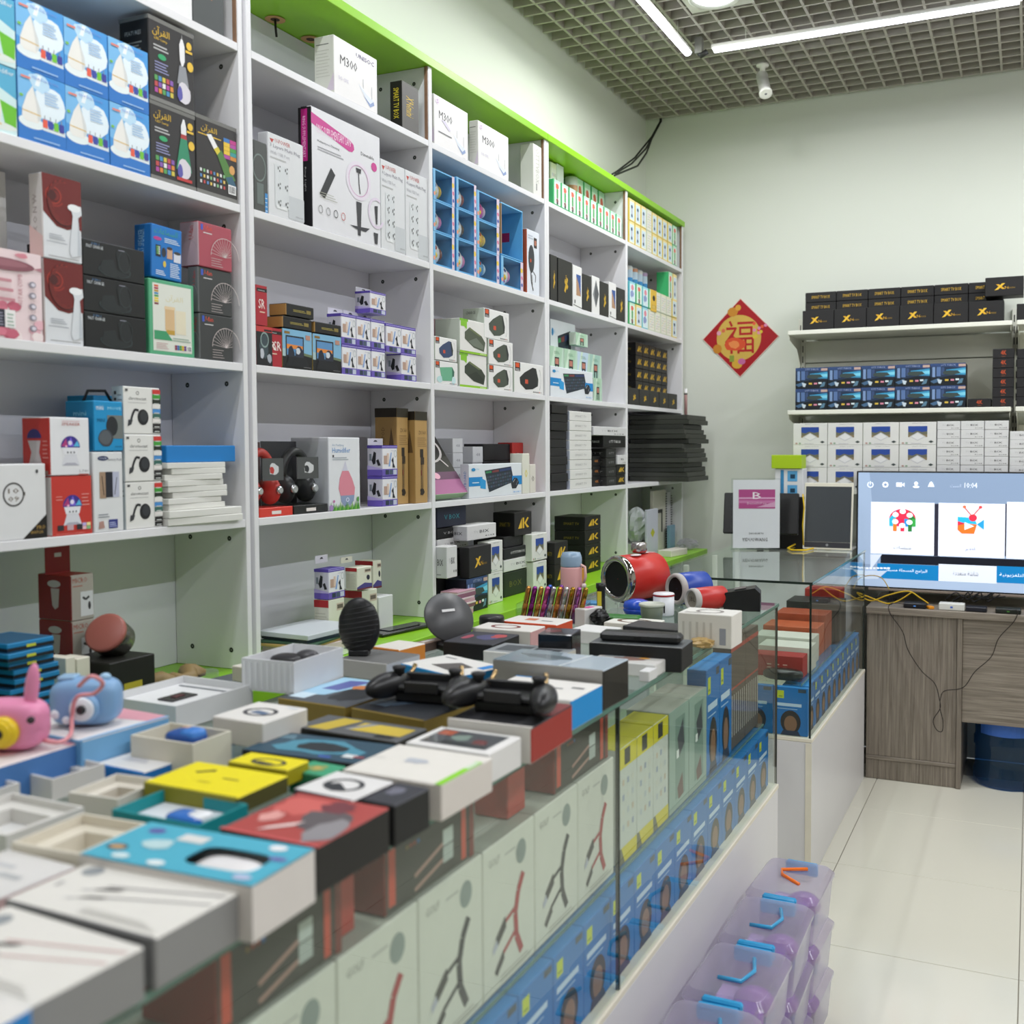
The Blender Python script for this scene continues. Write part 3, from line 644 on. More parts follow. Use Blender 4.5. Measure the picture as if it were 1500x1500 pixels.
@design
def battery_pack(a, **k):
    a.ell(.33, .92, .18, .03, '#1c2a5a').text('U-POWER', .2, .91, .46, .93, '#dfe6f0').text('Battery Pack', .5, .88, .96, .92, '#5a5f66').rect(.2, .42, .42, .75, '#a58a72').rect(.4, .43, .66, .75, '#20222e').rect(.64, .43, .86, .75, '#b8bcd0').line(.28, .7, .34, .46, .01, '#3a3028').line(.78, .68, .7, .46, .01, '#4a4a5a').lines(.14, .18, .5, .24, 2, '#8a9098').rect(.48, .04, .78, .15, '#2c3580').lines(.5, .06, .75, .13, 3, '#b0b8e0').poly([(.14, .04), (.34, .05), (.3, .14), (.16, .13)], '#b08a80')
    return dict(c='#dfe1e2')
@design
def cast_box(a, **k):
    a.text('chromecast', .14, .72, .62, .79, '#4a4c50').ring(.38, .87, .04, .04, .3, '#666').lines(.12, .66, .62, .68, 1, '#aaa').ell(.52, .36, .15, .17, '#1f2124').ell(.54, .38, .1, .12, '#33363a').path([(.4, .5), (.3, .52), (.24, .42), (.18, .26)], .05, '#26282c').poly([(.1, .16), (.2, .2), (.24, .3), (.12, .3)], '#3a3c40').rect(.05, .9, .12, .95, '#555')
    for i, c in enumerate(['#1f1f1f', '#2c2a2a', '#e8e4e0', '#3a6a60', '#4a8fd0', '#e8e6e2', '#1f2a1f', '#3f9a3a', '#cc3a34']): a.rect(.78, .03+.105*i, 1, .125+.105*i, c)
    a.lines(.82, .05, .96, .95, 9, '#d8dcd8', .18, 0)
    a.on('L').rect(0, 0, 1, 1, '#c4ced2').rect(.2, .83, .4, .9, '#333').rect(.2, .7, .4, .76, '#333').lines(.5, .7, .9, .9, 2, '#8a949a', .3)
    return dict(c='#e4e4e0', T='#d8dcdc')
@design
def router_m300(a, v=0, **k):
    a.text('M300', .14, .56, .52, .72, '#3a383e').poly([(.55, .38), (.78, .3), (.9, .2), (.9, .13), (.82, .08), (.66, .24)], '#dfe6f0').poly([(.55, .38), (.78, .3), (.9, .2), (.72, .27)], '#f2f4f8').poly([(.66, .22), (.82, .06), (.92, .13), (.9, .19), (.82, .12)], '#8fa2cc').line(.66, .34, .66, .5, .012, '#b0b4bc').line(.86, .22, .86, .44, .012, '#a8acb6')
    if v == 0: a.text('UNISOC', .5, .83, .92, .905, '#4a3a7a')
    else: a.ell(.1, .88, .06, .06, '#e6dbe8').text('S', .07, .84, .13, .92, '#a07aa8')
    if v == 1: a.lines(.12, .28, .5, .33, 1, '#7a7a7e').poly([(.2, .55), (.42, .4), (.48, .42), (.32, .56)], '#d6d0e2')
    else: a.text('5G CPE', .1, .28, .32, .34, '#c9c4d8')
    a.on('L').lines(.1, .3, .8, .8, 9, '#b6b6ae', .25).lines(.1, .85, .75, .88, 1, '#666').poly([(.6, .05), (1, .05), (1, .35)], '#c9bccb')
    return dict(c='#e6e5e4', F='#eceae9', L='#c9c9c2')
@design
def xbox_v(a, **k):          # black carton standing on end, writing reads downwards
    a.text('X96mini', .25, .3, .7, .72, '#d6b52c', -90)
    a.on('L').text('SMART TV BOX', .3, .2, .75, .85, '#d6c52c', -90)
    return dict(c='#4c4a46', F='#565450', L='#15140f')
@design
def xbox(a, **k):            # black carton lying, wide face
    a.poly([(.28, .62), (.36, .62), (.52, .36), (.44, .36)], '#d9a62a').poly([(.52, .66), (.44, .66), (.24, .3), (.34, .34)], '#e6bb3a').text('96', .5, .36, .62, .5, '#d9a62a').text('mini', .62, .37, .78, .46, '#9a7a2a')
    return dict(c='#201f20', T='#2c2b2c')
@design
def xbox_side(a, **k):
    a.text('SMART TV BOX', .2, .36, .8, .66, '#d8ae34')
    return dict(c='#1d1c1d', T='#2c2b2c')
@design
def upower(a, n=3, v=0, **k):
    a.text('U-POWER', .2, .9, .62, .95, '#c0423a').poly([(.05, .93), (.17, .93), (.11, .88)], '#c0423a').text('%d Layers Multi Plug' % n, .06, .82, .9, .875, '#8c8a96').text('With USB Port', .06, .75, .6, .79, '#b4b4ba').lines(.06, .7, .5, .73, 1, '#bbb')
    a.rect(.55, .02, 1, .3, '#c6cacd'); a.rect(.18, .12, .56, .64, '#d4d8da').rect(.22, .1, .52, .14, '#e2e5e6')
    for j in range(n):
        for i in (0, 1):
            u, q = .26+.2*i, .58-.42*j/max(n-1, 1); a.rect(u, q, u+.025, q+.035, '#444').rect(u+.04, q-.025, u+.065, q+.0, '#444').rect(u+.05, q+.03, u+.075, q+.05, '#555')
    a.text('cmosi', .74, .05, .94, .07, '#777')
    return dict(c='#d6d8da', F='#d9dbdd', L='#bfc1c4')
@design
def ring_lamp(a, **k):
    pk = '#c83a8e'
    a.poly([(0, .95), (.54, .855), (.59, .83), (.6, .79), (.57, .76), (.52, .755), (0, .86)], pk).text('RING SUPPLEMENTARY LAMP', .07, .8, .56, .87, '#f2dcea').text('Multipurpose Dimming', .08, .72, .38, .745, '#5a5a60').lines(.08, .66, .44, .7, 2, '#a0a0a6').text('Dimmable', .7, .77, .9, .8, '#333').ell(.9, .71, .045, .04, pk)
    a.poly([(.1, .3), (.17, .27), (.32, .5), (.26, .55)], '#26282a').ring(.66, .53, .185, .17, .2, '#e3dbe6', 32).ring(.66, .53, .15, .138, .05, '#cf9fc4', 32).poly([(.62, .64), (.7, .64), (.69, .6), (.63, .6)], '#26262a').path([(.66, .6), (.665, .5), (.68, .42)], .012, '#333').poly([(.62, .345), (.7, .345), (.68, .05), (.64, .05)], '#3a3a3e').poly([(.52, .12), (.62, .1), (.76, .1), (.82, .14), (.68, .13)], '#33333a')
    a.ring(.93, .3, .13, .14, .18, '#ded2e2', 24, 60, 330).poly([(.9, .36), (.95, .37), (.94, .2), (.92, .2)], '#2a2a2e').poly([(.88, .12), (.95, .12), (.94, .02), (.9, .02)], '#3a3a3e')
    for i, c in enumerate(['#888', '#999', '#333', '#c06a6a']): a.ring(.11+.105*i, .17, .03, .035, .2, c, 12)
    a.lines(.1, .27, .34, .33, 3, '#b0b0a0', .25)
    a.on('L').rect(.25, .0, .7, 1, '#17161a').rect(.25, .55, .72, .98, '#b01f78').text('RING SUPPLEMENTARY', .36, .58, .58, .92, '#e8b8d8', -90).text('Ring Light', .45, .3, .6, .5, '#ccc', -90)
    return dict(c='#e3e3e6', F='#e0e0e4', L='#17161a')
@design
def blister(a, **k):
    a.ring(.4, .62, .5, .2, .12, '#6f7d78', 20).rect(.2, .1, .7, .4, '#64706c').rect(.8, .0, 1, .28, '#3a8ac8').lines(.82, .02, .98, .26, 4, '#cfe4f4', .2)
    return dict(c='#4a4e4b')
@design
def sr_red(a, v=0, **k):
    a.rect(0, 0, 1, 1, '#aa2430').text('SR', .25, .42, .8, .66, '#f0e6e0').lines(.35, .32, .8, .38, 1, '#e0c8b0').rect(.1, .84, 1, .93, '#1c1818').lines(.2, .87, .8, .89, 1, '#ddd')
    if v: a.rect(0, 0, .62, .96, '#17191c').blob(.3, .5, .2, .35, '#3c4a50', 2).ring(.32, .66, .16, .2, .2, '#8aa09c').blob(.22, .3, .08, .16, '#c0c4cc', 3).blob(.5, .2, .1, .14, '#a9afb8', 5).rect(0, .86, .62, 1, '#c03a3a').text('SR', .66, .42, .97, .66, '#f0e6e0').rect(.3, .88, .6, .93, '#1c1818')
    return dict(c='#a82632')
@design
def trigger(a, **k):
    a.rect(0, 0, 1, 1, '#0d0e10').poly([(0, 1), (1, 1), (1, .35), (.5, .42), (0, .3)], '#7fb4d4').poly([(0, .5), (.4, .46), (.2, .3), (0, .3)], '#a9c4c8').poly([(.6, .44), (1, .4), (1, .33), (.6, .38)], '#6a7a5a').rect(.1, .3, .72, .84, '#20242c').rect(.14, .34, .68, .8, '#5a8fc0').poly([(.14, .62), (.68, .6), (.68, .52), (.14, .5)], '#e08a3a').blob(.28, .4, .12, .2, '#1f2434', 1).blob(.55, .38, .16, .22, '#262a3a', 4).blob(.52, .46, .08, .1, '#cdd3da', 3).rect(.06, .88, .24, .94, '#8a6a2a').rect(.78, .78, .94, .9, '#b88a7a').poly([(.2, .3), (.8, .3), (.9, .05), (.1, .05)], '#14161c').lines(.7, .05, .95, .08, 1, '#777')
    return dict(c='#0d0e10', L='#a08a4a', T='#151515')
@design
def black_lid(a, **k):
    a.lines(.25, .4, .7, .62, 2, '#a89a4a').rect(.72, .36, .88, .66, '#8a7a3a')
    return dict(c='#161615', T='#1e1e1c', L='#a8834a')
@design
def holder(a, v=0, tab=0, **k):
    pu = '#5a4aa8'
    a.rect(0, .9, 1, 1, pu).rect(0, 0, 1, .22, '#6a58b4').grid(.18, .02, .96, .2, 3, 1, ['#2c3a4a', '#48586a', '#c0c8d8'], .12).line(0, .95, 1, .95, .015, '#c8c0ee')
    a.rect(.1, .38, .4, .66, '#b89a8a').poly([(.4, .3), (.56, .76), (.62, .76), (.5, .3)], '#8aa8d8').rect(.3, .4, .42, .74, '#d8c0b0').poly([(.6, .5), (.72, .62), (.74, .4), (.84, .26), (.66, .26), (.68, .42)], '#23242a').ring(.86, .72, .09, .12, .2, '#a9b6b4', 14).lines(.56, .82, .9, .85, 1, '#b8b8c8')
    a.on('L').rect(0, .9, 1, 1, pu).rect(0, 0, 1, .2, '#6a58b4').poly([(.3, .5), (.45, .8), (.6, .75), (.55, .4), (.4, .36)], '#1f2024').poly([(.6, .5), (.75, .55), (.9, .34), (.72, .32)], '#26262a').rect(.15, .5, .3, .72, '#77808a').poly([(0, .34), (1, .24), (1, .2), (0, .2)], '#b4a8dc')
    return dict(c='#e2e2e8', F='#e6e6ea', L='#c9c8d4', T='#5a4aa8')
@design
def humidifier(a, **k):
    a.text('Air Purifying', .12, .87, .48, .91, '#9ab0c8').text('Humidifier', .12, .79, .68, .86, '#3f86c8').lines(.12, .69, .62, .74, 2, '#a0a8b0').rect(.12, .73, .17, .76, '#444')
    a.poly([(.52, .68), (.6, .54), (.42, .54)], '#cfcfde').poly([(.42, .54), (.62, .54), (.74, .42), (.82, .3), (.8, .2), (.36, .2), (.3, .3), (.34, .44)], '#dc8a9a').poly([(.36, .2), (.8, .2), (.78, .12), (.66, .06), (.46, .06), (.38, .12)], '#8d9cbc').ring(.58, .14, .05, .03, .3, '#dfe6f0', 12)
    r = random.Random(2)
    for i in range(22): u = .05+.042*i; a.poly([(u-.03, 0), (u+.03, 0), (u+.03*r.random()-.015, .06+.07*r.random())], ['#5aa03a', '#7cb84a', '#3f8a34'][i % 3])
    a.blob(.06, .04, .07, .05, '#a88ac0', 3).ell(.14, .13, .03, .02, '#c070a8').blob(.9, .14, .05, .04, '#5a9a4a', 2)
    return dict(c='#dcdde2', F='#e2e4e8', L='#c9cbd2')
@design
def tripod_kraft(a, **k):
    a.text('ZX 360', .3, .75, .86, .79, '#6a5232').lines(.2, .62, .95, .73, 5, '#8a6c42', .3)
    dk = '#2c241a'
    a.rect(.4, .5, .66, .59, dk).rect(.44, .42, .72, .5, '#3a2f22').rect(.5, .12, .56, .44, dk).rect(.62, .16, .65, .44, '#6a5636').rect(.44, .16, .46, .42, '#6a5636').blob(.55, .12, .2, .05, dk, 3, 14, .4).rect(.46, .3, .54, .36, '#7a3a2a').rect(0, .905, 1, 1, '#2f2a1c')
    a.on('L').rect(0, .905, 1, 1, '#241e14').text('TRIPOD', .3, .6, .45, .8, '#6a5232', 90).poly([(.6, .55), (.75, .8), (.9, .55)], '#5a4428')
    return dict(c='#ab8a54', F='#b39058', L='#9c7c48', T='#2f2a1c')
@design
def jbl_box(a, c='#4a5248', v=0, **k):
    a.rect(.03, .7, .2, .98, '#2a2220').rect(.05, .82, .17, .96, '#d8562a').lines(.05, .72, .18, .8, 2, '#cfcfcf', .4)
    if v == 0: a.poly([(.62, .88), (.74, .86), (.82, .5), (.8, .28), (.62, .16), (.38, .12), (.2, .3), (.18, .5), (.34, .68)], c).poly([(.74, .86), (.82, .5), (.8, .28), (.76, .3), (.7, .8)], '#2c3230').rect(.36, .32, .46, .46, '#c8523a').ring(.84, .5, .07, .36, .12, '#b8b8b8', 12, -80, 80)
    else: a.poly([(.2, .72), (.74, .8), (.84, .6), (.8, .2), (.3, .16)], '#6cae8c').poly([(.74, .8), (.84, .6), (.8, .2), (.74, .24)], '#3a6a58').blob(.2, .22, .14, .16, '#bcdcdc', 2).blob(.8, .2, .1, .2, '#c8e2e6', 4)
    a.grid(.62, .04, .94, .1, 6, 1, ['#444', '#444', '#555', '#444', '#c05a4a', '#aaa'], .4)
    a.on('L').text('CHARGE', .15, .8, .6, .9, '#5a5f58').blob(.6, .3, .3, .2, '#3a4038', 3)
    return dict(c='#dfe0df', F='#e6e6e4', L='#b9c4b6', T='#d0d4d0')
@design
def green_speaker(a, v=0, **k):
    a.rect(0, .93, .3, 1, '#7ab82e').poly([(.04, .78), (.26, .78), (.26, .94), (.04, .94)], '#86c234').poly([(.16, .78), (.26, .78), (.24, .7)], '#86c234').poly([(.18, .62), (.36, .78), (.8, .58), (.94, .4), (.88, .12), (.5, .2), (.18, .42)], ['#525a4a', '#3a4236'][v]).poly([(.3, .74), (.36, .78), (.8, .58), (.7, .56)], '#6a7450').poly([(.3, .36), (.6, .5), (.86, .3), (.86, .18), (.5, .24)], ['#6d7668', '#2f362c'][v]).rect(0, 0, 1, .065, '#8cc02c').grid(.74, .01, .96, .055, 4, 1, ['#d8e8b8'], .4)
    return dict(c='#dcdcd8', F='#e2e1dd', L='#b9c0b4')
@design
def keyboard_box(a, **k):
    a.rect(.0, .35, .24, .62, '#1a86c8').poly([(.2, .6), (.3, .5), (.3, .24), (.2, .28)], '#2a9ad8').lines(.06, .44, .18, .5, 1, '#d0e4f0').poly([(.28, .8), (.78, .9), (.84, .42), (.36, .14)], '#26303a').poly([(.3, .77), (.4, .79), (.41, .73), (.3, .71)], '#3a8a5a').poly([(.42, .79), (.54, .82), (.54, .75), (.42, .73)], '#7a3a3a').poly([(.56, .82), (.78, .87), (.79, .8), (.56, .75)], '#2f3f6a')
    for j in range(4):
        for i in range(10):
            u, v = .32+.046*i+.006*j, .62-.1*j+.012*i; a.poly([(u, v), (u+.036, v+.01), (u+.038, v-.05), (u+.002, v-.06)], ['#3a4a50', '#43566a', '#4a4a5a'][(i+j) % 3]); a.k[a.face] -= 1
    a.up(); a.rect(.8, .32, 1, .6, '#1a86c8').poly([(.78, .36), (.84, .54), (.9, .52), (.94, .38), (.88, .2), (.8, .2)], '#23262c').line(.82, .4, .86, .5, .02, '#c0c8d0').line(.88, .3, .91, .44, .02, '#9aa2aa').ell(.08, .84, .035, .05, '#2a8ac0').text('FV', .13, .82, .18, .87, '#8ac0e0').grid(.82, .06, .98, .12, 4, 1, ['#9ac0e8', '#c0d8f0'], .3)
    a.on('L').rect(0, 0, 1, 1, '#c6cad2').text('KEYBOARD', .4, .2, .7, .8, '#2a6ab0', 90)
    return dict(c='#dfe5ea', L='#c6cad2', T='#d4dae0')
@design
def ott_box(a, v=0, t='OTTTVBOX', tc='#e8e8e8', c='#15161a', lc=None, **k):
    a.text(t, .24, .38, .76, .62, tc)
    a.on('L').text(t, .3, .4, .85, .6, tc)
    return dict(c=c, L=lc or c, T=c)
@design
def gold_4k(a, **k):
    a.poly([(.2, .3), (.42, .3), (.42, .75)], '#d9b02c').poly([(.46, .3), (.55, .3), (.55, .75), (.46, .75)], '#d9b02c').poly([(.56, .52), (.74, .75), (.82, .72), (.66, .5), (.84, .32), (.72, .3)], '#d9b02c')
    a.on('L').text('SMART TV', .3, .4, .8, .58, '#8a7a20')
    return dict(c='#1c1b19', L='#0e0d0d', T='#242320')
@design
def white_iix(a, **k):
    a.text('TV', .22, .46, .38, .62, '#b9b9bb').text('BIX', .42, .44, .74, .64, '#35353a').grid(.6, .14, .94, .26, 4, 1, ['#777', '#aaa', '#888', '#555'], .4)
    a.on('L').text('BIX', .35, .4, .75, .6, '#222').lines(.3, .1, .6, .16, 1, '#888')
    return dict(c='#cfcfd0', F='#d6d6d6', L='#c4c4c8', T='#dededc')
@design
def tvbox_white(a, **k):
    a.text('SMART TV BOX', .35, .92, .75, .96, '#a0a2a8').rect(.24, .34, .76, .82, '#2a4a9a').poly([(.24, .34), (.76, .34), (.76, .6), (.62, .56), (.48, .62), (.36, .54), (.24, .58)], '#6a6a5a').poly([(.24, .34), (.76, .34), (.76, .46), (.24, .44)], '#8a7a5a').poly([(.5, .56), (.72, .36), (.5, .18), (.28, .36)], '#c8c9cc').poly([(.5, .52), (.67, .36), (.5, .22), (.33, .36)], '#e2e2e2').poly([(.86, .2), (.93, .14), (.86, .08), (.79, .14)], '#3f4a48').ell(.1, .08, .035, .04, '#b89a90').ell(.2, .08, .035, .04, '#90a890').lines(.32, .06, .6, .09, 1, '#99a')
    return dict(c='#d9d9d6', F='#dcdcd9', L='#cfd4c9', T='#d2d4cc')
@design
def ott_photo(a, **k):
    a.rect(0, 0, 1, 1, '#22344e').poly([(0, 1), (1, 1), (1, .74), (.6, .84), (0, .86)], '#324a78').rect(.06, .3, .14, .84, '#7d98c2').rect(.18, .42, .3, .84, '#5a76a6').rect(.32, .48, .4, .82, '#3a4f78').poly([(.45, .7), (1, .78), (1, .46), (.5, .5)], '#3f9cc8').poly([(.78, .66), (1, .7), (1, .54), (.7, .56)], '#7fd0e8').poly([(.36, .62), (.5, .68), (.78, .66), (.86, .54), (.6, .46), (.36, .52)], '#3c4a48').poly([(0, 0), (1, 0), (1, .4), (.6, .44), (.3, .36), (0, .4)], '#141b22')
    a.poly([(0, .2), (.25, .34), (.3, .2), (.1, .1)], '#46688a').poly([(.2, .3), (.34, .24), (.3, .08), (.24, .1)], '#c9d6e0').rect(.42, .2, .52, .28, '#d9b84a').rect(.58, .2, .68, .28, '#d88aa0').rect(.72, .22, .82, .3, '#d8e6ec').poly([(.76, .06), (.9, .1), (.94, .3), (.86, .3)], '#5a7f96').text('OTT TVBOX', .3, .87, .72, .95, '#aab6d6').rect(.8, .84, 1, .95, '#c0a49a')
    return dict(c='#131a26', F='#1d2c44', L='#101622', T='#1c2430')
@design
def four_k(a, **k):
    a.text('4K', .38, .36, .64, .82, '#d2562c').lines(.42, .16, .6, .26, 1, '#8a4a2a')
    return dict(c='#1f1e20', T='#2a292b')
@design
def toothbrush(a, v=0, **k):
    col = ['#3fae6a', '#e0c85c', '#58b8c8', '#cfd6c0'][v]; f2 = ['#dff0e2', '#e8ecdc', '#d8eef0', '#e6e6da'][v]
    a.rect(0, 0, .16, 1, col).rect(.16, .05, .96, .95, f2).rect(.16, .9, .96, 1, ['#bfe6cc', '#f0dc9a', '#9cd8e4', '#e4e4c8'][v])
    if v == 0: a.blob(.55, .76, .22, .13, '#dd6a58', 3).rect(.45, .3, .66, .66, '#4fa05a').blob(.55, .2, .16, .12, '#8a5a5a', 5).ell(.55, .1, .12, .05, '#3a4048')
    elif v == 1: a.rect(.24, .12, .84, .86, '#cfe2ec').ell(.52, .66, .14, .09, '#2f4a66').rect(.46, .3, .58, .6, '#b8a0b0').ell(.52, .26, .12, .08, '#3a4a66')
    elif v == 2: a.blob(.55, .72, .24, .16, '#e08a9a', 6).blob(.5, .4, .28, .2, '#8a9ac8', 7).blob(.6, .2, .2, .1, '#d8e4f0', 8)
    else: a.grid(.24, .12, .86, .84, 3, 6, ['#c8b0b4', '#a9c0b0', '#d8c8a0', '#b8c4d0'], .5)
    return dict(c=col, L=col, T=f2)
@design
def tb_gold(a, **k):
    a.ell(.5, .62, .22, .13, '#1c1610').rect(.1, .12, .9, .3, '#c8a23a').lines(.2, .15, .8, .28, 3, '#e8cf7a')
    return dict(c='#dfb63e')
@design
def band_box(a, v=0, **k):
    bg = ['#a9cbb0', '#b8cede', '#9fc4b8'][v % 3]
    a.rect(0, 0, 1, 1, bg).poly([(0, 0), (.3, 1), (.45, 1), (.2, 0)], '#c6dcc8').poly([(.7, 0), (.9, 1), (1, 1), (1, 0)], '#b8d2c0').rect(.34, .3, .66, .62, '#2a2c30').rect(.38, .36, .62, .57, '#b87a6a').rect(.36, .05, .45, .3, '#2f3438').rect(.55, .05, .64, .3, '#2f3438').lines(.3, .74, .7, .86, 3, '#6a9a7a', .3)
    return dict(c=bg, L='#e0eadf')
@design
def x_tall(a, **k):
    a.poly([(.42, .3), (.6, .62), (.68, .58), (.5, .26)], '#d0a82c').poly([(.62, .34), (.44, .5), (.48, .58), (.7, .42)], '#d0a82c').text('mini', .5, .42, .62, .66, '#a8862a', -90)
    return dict(c='#2a2a28', L='#181816')
@design
def white_pic(a, v=0, **k):
    if v == 0: a.rect(.36, .3, .86, .8, '#3a5a9a').poly([(.36, .3), (.86, .3), (.6, .6), (.36, .75)], '#b08a6a').ell(.2, .14, .06, .05, '#444').line(.05, .06, .95, .02, .02, '#5a5a58')
    else: a.poly([(.5, .92), (.9, .55), (.5, .16), (.28, .52)], '#55585c').poly([(.5, .92), (.28, .52), (.5, .16), (.1, .5)], '#8a8d90')
    return dict(c='#e2e2e0')
@design
def kraft_plain(a, **k): return dict(c='#a98a5c', L='#8f7248')
@design
def tripod_white(a, **k):
    a.ell(.36, .55, .24, .22, '#3a3c40').path([(.3, .4), (.34, .2), (.5, .06)], .03, '#333').path([(.5, .36), (.7, .3), (.66, .2)], .02, '#444').path([(.4, .3), (.44, .1)], .02, '#77706e').rect(.56, .74, .8, .9, '#3a3230').rect(.6, .78, .76, .86, '#b0705a').lines(.1, .86, .5, .94, 2, '#b8c0cc').ell(.3, .52, .05, .03, '#c8502a')
    return dict(c='#dde2ea', L='#b4502e', T='#d8d8dc')
# ================================================================== goods on the wall shelves
ROW = {1: [''], 2: [', lower one', ', upper one'], 3: [', bottom one', ', middle one', ', top one']}
BAYS = [(1.021, 1.8105), (1.8535, 2.5922), (2.6115, 3.3635), (3.4005, 4.1695), (4.1905, 4.9435)]
def S(kind, lv, xl, xr, yt, name, label, yb=None, inset=.004, d=.14, sx=None, rot=0, nc=1, nr=1, group=None, cat='box', ph=None, lean=0, **kw):
    """cartons standing on shelf lv: image columns xl..xr and top row yt at the plane of their fronts; nc x nr alike pieces; ph = parts hook"""
    xf = XF-inset; z0 = onX(xl, yb, xf).z if yb else LT[lv]+.0006
    ym = yt+40; Y0 = onX(xl, ym, xf).y; Y1 = onX(xr, ym, xf).y; zt = min(onX(xl, yt, xf).z, {1: ZG, 2: LT[1]-TH, 3: LT[2]-TH, 4: LT[3]-TH}[lv]-.003)
    b = min(BAYS, key=lambda q: abs((Y0+Y1)/2-(q[0]+q[1])/2))
    if inset >= 0: Y0, Y1 = max(Y0, b[0]), min(Y1, b[1])
    if sx: d = max(.03, xf-onY(sx, ym, Y0).x)
    d = min(d, xf-XBK-.003); w = (Y1-Y0)/nc; h = (zt-z0)/nr; out = []
    vs = kw.pop('vs', None)
    for r in range(nr):
        for c in range(nc):
            k2 = dict(kw)
            if vs: k2['v'] = vs[(r*nc+c) % len(vs)]
            lb = label+(ROW.get(nr, ROW[1])[r] if nr in ROW else (', %s up in its stack' % ['first', 'second', 'third', 'fourth', 'fifth', 'sixth', 'seventh', 'eighth', 'ninth'][r]))
            M = TR(xf+random.uniform(-.002, 0)*(nc*nr > 1), Y0+w*(c+.5), z0+h*r+.0002*r, 90+rot, -lean)
            o = carton(kind, round(w-.0016, 4), round(d, 3), round(h-.0008, 4), M, name, lb, cat, group or (label if nc*nr > 1 else None), **k2)
            out.append(o)
    return out, (Y0, Y1, z0, zt, xf, d)

# ---- cabinet 1
S('plain', 1, 198, 281, -95, 'white_carton', 'plain white carton beside a dark grey carton on the highest board', txt='mini', tc='#777')
S('plain', 1, 281.6, 327, -80, 'dark_grey_carton', 'dark grey carton with small orange and blue stickers', c='#4a4e4e', txt='TV', tc='#c07a4a')
S('diffuser', 2, 23, 216, 1-10, 'diffuser_carton', 'blue aroma diffuser carton showing a white drop shaped humidifier', nc=3, nr=2, d=.17, group='blue diffuser cartons')
S('diffuser_green', 2, -46, 22, -28, 'diffuser_carton', 'teal diffuser carton with a lime green cup picture', nc=1, nr=2, d=.17)
_, q = S('led_black', 2, 219, 286, 144, 'lamp_carton', 'black lamp carton with gold calligraphy and a red and green lamp beam', d=.15, v=1)
S('led_black_back', 2, 286.5, 347, 164.5, 'lamp_carton', 'black lamp carton showing its back with colour table and barcode', d=.15)
S('led_black', 2, 217, 284, 19, 'lamp_carton', 'black lamp carton with gold calligraphy lying on the two lower lamp cartons', yb=143, sx=174, v=0)
S('hair_pink', 3, -52, 60.5, 352, 'hair_comb_carton', 'large pink floral carton picturing a hot air comb')
S('white_tall', 3, -25, 10, 243, 'white_tall_carton', 'tall white carton rising behind the pink floral carton', inset=.15, d=.05)
S('rose_box', 3, 61.2, 119.5, 251, 'rose_carton', 'white carton with a dark red rose and a white shaver', nr=2, sx=42, group='rose cartons')
S('fast_charge', 3, 121, 213, 348, 'charger_carton', 'black fast charge dock carton', nr=3, d=.15, group='black charger cartons')
_, q = S('green_frame', 3, 217.5, 284.5, 406, 'lamp_carton', 'white carton with a broad green border picturing a gold lamp', d=.06)
o = S('phone_blue', 3, 220, 266, 326, 'speaker_carton', 'bright blue carton tilted on top of the green bordered carton', yb=404.5, sx=195, inset=.006)[0][0]
o.matrix_basis = o.matrix_basis @ Matrix.Rotation(math.radians(1.5), 4, 'Y')
S('fan_box', 3, 291, 341, 389, 'fan_carton', 'charcoal carton with a white line drawn fan', nr=2, sx=277, c='#3b3d3d', side='#6c6f70', group='charcoal fan cartons')
S('fan_box', 3, 290, 340, 322.5, 'fan_carton', 'dusty red carton with a white line drawn fan', yb=388.4, sx=263)
S('watch_box', 4, -32, 68, 680, 'watch_carton', 'white watch carton with a 10 09 dial and a black corner', d=.05)
_, q = S('party_speaker', 4, 75, 134.5, 697.5, 'party_speaker_carton', 'red party speaker carton below the white fronted one', d=.12, v=1)
S('party_speaker', 4, 72, 131.5, 610, 'party_speaker_carton', 'white fronted party speaker carton with a red side', yb=697, sx=32, v=0)
S('battery_pack', 4, 136, 180.5, 661.5, 'battery_carton', 'white battery pack carton picturing three phones', d=.1)
o, q = S('mini_speaker', 4, 136.5, 180.5, 586, 'mini_speaker_carton', 'cyan speaker carton with a round black speaker window', yb=660.6, d=.075)
gh = G(); gh.tube([(-.03, .03, .0), (-.02, .03, .02), (.02, .03, .022), (.035, .03, 0)], .003, '#1a1a1a', 'rubber'); put('strap', gh, o[0], Matrix.Translation((0, 0, q[3]-q[2]-.001)))
S('mini_speaker', 4, 136.5, 180.5, 578, 'mini_speaker_carton', 'cyan speaker carton standing behind the other cyan carton', inset=.11, d=.075)
S('cast_box', 4, 181.3, 236, 565, 'dongle_carton', 'white streaming dongle carton with a strip of coloured app icons', nr=3, sx=166, group='streaming dongle cartons')
yy = LT[4]+.0006; Ya = onX(238, 740, XF-.01).y; Yb_ = 1.79
for k in range(10):
    h = .0125 if k > 1 else .016; wq = (Yb_-Ya)*(.98 if k < 2 else .72+.1*((k*3) % 4)/4); dd = .18 if k < 2 else .15
    carton('plain', wq, dd, h-.0005, TR(XF-.004+(.012 if k < 2 else 0), (Ya+Yb_)/2+(0 if k < 2 else -.012+.02*(((k*5) % 7)/7-.5)), yy, 90+((k*37) % 7-3)*.9), 'flat_white_carton', 'flat white carton in the low stack beside the dongle cartons', group='flat white cartons in a stack', c='#dfdfd9'); yy += h
carton('plain', .2, .14, .036, TR(XF-.012, Ya+.115, yy, 90), 'flat_blue_carton', 'flat bright blue carton lying on the stack of white cartons', c='#1c7cc4')

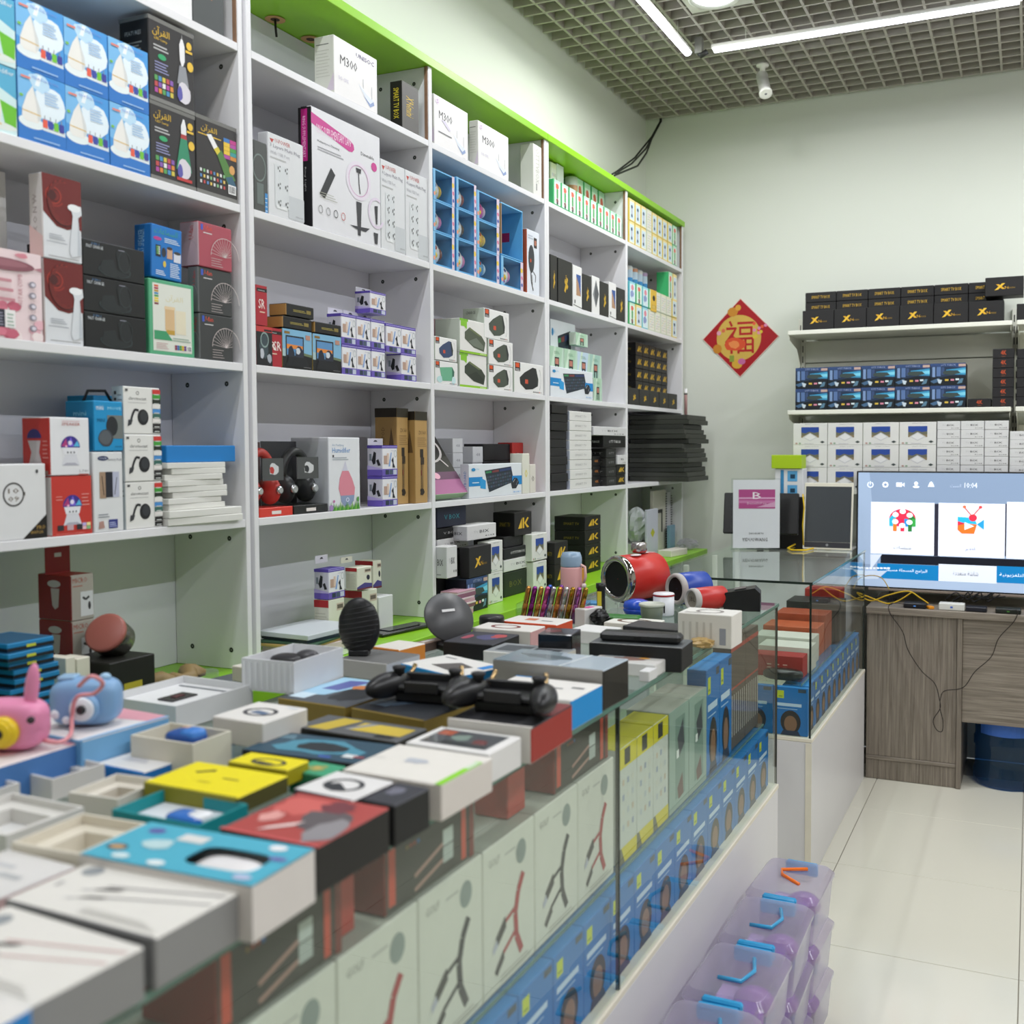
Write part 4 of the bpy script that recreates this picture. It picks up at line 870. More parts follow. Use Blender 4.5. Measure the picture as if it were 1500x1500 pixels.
# ---- cabinet 2, first bay
S('router_m300', 1, 488.5, 552.5, 49.5, 'router_carton', 'white router carton alone in front of the green ceiling board', sx=460, v=0)
S('xbox_v', 1, 588.5, 613.5, 116.5, 'tv_box_carton', 'black tv box carton standing on end beside the first divider', sx=571)
S('blister', 2, 371.5, 391.5, 203, 'blister_pack', 'dark grey blister pack with a blue corner', d=.03)
S('upower', 2, 392, 444.5, 191.5, 'power_strip_carton', 'white three layer power strip carton left of the ring lamp', d=.06, n=3, sx=380)
S('ring_lamp', 2, 455.5, 556.5, 153.8, 'ring_lamp_carton', 'big white ring lamp carton with a magenta banner', sx=436)
S('upower', 2, 557.6, 630, 231, 'power_strip_carton', 'white four layer power strip carton right of the ring lamp', d=.06, n=4, nc=2, group='four layer power strip cartons')
S('sr_red', 3, 375, 413, 476, 'red_gamepad_carton', 'red and black gamepad carton with a large SR', d=.1, v=1)
S('sr_red', 3, 374.2, 391.5, 416, 'red_gamepad_carton', 'slim red carton leaning on top of the red and black one', yb=475, d=.1)
S('trigger', 3, 413.6, 457, 480, 'trigger_carton', 'game trigger carton picturing a phone under a blue sky', d=.15)
S('trigger', 3, 458, 500, 487.5, 'trigger_carton', 'game trigger carton with a phone, next to the purple cartons', d=.15)
S('black_lid', 3, 414, 457.5, 461.5, 'black_flat_carton', 'black flat carton lying on the left trigger carton', yb=479.3, d=.16)
S('black_lid', 3, 419, 460.5, 443, 'black_flat_carton', 'black flat carton with kraft side, topmost of its stack', yb=461.3, sx=394)
S('black_lid', 3, 461, 500.5, 470, 'black_flat_carton', 'black flat carton lying on the right trigger carton', yb=487, d=.16)
def hang_tab(o, w, h, d, c='#dedee2'):
    g = G(); t = .22*h; g.box((-w/2, d-.002, 0), (w/2, d-.0008, t), c)
    g.add([(-w*.14, d-.0024, t*.5), (w*.14, d-.0024, t*.5), (w*.06, d-.0024, t*.75), (-w*.06, d-.0024, t*.75)], [(0, 1, 2, 3)], '#4a4a50'); put('hang_tab', g, o, Matrix.Translation((0, 0, h)))
HL = 'purple and white phone holder carton'
def holders(lv, xl, xr, yt, nc, nr, yb=None, sx=None, lab='', inset=.004, tabs=True):
    o, q = S('holder', lv, xl, xr, yt, 'phone_holder_carton', HL+' '+lab, yb=yb, nc=nc, nr=nr, sx=sx, d=.08, inset=inset, group='purple phone holder cartons')
    if tabs:
        for c in o[-nc:]: hang_tab(c, (q[1]-q[0])/nc-.003, (q[3]-q[2])/nr, q[5])
holders(3, 500.5, 564, 458, 3, 2, sx=480, lab='of the block of six')
holders(3, 587.5, 610, 515.5, 1, 1, sx=566, lab='alone under the raised pair', tabs=False)
holders(3, 566, 610, 472.5, 2, 1, yb=515, lab='of the raised pair')
holders(3, 542, 565.5, 425, 1, 1, yb=457.6, sx=520, lab='on top of the block')
def headset_box(xl, xr, yt, c, base, label):
    xf = XF-.004; z0 = LT[4]+.0006; Y0 = onX(xl, 700, xf).y; Y1 = onX(xr, 700, xf).y; w = Y1-Y0-.002; h = onX(xl, yt, xf).z-z0; d = .1
    e = empty('headphone_carton', TR(xf, (Y0+Y1)/2, z0, 90), label, 'box', 'windowed headphone cartons')
    a = Art(G(), w, d, h); a.g.box((-w/2, 0, 0), (w/2, d, h*.12), base, 'gloss', .001); a.rect(.36, .03, .64, .075, '#e8e0dc'); put('base_card', a.g, e)
    g = G(); g.box((-w/2, d-.002, h*.1202), (w/2, d, h), '#3c3a40' if base[1] == '1' else '#5c4446'); put('back_card', g, e)
    a = Art(G(), w*.62, .002, h*.3); a.g.box((-w*.31, 0, 0), (w*.31, .0015, h*.3), '#4c4d4e'); a.blob(.5, .5, .3, .3, '#d8d8da', 4, 14, .5).blob(.45, .45, .15, .2, c, 6, 10, .4); put('inner_card', a.g, e, Matrix.Translation((-w*.02, .006, h*.48)))
    hp = []
    for i in range(15): t = math.pi*i/14; hp.append((w*.36*math.cos(t), .05, h*.52+h*.34*math.sin(t)))
    g = G(); g.tube(hp, .011, c, 'satin', 10)
    for sg in (-1, 1): g.ell((sg*w*.3, .05, h*.34), (w*.15, .032, h*.2), c, 'satin'); g.lathe([(w*.09, -.004), (w*.1, 0), (w*.06, .004)], '#c9c9cc', 'metal', 16, T=TR(sg*w*.3, .018, h*.34, 0, 90))
    put('headphones', g, e)
    g = G(); g.box((-w/2, .0, h*.1205), (w/2, d-.0025, h), '#fff', 'film'); put('clear_sleeve', g, e)
headset_box(378.8, 428.6, 647, '#c23a34', '#d8382c', 'clear fronted carton holding red headphones')
headset_box(429.2, 480, 646, '#2c2d30', '#191a1c', 'clear fronted carton holding black headphones')
S('humidifier', 4, 480.8, 527.5, 640, 'humidifier_carton', 'white humidifier carton with a pink drop and grass', d=.12)
holders(4, 560, 582.5, 652, 1, 2, sx=538, lab='by the kraft cartons')
S('tripod_kraft', 4, 581, 598, 597, 'tripod_carton', 'taller kraft tripod carton with a dark lid', inset=.025, d=.075)
S('tripod_kraft', 4, 607.5, 626, 602, 'tripod_carton', 'kraft tripod carton with a dark lid next to the side panel', inset=.006, d=.07)

# ---- cabinet 2, second bay
S('router_m300', 1, 635.5, 685.5, 136, 'router_carton', 'white router carton with a lilac round badge', v=1, d=.06)
S('router_m300', 1, 700, 745, 175, 'router_carton', 'white router carton in the middle of its compartment', v=2, sx=687)
o = S('plain', 1, 781, 793.5, 209, 'tv_box_carton', 'slim white carton with faint writing down its edge', sx=762, c='#dedfd8', side='#d4d6cc')[0][0]
a = Art(G(), .055, .1, .175); a.text('OTTTVBOX', .25, .25, .75, .95, '#bdbdb4', -90).rect(.3, .1, .42, .24, '#777'); put('printed_label', a.g, o)
def toybox(xl, xr, yt, yb, body, spot, face, label, horn):
    xf = XF-.003; p0 = onX(xl, yb, xf); p1 = onX(xr, yb, xf); w = p1.y-p0.y-.002; z0 = max(p0.z, LT[2]+.0006); h = onX(xl, yt, xf).z-z0-.001; d = .12
    e = empty('toy_box', TR(xf, (p0.y+p1.y)/2, z0, 90), label, 'toy box', 'blue window boxes with toy eggs')
    g = G(); t = .004
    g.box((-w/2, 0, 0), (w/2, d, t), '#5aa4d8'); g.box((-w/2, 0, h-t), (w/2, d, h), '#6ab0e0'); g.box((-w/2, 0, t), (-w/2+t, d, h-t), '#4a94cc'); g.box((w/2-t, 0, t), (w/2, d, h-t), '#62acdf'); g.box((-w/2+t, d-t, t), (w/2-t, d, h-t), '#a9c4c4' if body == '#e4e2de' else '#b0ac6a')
    a = Art(g, w, d, h); a.rect(0, 0, .1, 1, '#7cb8e0').rect(.88, 0, 1, 1, '#d8c8d8').blob(.93, .7, .06, .1, '#e8c84a', 3).blob(.94, .45, .05, .08, '#d87a9a', 5).blob(.94, .2, .05, .07, '#4a5aa8', 6).blob(.05, .2, .05, .08, '#e89a7a', 2)
    put('carton', g, e)
    r = min(w, h)*.40; gt = G(); gt.ell((-w*.06, .055, t+r*1.02), (r, r*.95, r*1.02), body, 'gloss')
    gt.ell((-w*.06+r*.72, .04, t+r), (r*.3, r*.5, r*.55), face, 'gloss', 12, 8); gt.ell((-w*.06-r*.25, .055-r*.86, t+r*.8), (r*.26, r*.14, r*.24), '#e6c43a', 'gloss', 10, 6); gt.ell((-w*.06-r*.15, .055-r*.8, t+r*1.35), (r*.14, r*.16, r*.2), spot, 'gloss', 10, 6); gt.ell((-w*.06-r*.3, .055-r*.74, t+r*.45), (r*.12, r*.2, r*.14), '#c23a8a', 'gloss', 10, 6)
    put('toy_egg', gt, e)
    if horn:
        for sg in (-1, 1): gh = G(); gh.lathe([(.007, 0), (.005, .012), (.001, .02)], horn, 'gloss', 8, T=TR(-w*.06+sg*r*.5, .055, t+r*1.7, 0, 0, sg*18)); put('ear', gh, e)
    sbox('window', (-w/2+t, .0025, t), (w/2-t, .003, h-t), 'film', e, 0)
for c, (x0, x1, y0, y1) in enumerate([(634.5, 666, 245, 383), (668.5, 698, 258, 393), (698.5, 731.5, 277, 405)]):
    for r in range(3):
        a_, b_ = y0+(y1-y0)*r/3, y0+(y1-y0)*(r+1)/3
        bd, sp, fc = [[('#e4e2de', '#2a3a8a', '#e0b84a'), ('#e4e2de', '#2a3a8a', '#d88ab8'), ('#e4e2de', '#c04a3a', '#7a4a44')], [('#e4e2de', '#2a3a8a', '#a0605a'), ('#e4e2de', '#2a3a8a', '#6a584a'), ('#e4e2de', '#2a3a8a', '#d88ab8')], [('#c8589a', '#c04a8a', '#d8c0d0'), ('#d8a846', '#c04a3a', '#e0c060'), ('#4a90c0', '#c04a3a', '#b8d4e4')]][c][r]
        nmc = [['white toy egg with yellow patch, top of first column', 'white toy egg with pink patch, middle of first column', 'white toy egg with brown patch, bottom of first column'], ['white toy egg with red brown patch, second column', 'white toy egg with dark patch, second column', 'white toy egg with pink patch, second column'], ['magenta toy egg', 'yellow toy egg', 'blue toy egg']][c][r]
        toybox(x0, x1, a_, b_ if r < 2 else b_+6, bd, sp, fc, 'blue window box, '+nmc, [None, '#d8c03a', '#c04a8a', '#e0b84a'][(c+r) % 4])
toybox(734, 766.5, 373, 424, '#e4e2de', '#2a3a8a', '#d88ab8', 'blue window box with a white egg under the empty blue carton', None)
xf = XF-.003; p0 = onX(734, 373, xf); p1 = onX(766, 373, xf); w = p1.y-p0.y-.003; h = onX(734, 296, xf).z-p0.z; g = G(); t = .004; d = .13
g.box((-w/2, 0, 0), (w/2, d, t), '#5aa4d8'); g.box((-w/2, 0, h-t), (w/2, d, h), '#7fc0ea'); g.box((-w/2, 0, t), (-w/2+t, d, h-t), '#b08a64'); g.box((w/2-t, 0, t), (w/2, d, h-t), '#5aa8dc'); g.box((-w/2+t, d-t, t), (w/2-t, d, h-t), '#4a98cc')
a = Art(g, w, d-2*t, h); g.add([(w/2-t-.0004, .05, h*.42), (w/2-t-.0004, .08, h*.42), (w/2-t-.0004, .08, h*.6), (w/2-t-.0004, .05, h*.6)], [(0, 3, 2, 1)], '#a82a5a')
put('display_carton', g, None, TR(xf, (p0.y+p1.y)/2, p0.z+.001, 90), 'empty open blue display carton above a toy egg box', 'box')
S('tripod_white', 2, 771.5, 790, 334, 'tripod_carton', 'white carton with an orange side next to the toy boxes', d=.12)
S('plain', 3, 647, 674, 466, 'pink_carton', 'plain pale pink carton at the back behind small speaker cartons', inset=.1, d=.09, c='#c9a8a8')
S('jbl_box', 3, 637, 669.5, 491.5, 'speaker_carton', 'small white carton picturing a navy speaker', yb=526.3, d=.09, c='#3a4a6c')
S('jbl_box', 3, 637, 671, 527, 'speaker_carton', 'small white carton picturing a mint green speaker', d=.09, v=1)
S('green_speaker', 3, 673.5, 713.5, 465, 'speaker_carton', 'white carton with lime green band picturing a camouflage speaker', nr=2, d=.09, vs=[1, 0])
S('jbl_box', 3, 715.5, 751.5, 495.5, 'speaker_carton', 'white carton picturing a grey round speaker', nr=2, d=.09, group='grey speaker cartons')
S('jbl_box', 3, 709, 746, 450, 'speaker_carton', 'white carton picturing a grey speaker, laid crosswise on top', yb=494, sx=678)
S('jbl_box', 3, 753, 796, 528.5, 'speaker_carton', 'white carton picturing a black speaker beside the divider', d=.12, c='#2a2c2c')
S('keyboard_box', 4, 686.5, 764.5, 680, 'keyboard_carton', 'white and blue keyboard and mouse carton on the low board', sx=676, d=.05)
for k, (a_, b_, t_, n) in enumerate([(664, 679, 642, 4), (693, 708, 654, 3)]):
    S('plain', 4, a_, b_, t_, 'small_white_carton', 'small white carton stacked behind the keyboard carton', inset=.1, d=.07, nr=n, c='#d8d9dd', txt='48', tc='#9a9aa4', group='small white cartons behind the keyboard')
S('plain', 4, 709, 750, 650, 'flat_black_carton', 'black carton with red end behind the keyboard carton', inset=.1, d=.08, nr=3, c='#17171a', group='black cartons behind the keyboard')
S('plain', 4, 751, 772, 648, 'red_carton', 'small red and black carton behind the keyboard carton', inset=.09, d=.06, nr=2, c='#b02c28', txt='X', tc='#301010', group='small red cartons')
S('plain', 4, 765.3, 776, 664, 'yellow_white_carton', 'slim white carton with a yellow top and a cable picture', d=.05, c='#dcdccf', txt='o', tc='#d8c820')
S('plain', 4, 776.4, 785, 680, 'cable_carton', 'slim cream carton picturing a dark cable loop', d=.05, c='#dad6cc', txt='0', tc='#4a4038')
w = .2; ph = carton('plain', .2, .03, .235, TR(XF-.004, onX(660, 700, XF).y, LT[4]+.003, 90, 0), 'ring_lamp_carton', 'black carton with a white ring, fading to pink, leaning against the back', c='#2c2628', mat='gloss')
ph.matrix_basis = TR(XF-.008, 2.716, LT[4]+.0215, 90, -34)
a = Art(G(), .2, .03, .235); a.poly([(0, 0), (1, 0), (1, .22), (0, .22)], '#a86a90').rect(0, .22, 1, .34, '#6a4a60').ring(.42, .72, .5, .24, .12, '#dcd6d4', 28).path([(.72, .56), (.86, .42)], .03, '#dcd6d4').ell(.16, .28, .1, .05, '#e0a0b4').ell(.36, .28, .1, .05, '#e8b0c0'); put('printed_front', a.g, ph)
sbd = G(); sbd.box((-.1, 0, -.0005), (.1, .03, .001), '#9ab890'); put('green_end', sbd, ph, Matrix.Translation((0, 0, -.001)))

# ---- cabinet 3, first bay
S('toothbrush', 1, 810, 911, 260.5, 'toothbrush_carton', 'green slim carton in the front row of ten', nc=10, d=.06, v=0, group='green slim cartons')
S('toothbrush', 1, 844, 886, 258, 'toothbrush_carton', 'green slim carton in the back row beside the tumbler', nc=4, d=.06, inset=.1, v=0, group='green slim cartons at the back')
S('toothbrush', 1, 806, 815.5, 236, 'toothbrush_carton', 'cream slim carton behind the green ones beside the divider', inset=.085, d=.05, v=3)
S('plain', 1, 816, 826, 236, 'white_carton', 'white and green carton with dark pictures behind the green row', inset=.085, d=.05, c='#dfe6e0', txt='LLL', tc='#3a3a3a')
pz = onX(836, 300, XF-.1); g = G(); g.lathe([(.024, 0), (.026, .01), (.026, .045), (.026, .085), (.027, .11), (.0265, .145)], '#fff', 'satin', 18, cols=['#3a90d0', '#3a90d0', '#4a9ad8', '#d8a07a', '#d8dcdc'])
carton('plain', .06, .06, .054, TR(XF-.08, onX(836.5, 260, XF-.11).y, LT[1]+.0006, 90), 'green_carton', 'plain green carton supporting the tumbler', c='#3d9a62')
put('tumbler', g, None, TR(XF-.11, onX(836.5, 260, XF-.11).y, 2.432), 'blue and white tumbler standing above the green slim cartons', 'tumbler')
S('toothbrush', 1, 921, 992, 289, 'toothbrush_carton', 'cream and yellow slim carton picturing a bottle', nc=9, nr=2, d=.06, vs=[1, 1, 1, 3, 1, 1, 1, 1, 0], group='cream slim cartons')
for k, (a_, b_, t_, kd, kw) in enumerate([(806, 816.3, 371.5, 'x_tall', {}), (817.5, 838.5, 376.5, 'x_tall', {}), (839.3, 852.6, 387, 'white_pic', dict(v=0)), (853.4, 866.6, 400, 'x_tall', {}), (867.4, 878.4, 403, 'white_pic', dict(v=1)), (879, 891.6, 411, 'x_tall', {}), (892.4, 902.8, 412, 'white_pic', dict(v=0)), (903.6, 916, 420, 'x_tall', {})]):
    lb = ['black upright carton against the divider', 'wide black upright carton', 'white upright carton with a picture of a hand between black ones', 'black upright carton left of the diamond patterned one', 'white upright carton with a grey diamond', 'black upright carton right of the diamond patterned one', 'white upright carton with a blue picture', 'black upright carton at the end of the row'][k]
    S(kd, 2, a_, b_, t_, 'upright_carton', lb, d=.1, group='upright black and white cartons', **kw)
S('keyboard_box', 3, 806, 843, 466, 'keyboard_carton', 'keyboard carton behind the row of smart band cartons', inset=.06, d=.05)
S('band_box', 3, 806, 881.5, 505.5, 'smart_band_carton', 'pale green smart band carton in the row of four', inset=.02, nc=4, d=.035, vs=[0, 0, 1, 2], yb=546, group='smart band cartons')
S('band_box', 3, 869.5, 882, 553, 'smart_band_carton', 'pale green smart band carton right of the front keyboard carton', d=.03)
S('plain', 3, 812, 868, 547.5, 'white_carton', 'white carton supporting the smart band cartons', inset=.02, d=.035, c='#d2d8d6')
S('band_box', 3, 843.5, 861, 486, 'smart_band_carton', 'smart band carton standing on the row of four', yb=505, inset=.02, d=.03)
S('keyboard_box', 3, 806, 868.5, 535, 'keyboard_carton', 'keyboard and mouse carton in front of the smart band cartons', d=.014)
# black stacks on the low board
def stack(lv, xl, xr, yt, n, label, name, group, c, d=.15, inset=.004, jit=.006, yb=None, kind='plain', tagc=None, rot=0, **kw):
    xf = XF-inset; Y0 = onX(xl, yt+30, xf).y; Y1 = onX(xr, yt+30, xf).y; z0 = onX(xl, yb, xf).z if yb else LT[lv]+.0006; h = (onX(xl, yt, xf).z-z0)/n
    for k in range(n):
        r = random.Random(k*13+int(xl))
        carton(kind, round(Y1-Y0-.004, 3), d, round(h-.0006, 4), TR(xf-jit+r.uniform(-jit, jit), (Y0+Y1)/2+r.uniform(-jit, jit)*.8, z0+h*k, 90+rot+r.uniform(-1.5, 1.5)), name, label, 'box', group, c=c, **kw)
stack(4, 808.5, 833, 592, 10, 'flat black carton in the stack beside the divider', 'flat_black_carton', 'flat black cartons in a stack', '#201f1f', d=.17)
S('ott_box', 4, 834.5, 867, 602, 'tv_box_carton', 'white tv box carton in the tall white stack', nr=8, d=.15, c='#dcdcd8', lc='#aeb4c4', t='SMART TV', tc='#aaa', group='white tv box cartons in a tall stack')
S('ott_box', 4, 868.5, 880, 668, 'tv_box_carton', 'black tv box carton in the middle stack', nr=3, d=.13, inset=.03, c='#1a1a1a', t='4K', tc='#c07a3a', group='black tv box cartons in the middle stack')
S('ott_box', 4, 888.6, 903, 657, 'tv_box_carton', 'charcoal tv box carton beside the middle stack', nr=4, d=.13, c='#2b2c2a', t='OTT', tc='#999', group='charcoal tv box cartons')
S('gold_4k', 4, 903.5, 919, 681, 'tv_box_carton', 'black tv box carton with gold 4K sign under the small white one', nr=2, d=.1, inset=.002, group='black cartons with gold sign')
S('white_iix', 4, 904.5, 919, 666.5, 'flat_white_carton', 'flat white carton laid on the gold sign cartons', yb=680.4, inset=.0005, d=.12)
S('ott_box', 4, 884, 919, 638, 'tv_box_carton', 'black tv box carton between the two flat white ones', yb=655.4, inset=.002, d=.12, c='#161616', t='OTT TVBOX', tc='#d8d8d8')
S('white_iix', 4, 869.5, 919, 624, 'flat_white_carton', 'long flat white carton lying over the black ones', yb=637.4, inset=.0005, d=.12)
# ---- cabinet 3, second bay
S('toothbrush', 2, 921, 992, 441.6, 'toothbrush_carton', 'mixed slim carton in the bottom row beside the end panel', nc=8, d=.06, vs=[0, 1, 2, 3, 3, 3, 3, 1], group='mixed slim cartons in the bottom row')
S('toothbrush', 2, 921, 992, 410.5, 'toothbrush_carton', 'mixed slim carton in the second row beside the end panel', yb=441, nc=8, d=.06, vs=[2, 0, 2, 0, 3, 3, 3, 1], group='mixed slim cartons in the second row')
S('tb_gold', 2, 953.5, 962, 423, 'gold_carton', 'golden slim carton with a black round window', yb=455, inset=.0012, d=.003)
carton('plain', .42, .06, .2, TR(XF-.07, 4.5, LT[2]+.0006, 90), 'green_carton', 'green carton supporting the blue tumblers', c='#3d9a62')
S('toothbrush', 2, 979, 992, 397, 'toothbrush_carton', 'green and yellow slim carton in the highest row', yb=438, nc=2, d=.06, vs=[0, 1], group='highest slim cartons')
zt_ = LT[2]+.2008
for k in range(6):
    g = G(); g.lathe([(.02, 0), (.022, .01), (.022, .045), (.022, .08), (.023, .095), (.018, .1)], '#fff', 'gloss', 16, cols=['#3a90d0', '#3f98d8', '#c8dcec', ['#c8683a', '#d88a5a', '#e0e0dc', '#cf8a60', '#dcdcd8', '#b49ac0'][k], '#c9cdd0'])
    put('tumbler', g, None, TR(XF-.105, 4.33+.066*k, zt_+.001), 'small blue tumbler with a clear lid on the slim cartons', 'tumbler', 'small blue tumblers')
S('gold_4k', 3, 931.5, 978, 501, 'tv_box_carton', 'small black gold sign carton of the big block', inset=.055, nc=5, nr=5, d=.12, group='small black cartons with gold sign')
S('x_tall', 3, 921, 992, 567, 'tv_box_carton', 'black carton with gold sign in the front row of five', nc=5, d=.045, group='front row of black cartons')
zz = LT[4]+.0006
for k in range(14):
    r = random.Random(k); h = .0228
    carton('plain', .3+.02*r.random(), .3, h-.0007, TR(-1.498-.01*(k % 4), 4.745+.01*r.uniform(-1, 1), zz, 90+r.uniform(-1.2, 1.2)), 'flat_grey_carton', 'flat dark grey carton in the thick pile sticking out of the shelf', group='flat dark grey cartons in a pile', c=['#34362f', '#3a3c36', '#2c2e29'][k % 3]); zz += h
g = G(); g.lathe([(.008, 0), (.008, .1), (.009, .102), (.009, .108), (.008, .11), (.008, .13)], '#c89a98', 'satin', 10, cols=['#d0a4a2', '#555', '#555', '#cfc9b8', '#ddd']); put('pencil', g, None, TR(-1.56, onX(1004.5, 600, -1.56).y, zz+.0005), 'pale red tube standing on the dark grey pile', 'tube')
# ================================================================== goods on the green worktop
@design
def folder_blue(a, **k):
    a.rect(0, .1, 1, .5, '#10161c').rect(.4, .3, .6, .62, '#c8cc3a')
    a.on('L').rect(0, .1, 1, .5, '#10161c'); a.on('T').rect(.05, .05, .95, .95, '#26506e')
    return dict(c='#1a7fb4', T='#1f6f9c')
@design
def micro_red(a, **k):
    a.text('MICRO', .08, .82, .7, .93, '#a04a3a').lines(.08, .74, .5, .79, 1, '#a86a5a').rect(.4, .08, .95, .62, '#d4d8d8').path([(.5, .5), (.62, .44), (.78, .5)], .05, '#2a2c2e').ell(.78, .3, .06, .09, '#2a2c2e')
    a.on('L').ell(.5, .8, .2, .08, '#b9b4b0').poly([(.4, .7), (.66, .7), (.62, .3), (.52, .24), (.44, .32)], '#b4aaa6')
    return dict(c='#9c988c', F='#a8a499', L='#7c1d1a', T='#8a2a24')
@design
def adapter(a, **k):
    a.rect(.5, .74, .95, .9, '#c8b8a8').rect(.54, .78, .9, .87, '#6a6058').blob(.74, .5, .12, .14, '#26283a', 4, 10, .3).poly([(0, 0), (1, 0), (1, .22), (.5, .3), (0, .14)], '#4a4486').rect(0, 0, 1, .07, '#6a2a34')
    a.on('L').rect(0, .84, 1, 1, '#a8282c').lines(.08, .1, .9, .76, 10, '#b8b8a8', .3)
    return dict(c='#dcdccc', L='#d0d0c0', T='#dedccc')
def W5(kind, xl, xr, yt, name, label, x=-1.62, yb=None, nr=1, d=.1, sx=None, rot=0, **kw):
    z0 = onX(xl, yb, x).z if yb else LT[5]+.0006; ym = yt+15; Y0 = onX(xl, ym, x).y; Y1 = onX(xr, ym, x).y; zt = onX(xl, yt, x).z; h = (zt-z0)/nr; o = []
    if sx: d = max(.03, x-onY(sx, ym, Y0).x)
    if x-d < XBK+.002: d = x-XBK-.002
    for r in range(nr):
        o.append(carton(kind, round(Y1-Y0-.0015, 4), round(d, 3), round(h-.0007, 4), TR(x, (Y0+Y1)/2, z0+h*r, 90+rot), name, label+(ROW[nr][r] if nr in ROW else ''), 'box', kw.pop('group', None) if nr == 1 else label, **kw))
    return o
# below cabinet 1
x = -1.56; z = LT[5]+.0006; yA = onX(8, 950, -1.56).y; yB = onX(84, 950, -1.56).y
for k in range(12):
    r = random.Random(k+5); h = .0155
    carton('folder_blue', round(yB-yA-.01, 3), .11, h-.0006, TR(x+r.uniform(-.006, .006), (yA+yB)/2+r.uniform(-.006, .006)+(.008 if k in (7, 8) else 0), z, 90+r.uniform(-3, 3)), 'tablet_carton', 'flat blue and black tablet carton in the pile beside the red cartons', 'box', 'blue tablet cartons beside the red ones'); z += h
z = LT[5]+.0006
for k in range(15):
    r = random.Random(k+50); carton('folder_blue', .17, .14, .0149, TR(-1.6+r.uniform(-.005, .005), yA-.1+r.uniform(-.004, .004), z, 90+r.uniform(-2, 2)), 'tablet_carton', 'flat blue and black tablet carton in the tallest blue pile', 'box', 'blue tablet cartons in the tallest pile'); z += .0155
o = W5('micro_red', 103, 138, 843, 'micro_carton', 'red sided grey carton picturing a small white device', x=-1.69, d=.09, nr=3)
g = G(); g.box((-.02, .02, 0), (.035, .0215, .06), '#8c1f1c'); g.box((0, .0195, .032), (.015, .0197, .04), '#c8c8c0'); put('hang_tab', g, o[2], Matrix.Translation((-.012, .04, (onX(103, 843, -1.69).z-LT[5])/3-.0008)))
W5('plain', 112, 133, 965, 'small_white_carton', 'small white carton below the red sided cartons', x=-1.6, d=.05, nr=1, c='#d8d4c4', txt='-', tc='#333')
W5('plain', 96, 111.5, 964, 'small_white_carton', 'small white carton beside the blue pile', x=-1.6, d=.05, c='#dcd8c8', txt='-', tc='#333')
o = W5('plain', 160, 228, 972, 'black_carton', 'black carton on the worktop with a gold tag under the tin', x=-1.57, d=.14, c='#191915', txt='-', tc='#b0a030')[0]
p = onX(170, 960, -1.62); e = empty('round_tin', TR(-1.63, p.y, o.matrix_basis.translation.z+.066, 0, 62, 20), 'round silver tin with a red rim lying tilted on the black carton', 'tin')
zt = onX(160, 972, -1.57).z
e.matrix_basis = TR(-1.63, p.y, zt+.034, 20, 58, 0)
g = G(); g.lathe([(.001, -.02), (.036, -.02), (.037, -.018), (.037, .018), (.036, .02)], '#8f8d84', 'metal', 28); put('can', g, e)
g = G(); g.lathe([(.036, .0201), (.0385, .0202), (.0385, .028), (.034, .03), (.001, .03)], '#9a5a50', 'satin', 28); put('lid', g, e)
g = G(); g.lathe([(.03, 0), (.032, .002), (.032, .03), (.03, .032), (.001, .032)], '#8d8878', 'metal', 24); put('round_tin', g, None, TR(-1.7, onX(148, 965, -1.7).y, LT[5]+.0006), 'small dull tin standing behind the black carton', 'tin')
g = G(); P = [(-.07+.014*i, .012*math.sin(i*1.7), .026+.006*math.sin(i*.9)) for i in range(11)]
g.tube(P, [.008]+[.018+.004*math.sin(i*2) for i in range(9)]+[.006], '#8a744c', 'card', 10); put('cloth_roll', g, None, TR(-1.64, onX(258, 968, -1.64).y, LT[5]+.0015, 90), 'crumpled brown cloth roll on the worktop by the side panel', 'cloth')
g = G(); g.lathe([(.026, 0), (.028, .003), (.028, .026), (.026, .03)], '#b4b8a8', 'plastic_clear', 20); put('glass_jar', g, None, TR(-1.64, onX(302, 966, -1.64).y-.004, LT[5]+.0006), 'small clear jar on the worktop by the side panel', 'jar')
carton('plain', .17, .1, .012, TR(-1.53, 1.69, LT[5]+.0006, 84), 'tablet', 'flat grey tablet with a white edge on the worktop', 'tablet', c='#5c6066')
# below cabinet 2
o = W5('holder', 481, 505, 834, 'phone_holder_carton', 'purple phone holder carton standing on an adapter carton', x=-1.66, sx=460, yb=878.6)[0]
hang_tab(o, .05, .09, .05)
W5('adapter', 481, 505, 879.4, 'adapter_carton', 'adapter carton under the purple phone holder carton', x=-1.66, sx=460)
W5('adapter', 530, 553, 866, 'adapter_carton', 'adapter carton at the bottom beside the white open carton', x=-1.66, d=.08)
o = W5('adapter', 522.5, 545, 832, 'adapter_carton', 'adapter carton stacked in front, showing its plug', x=-1.655, yb=865.6, sx=506)[0]; hang_tab(o, .05, .07, .06, '#dcdccc')
W5('adapter', 546, 559, 822, 'adapter_carton', 'adapter carton pushed behind the stacked one', x=-1.69, yb=863, d=.06)
W5('plain', 554.5, 576, 875, 'white_open_carton', 'small plain white carton beside the adapter cartons', x=-1.67, d=.07, c='#d6d8d8')
g = G(); g.box((-.1, -.035, 0), (.1, .035, .01), '#17171a', 'gloss', .003); g.box((-.06, -.02, .0101), (.06, .02, .012), '#2a2a2e', 'gloss'); put('card_reader', g, None, TR(-1.62, onX(585, 904, -1.62).y, LT[5]+.0006, 80), 'slim black device lying on the green worktop', 'device')
z = LT[5]+.0006
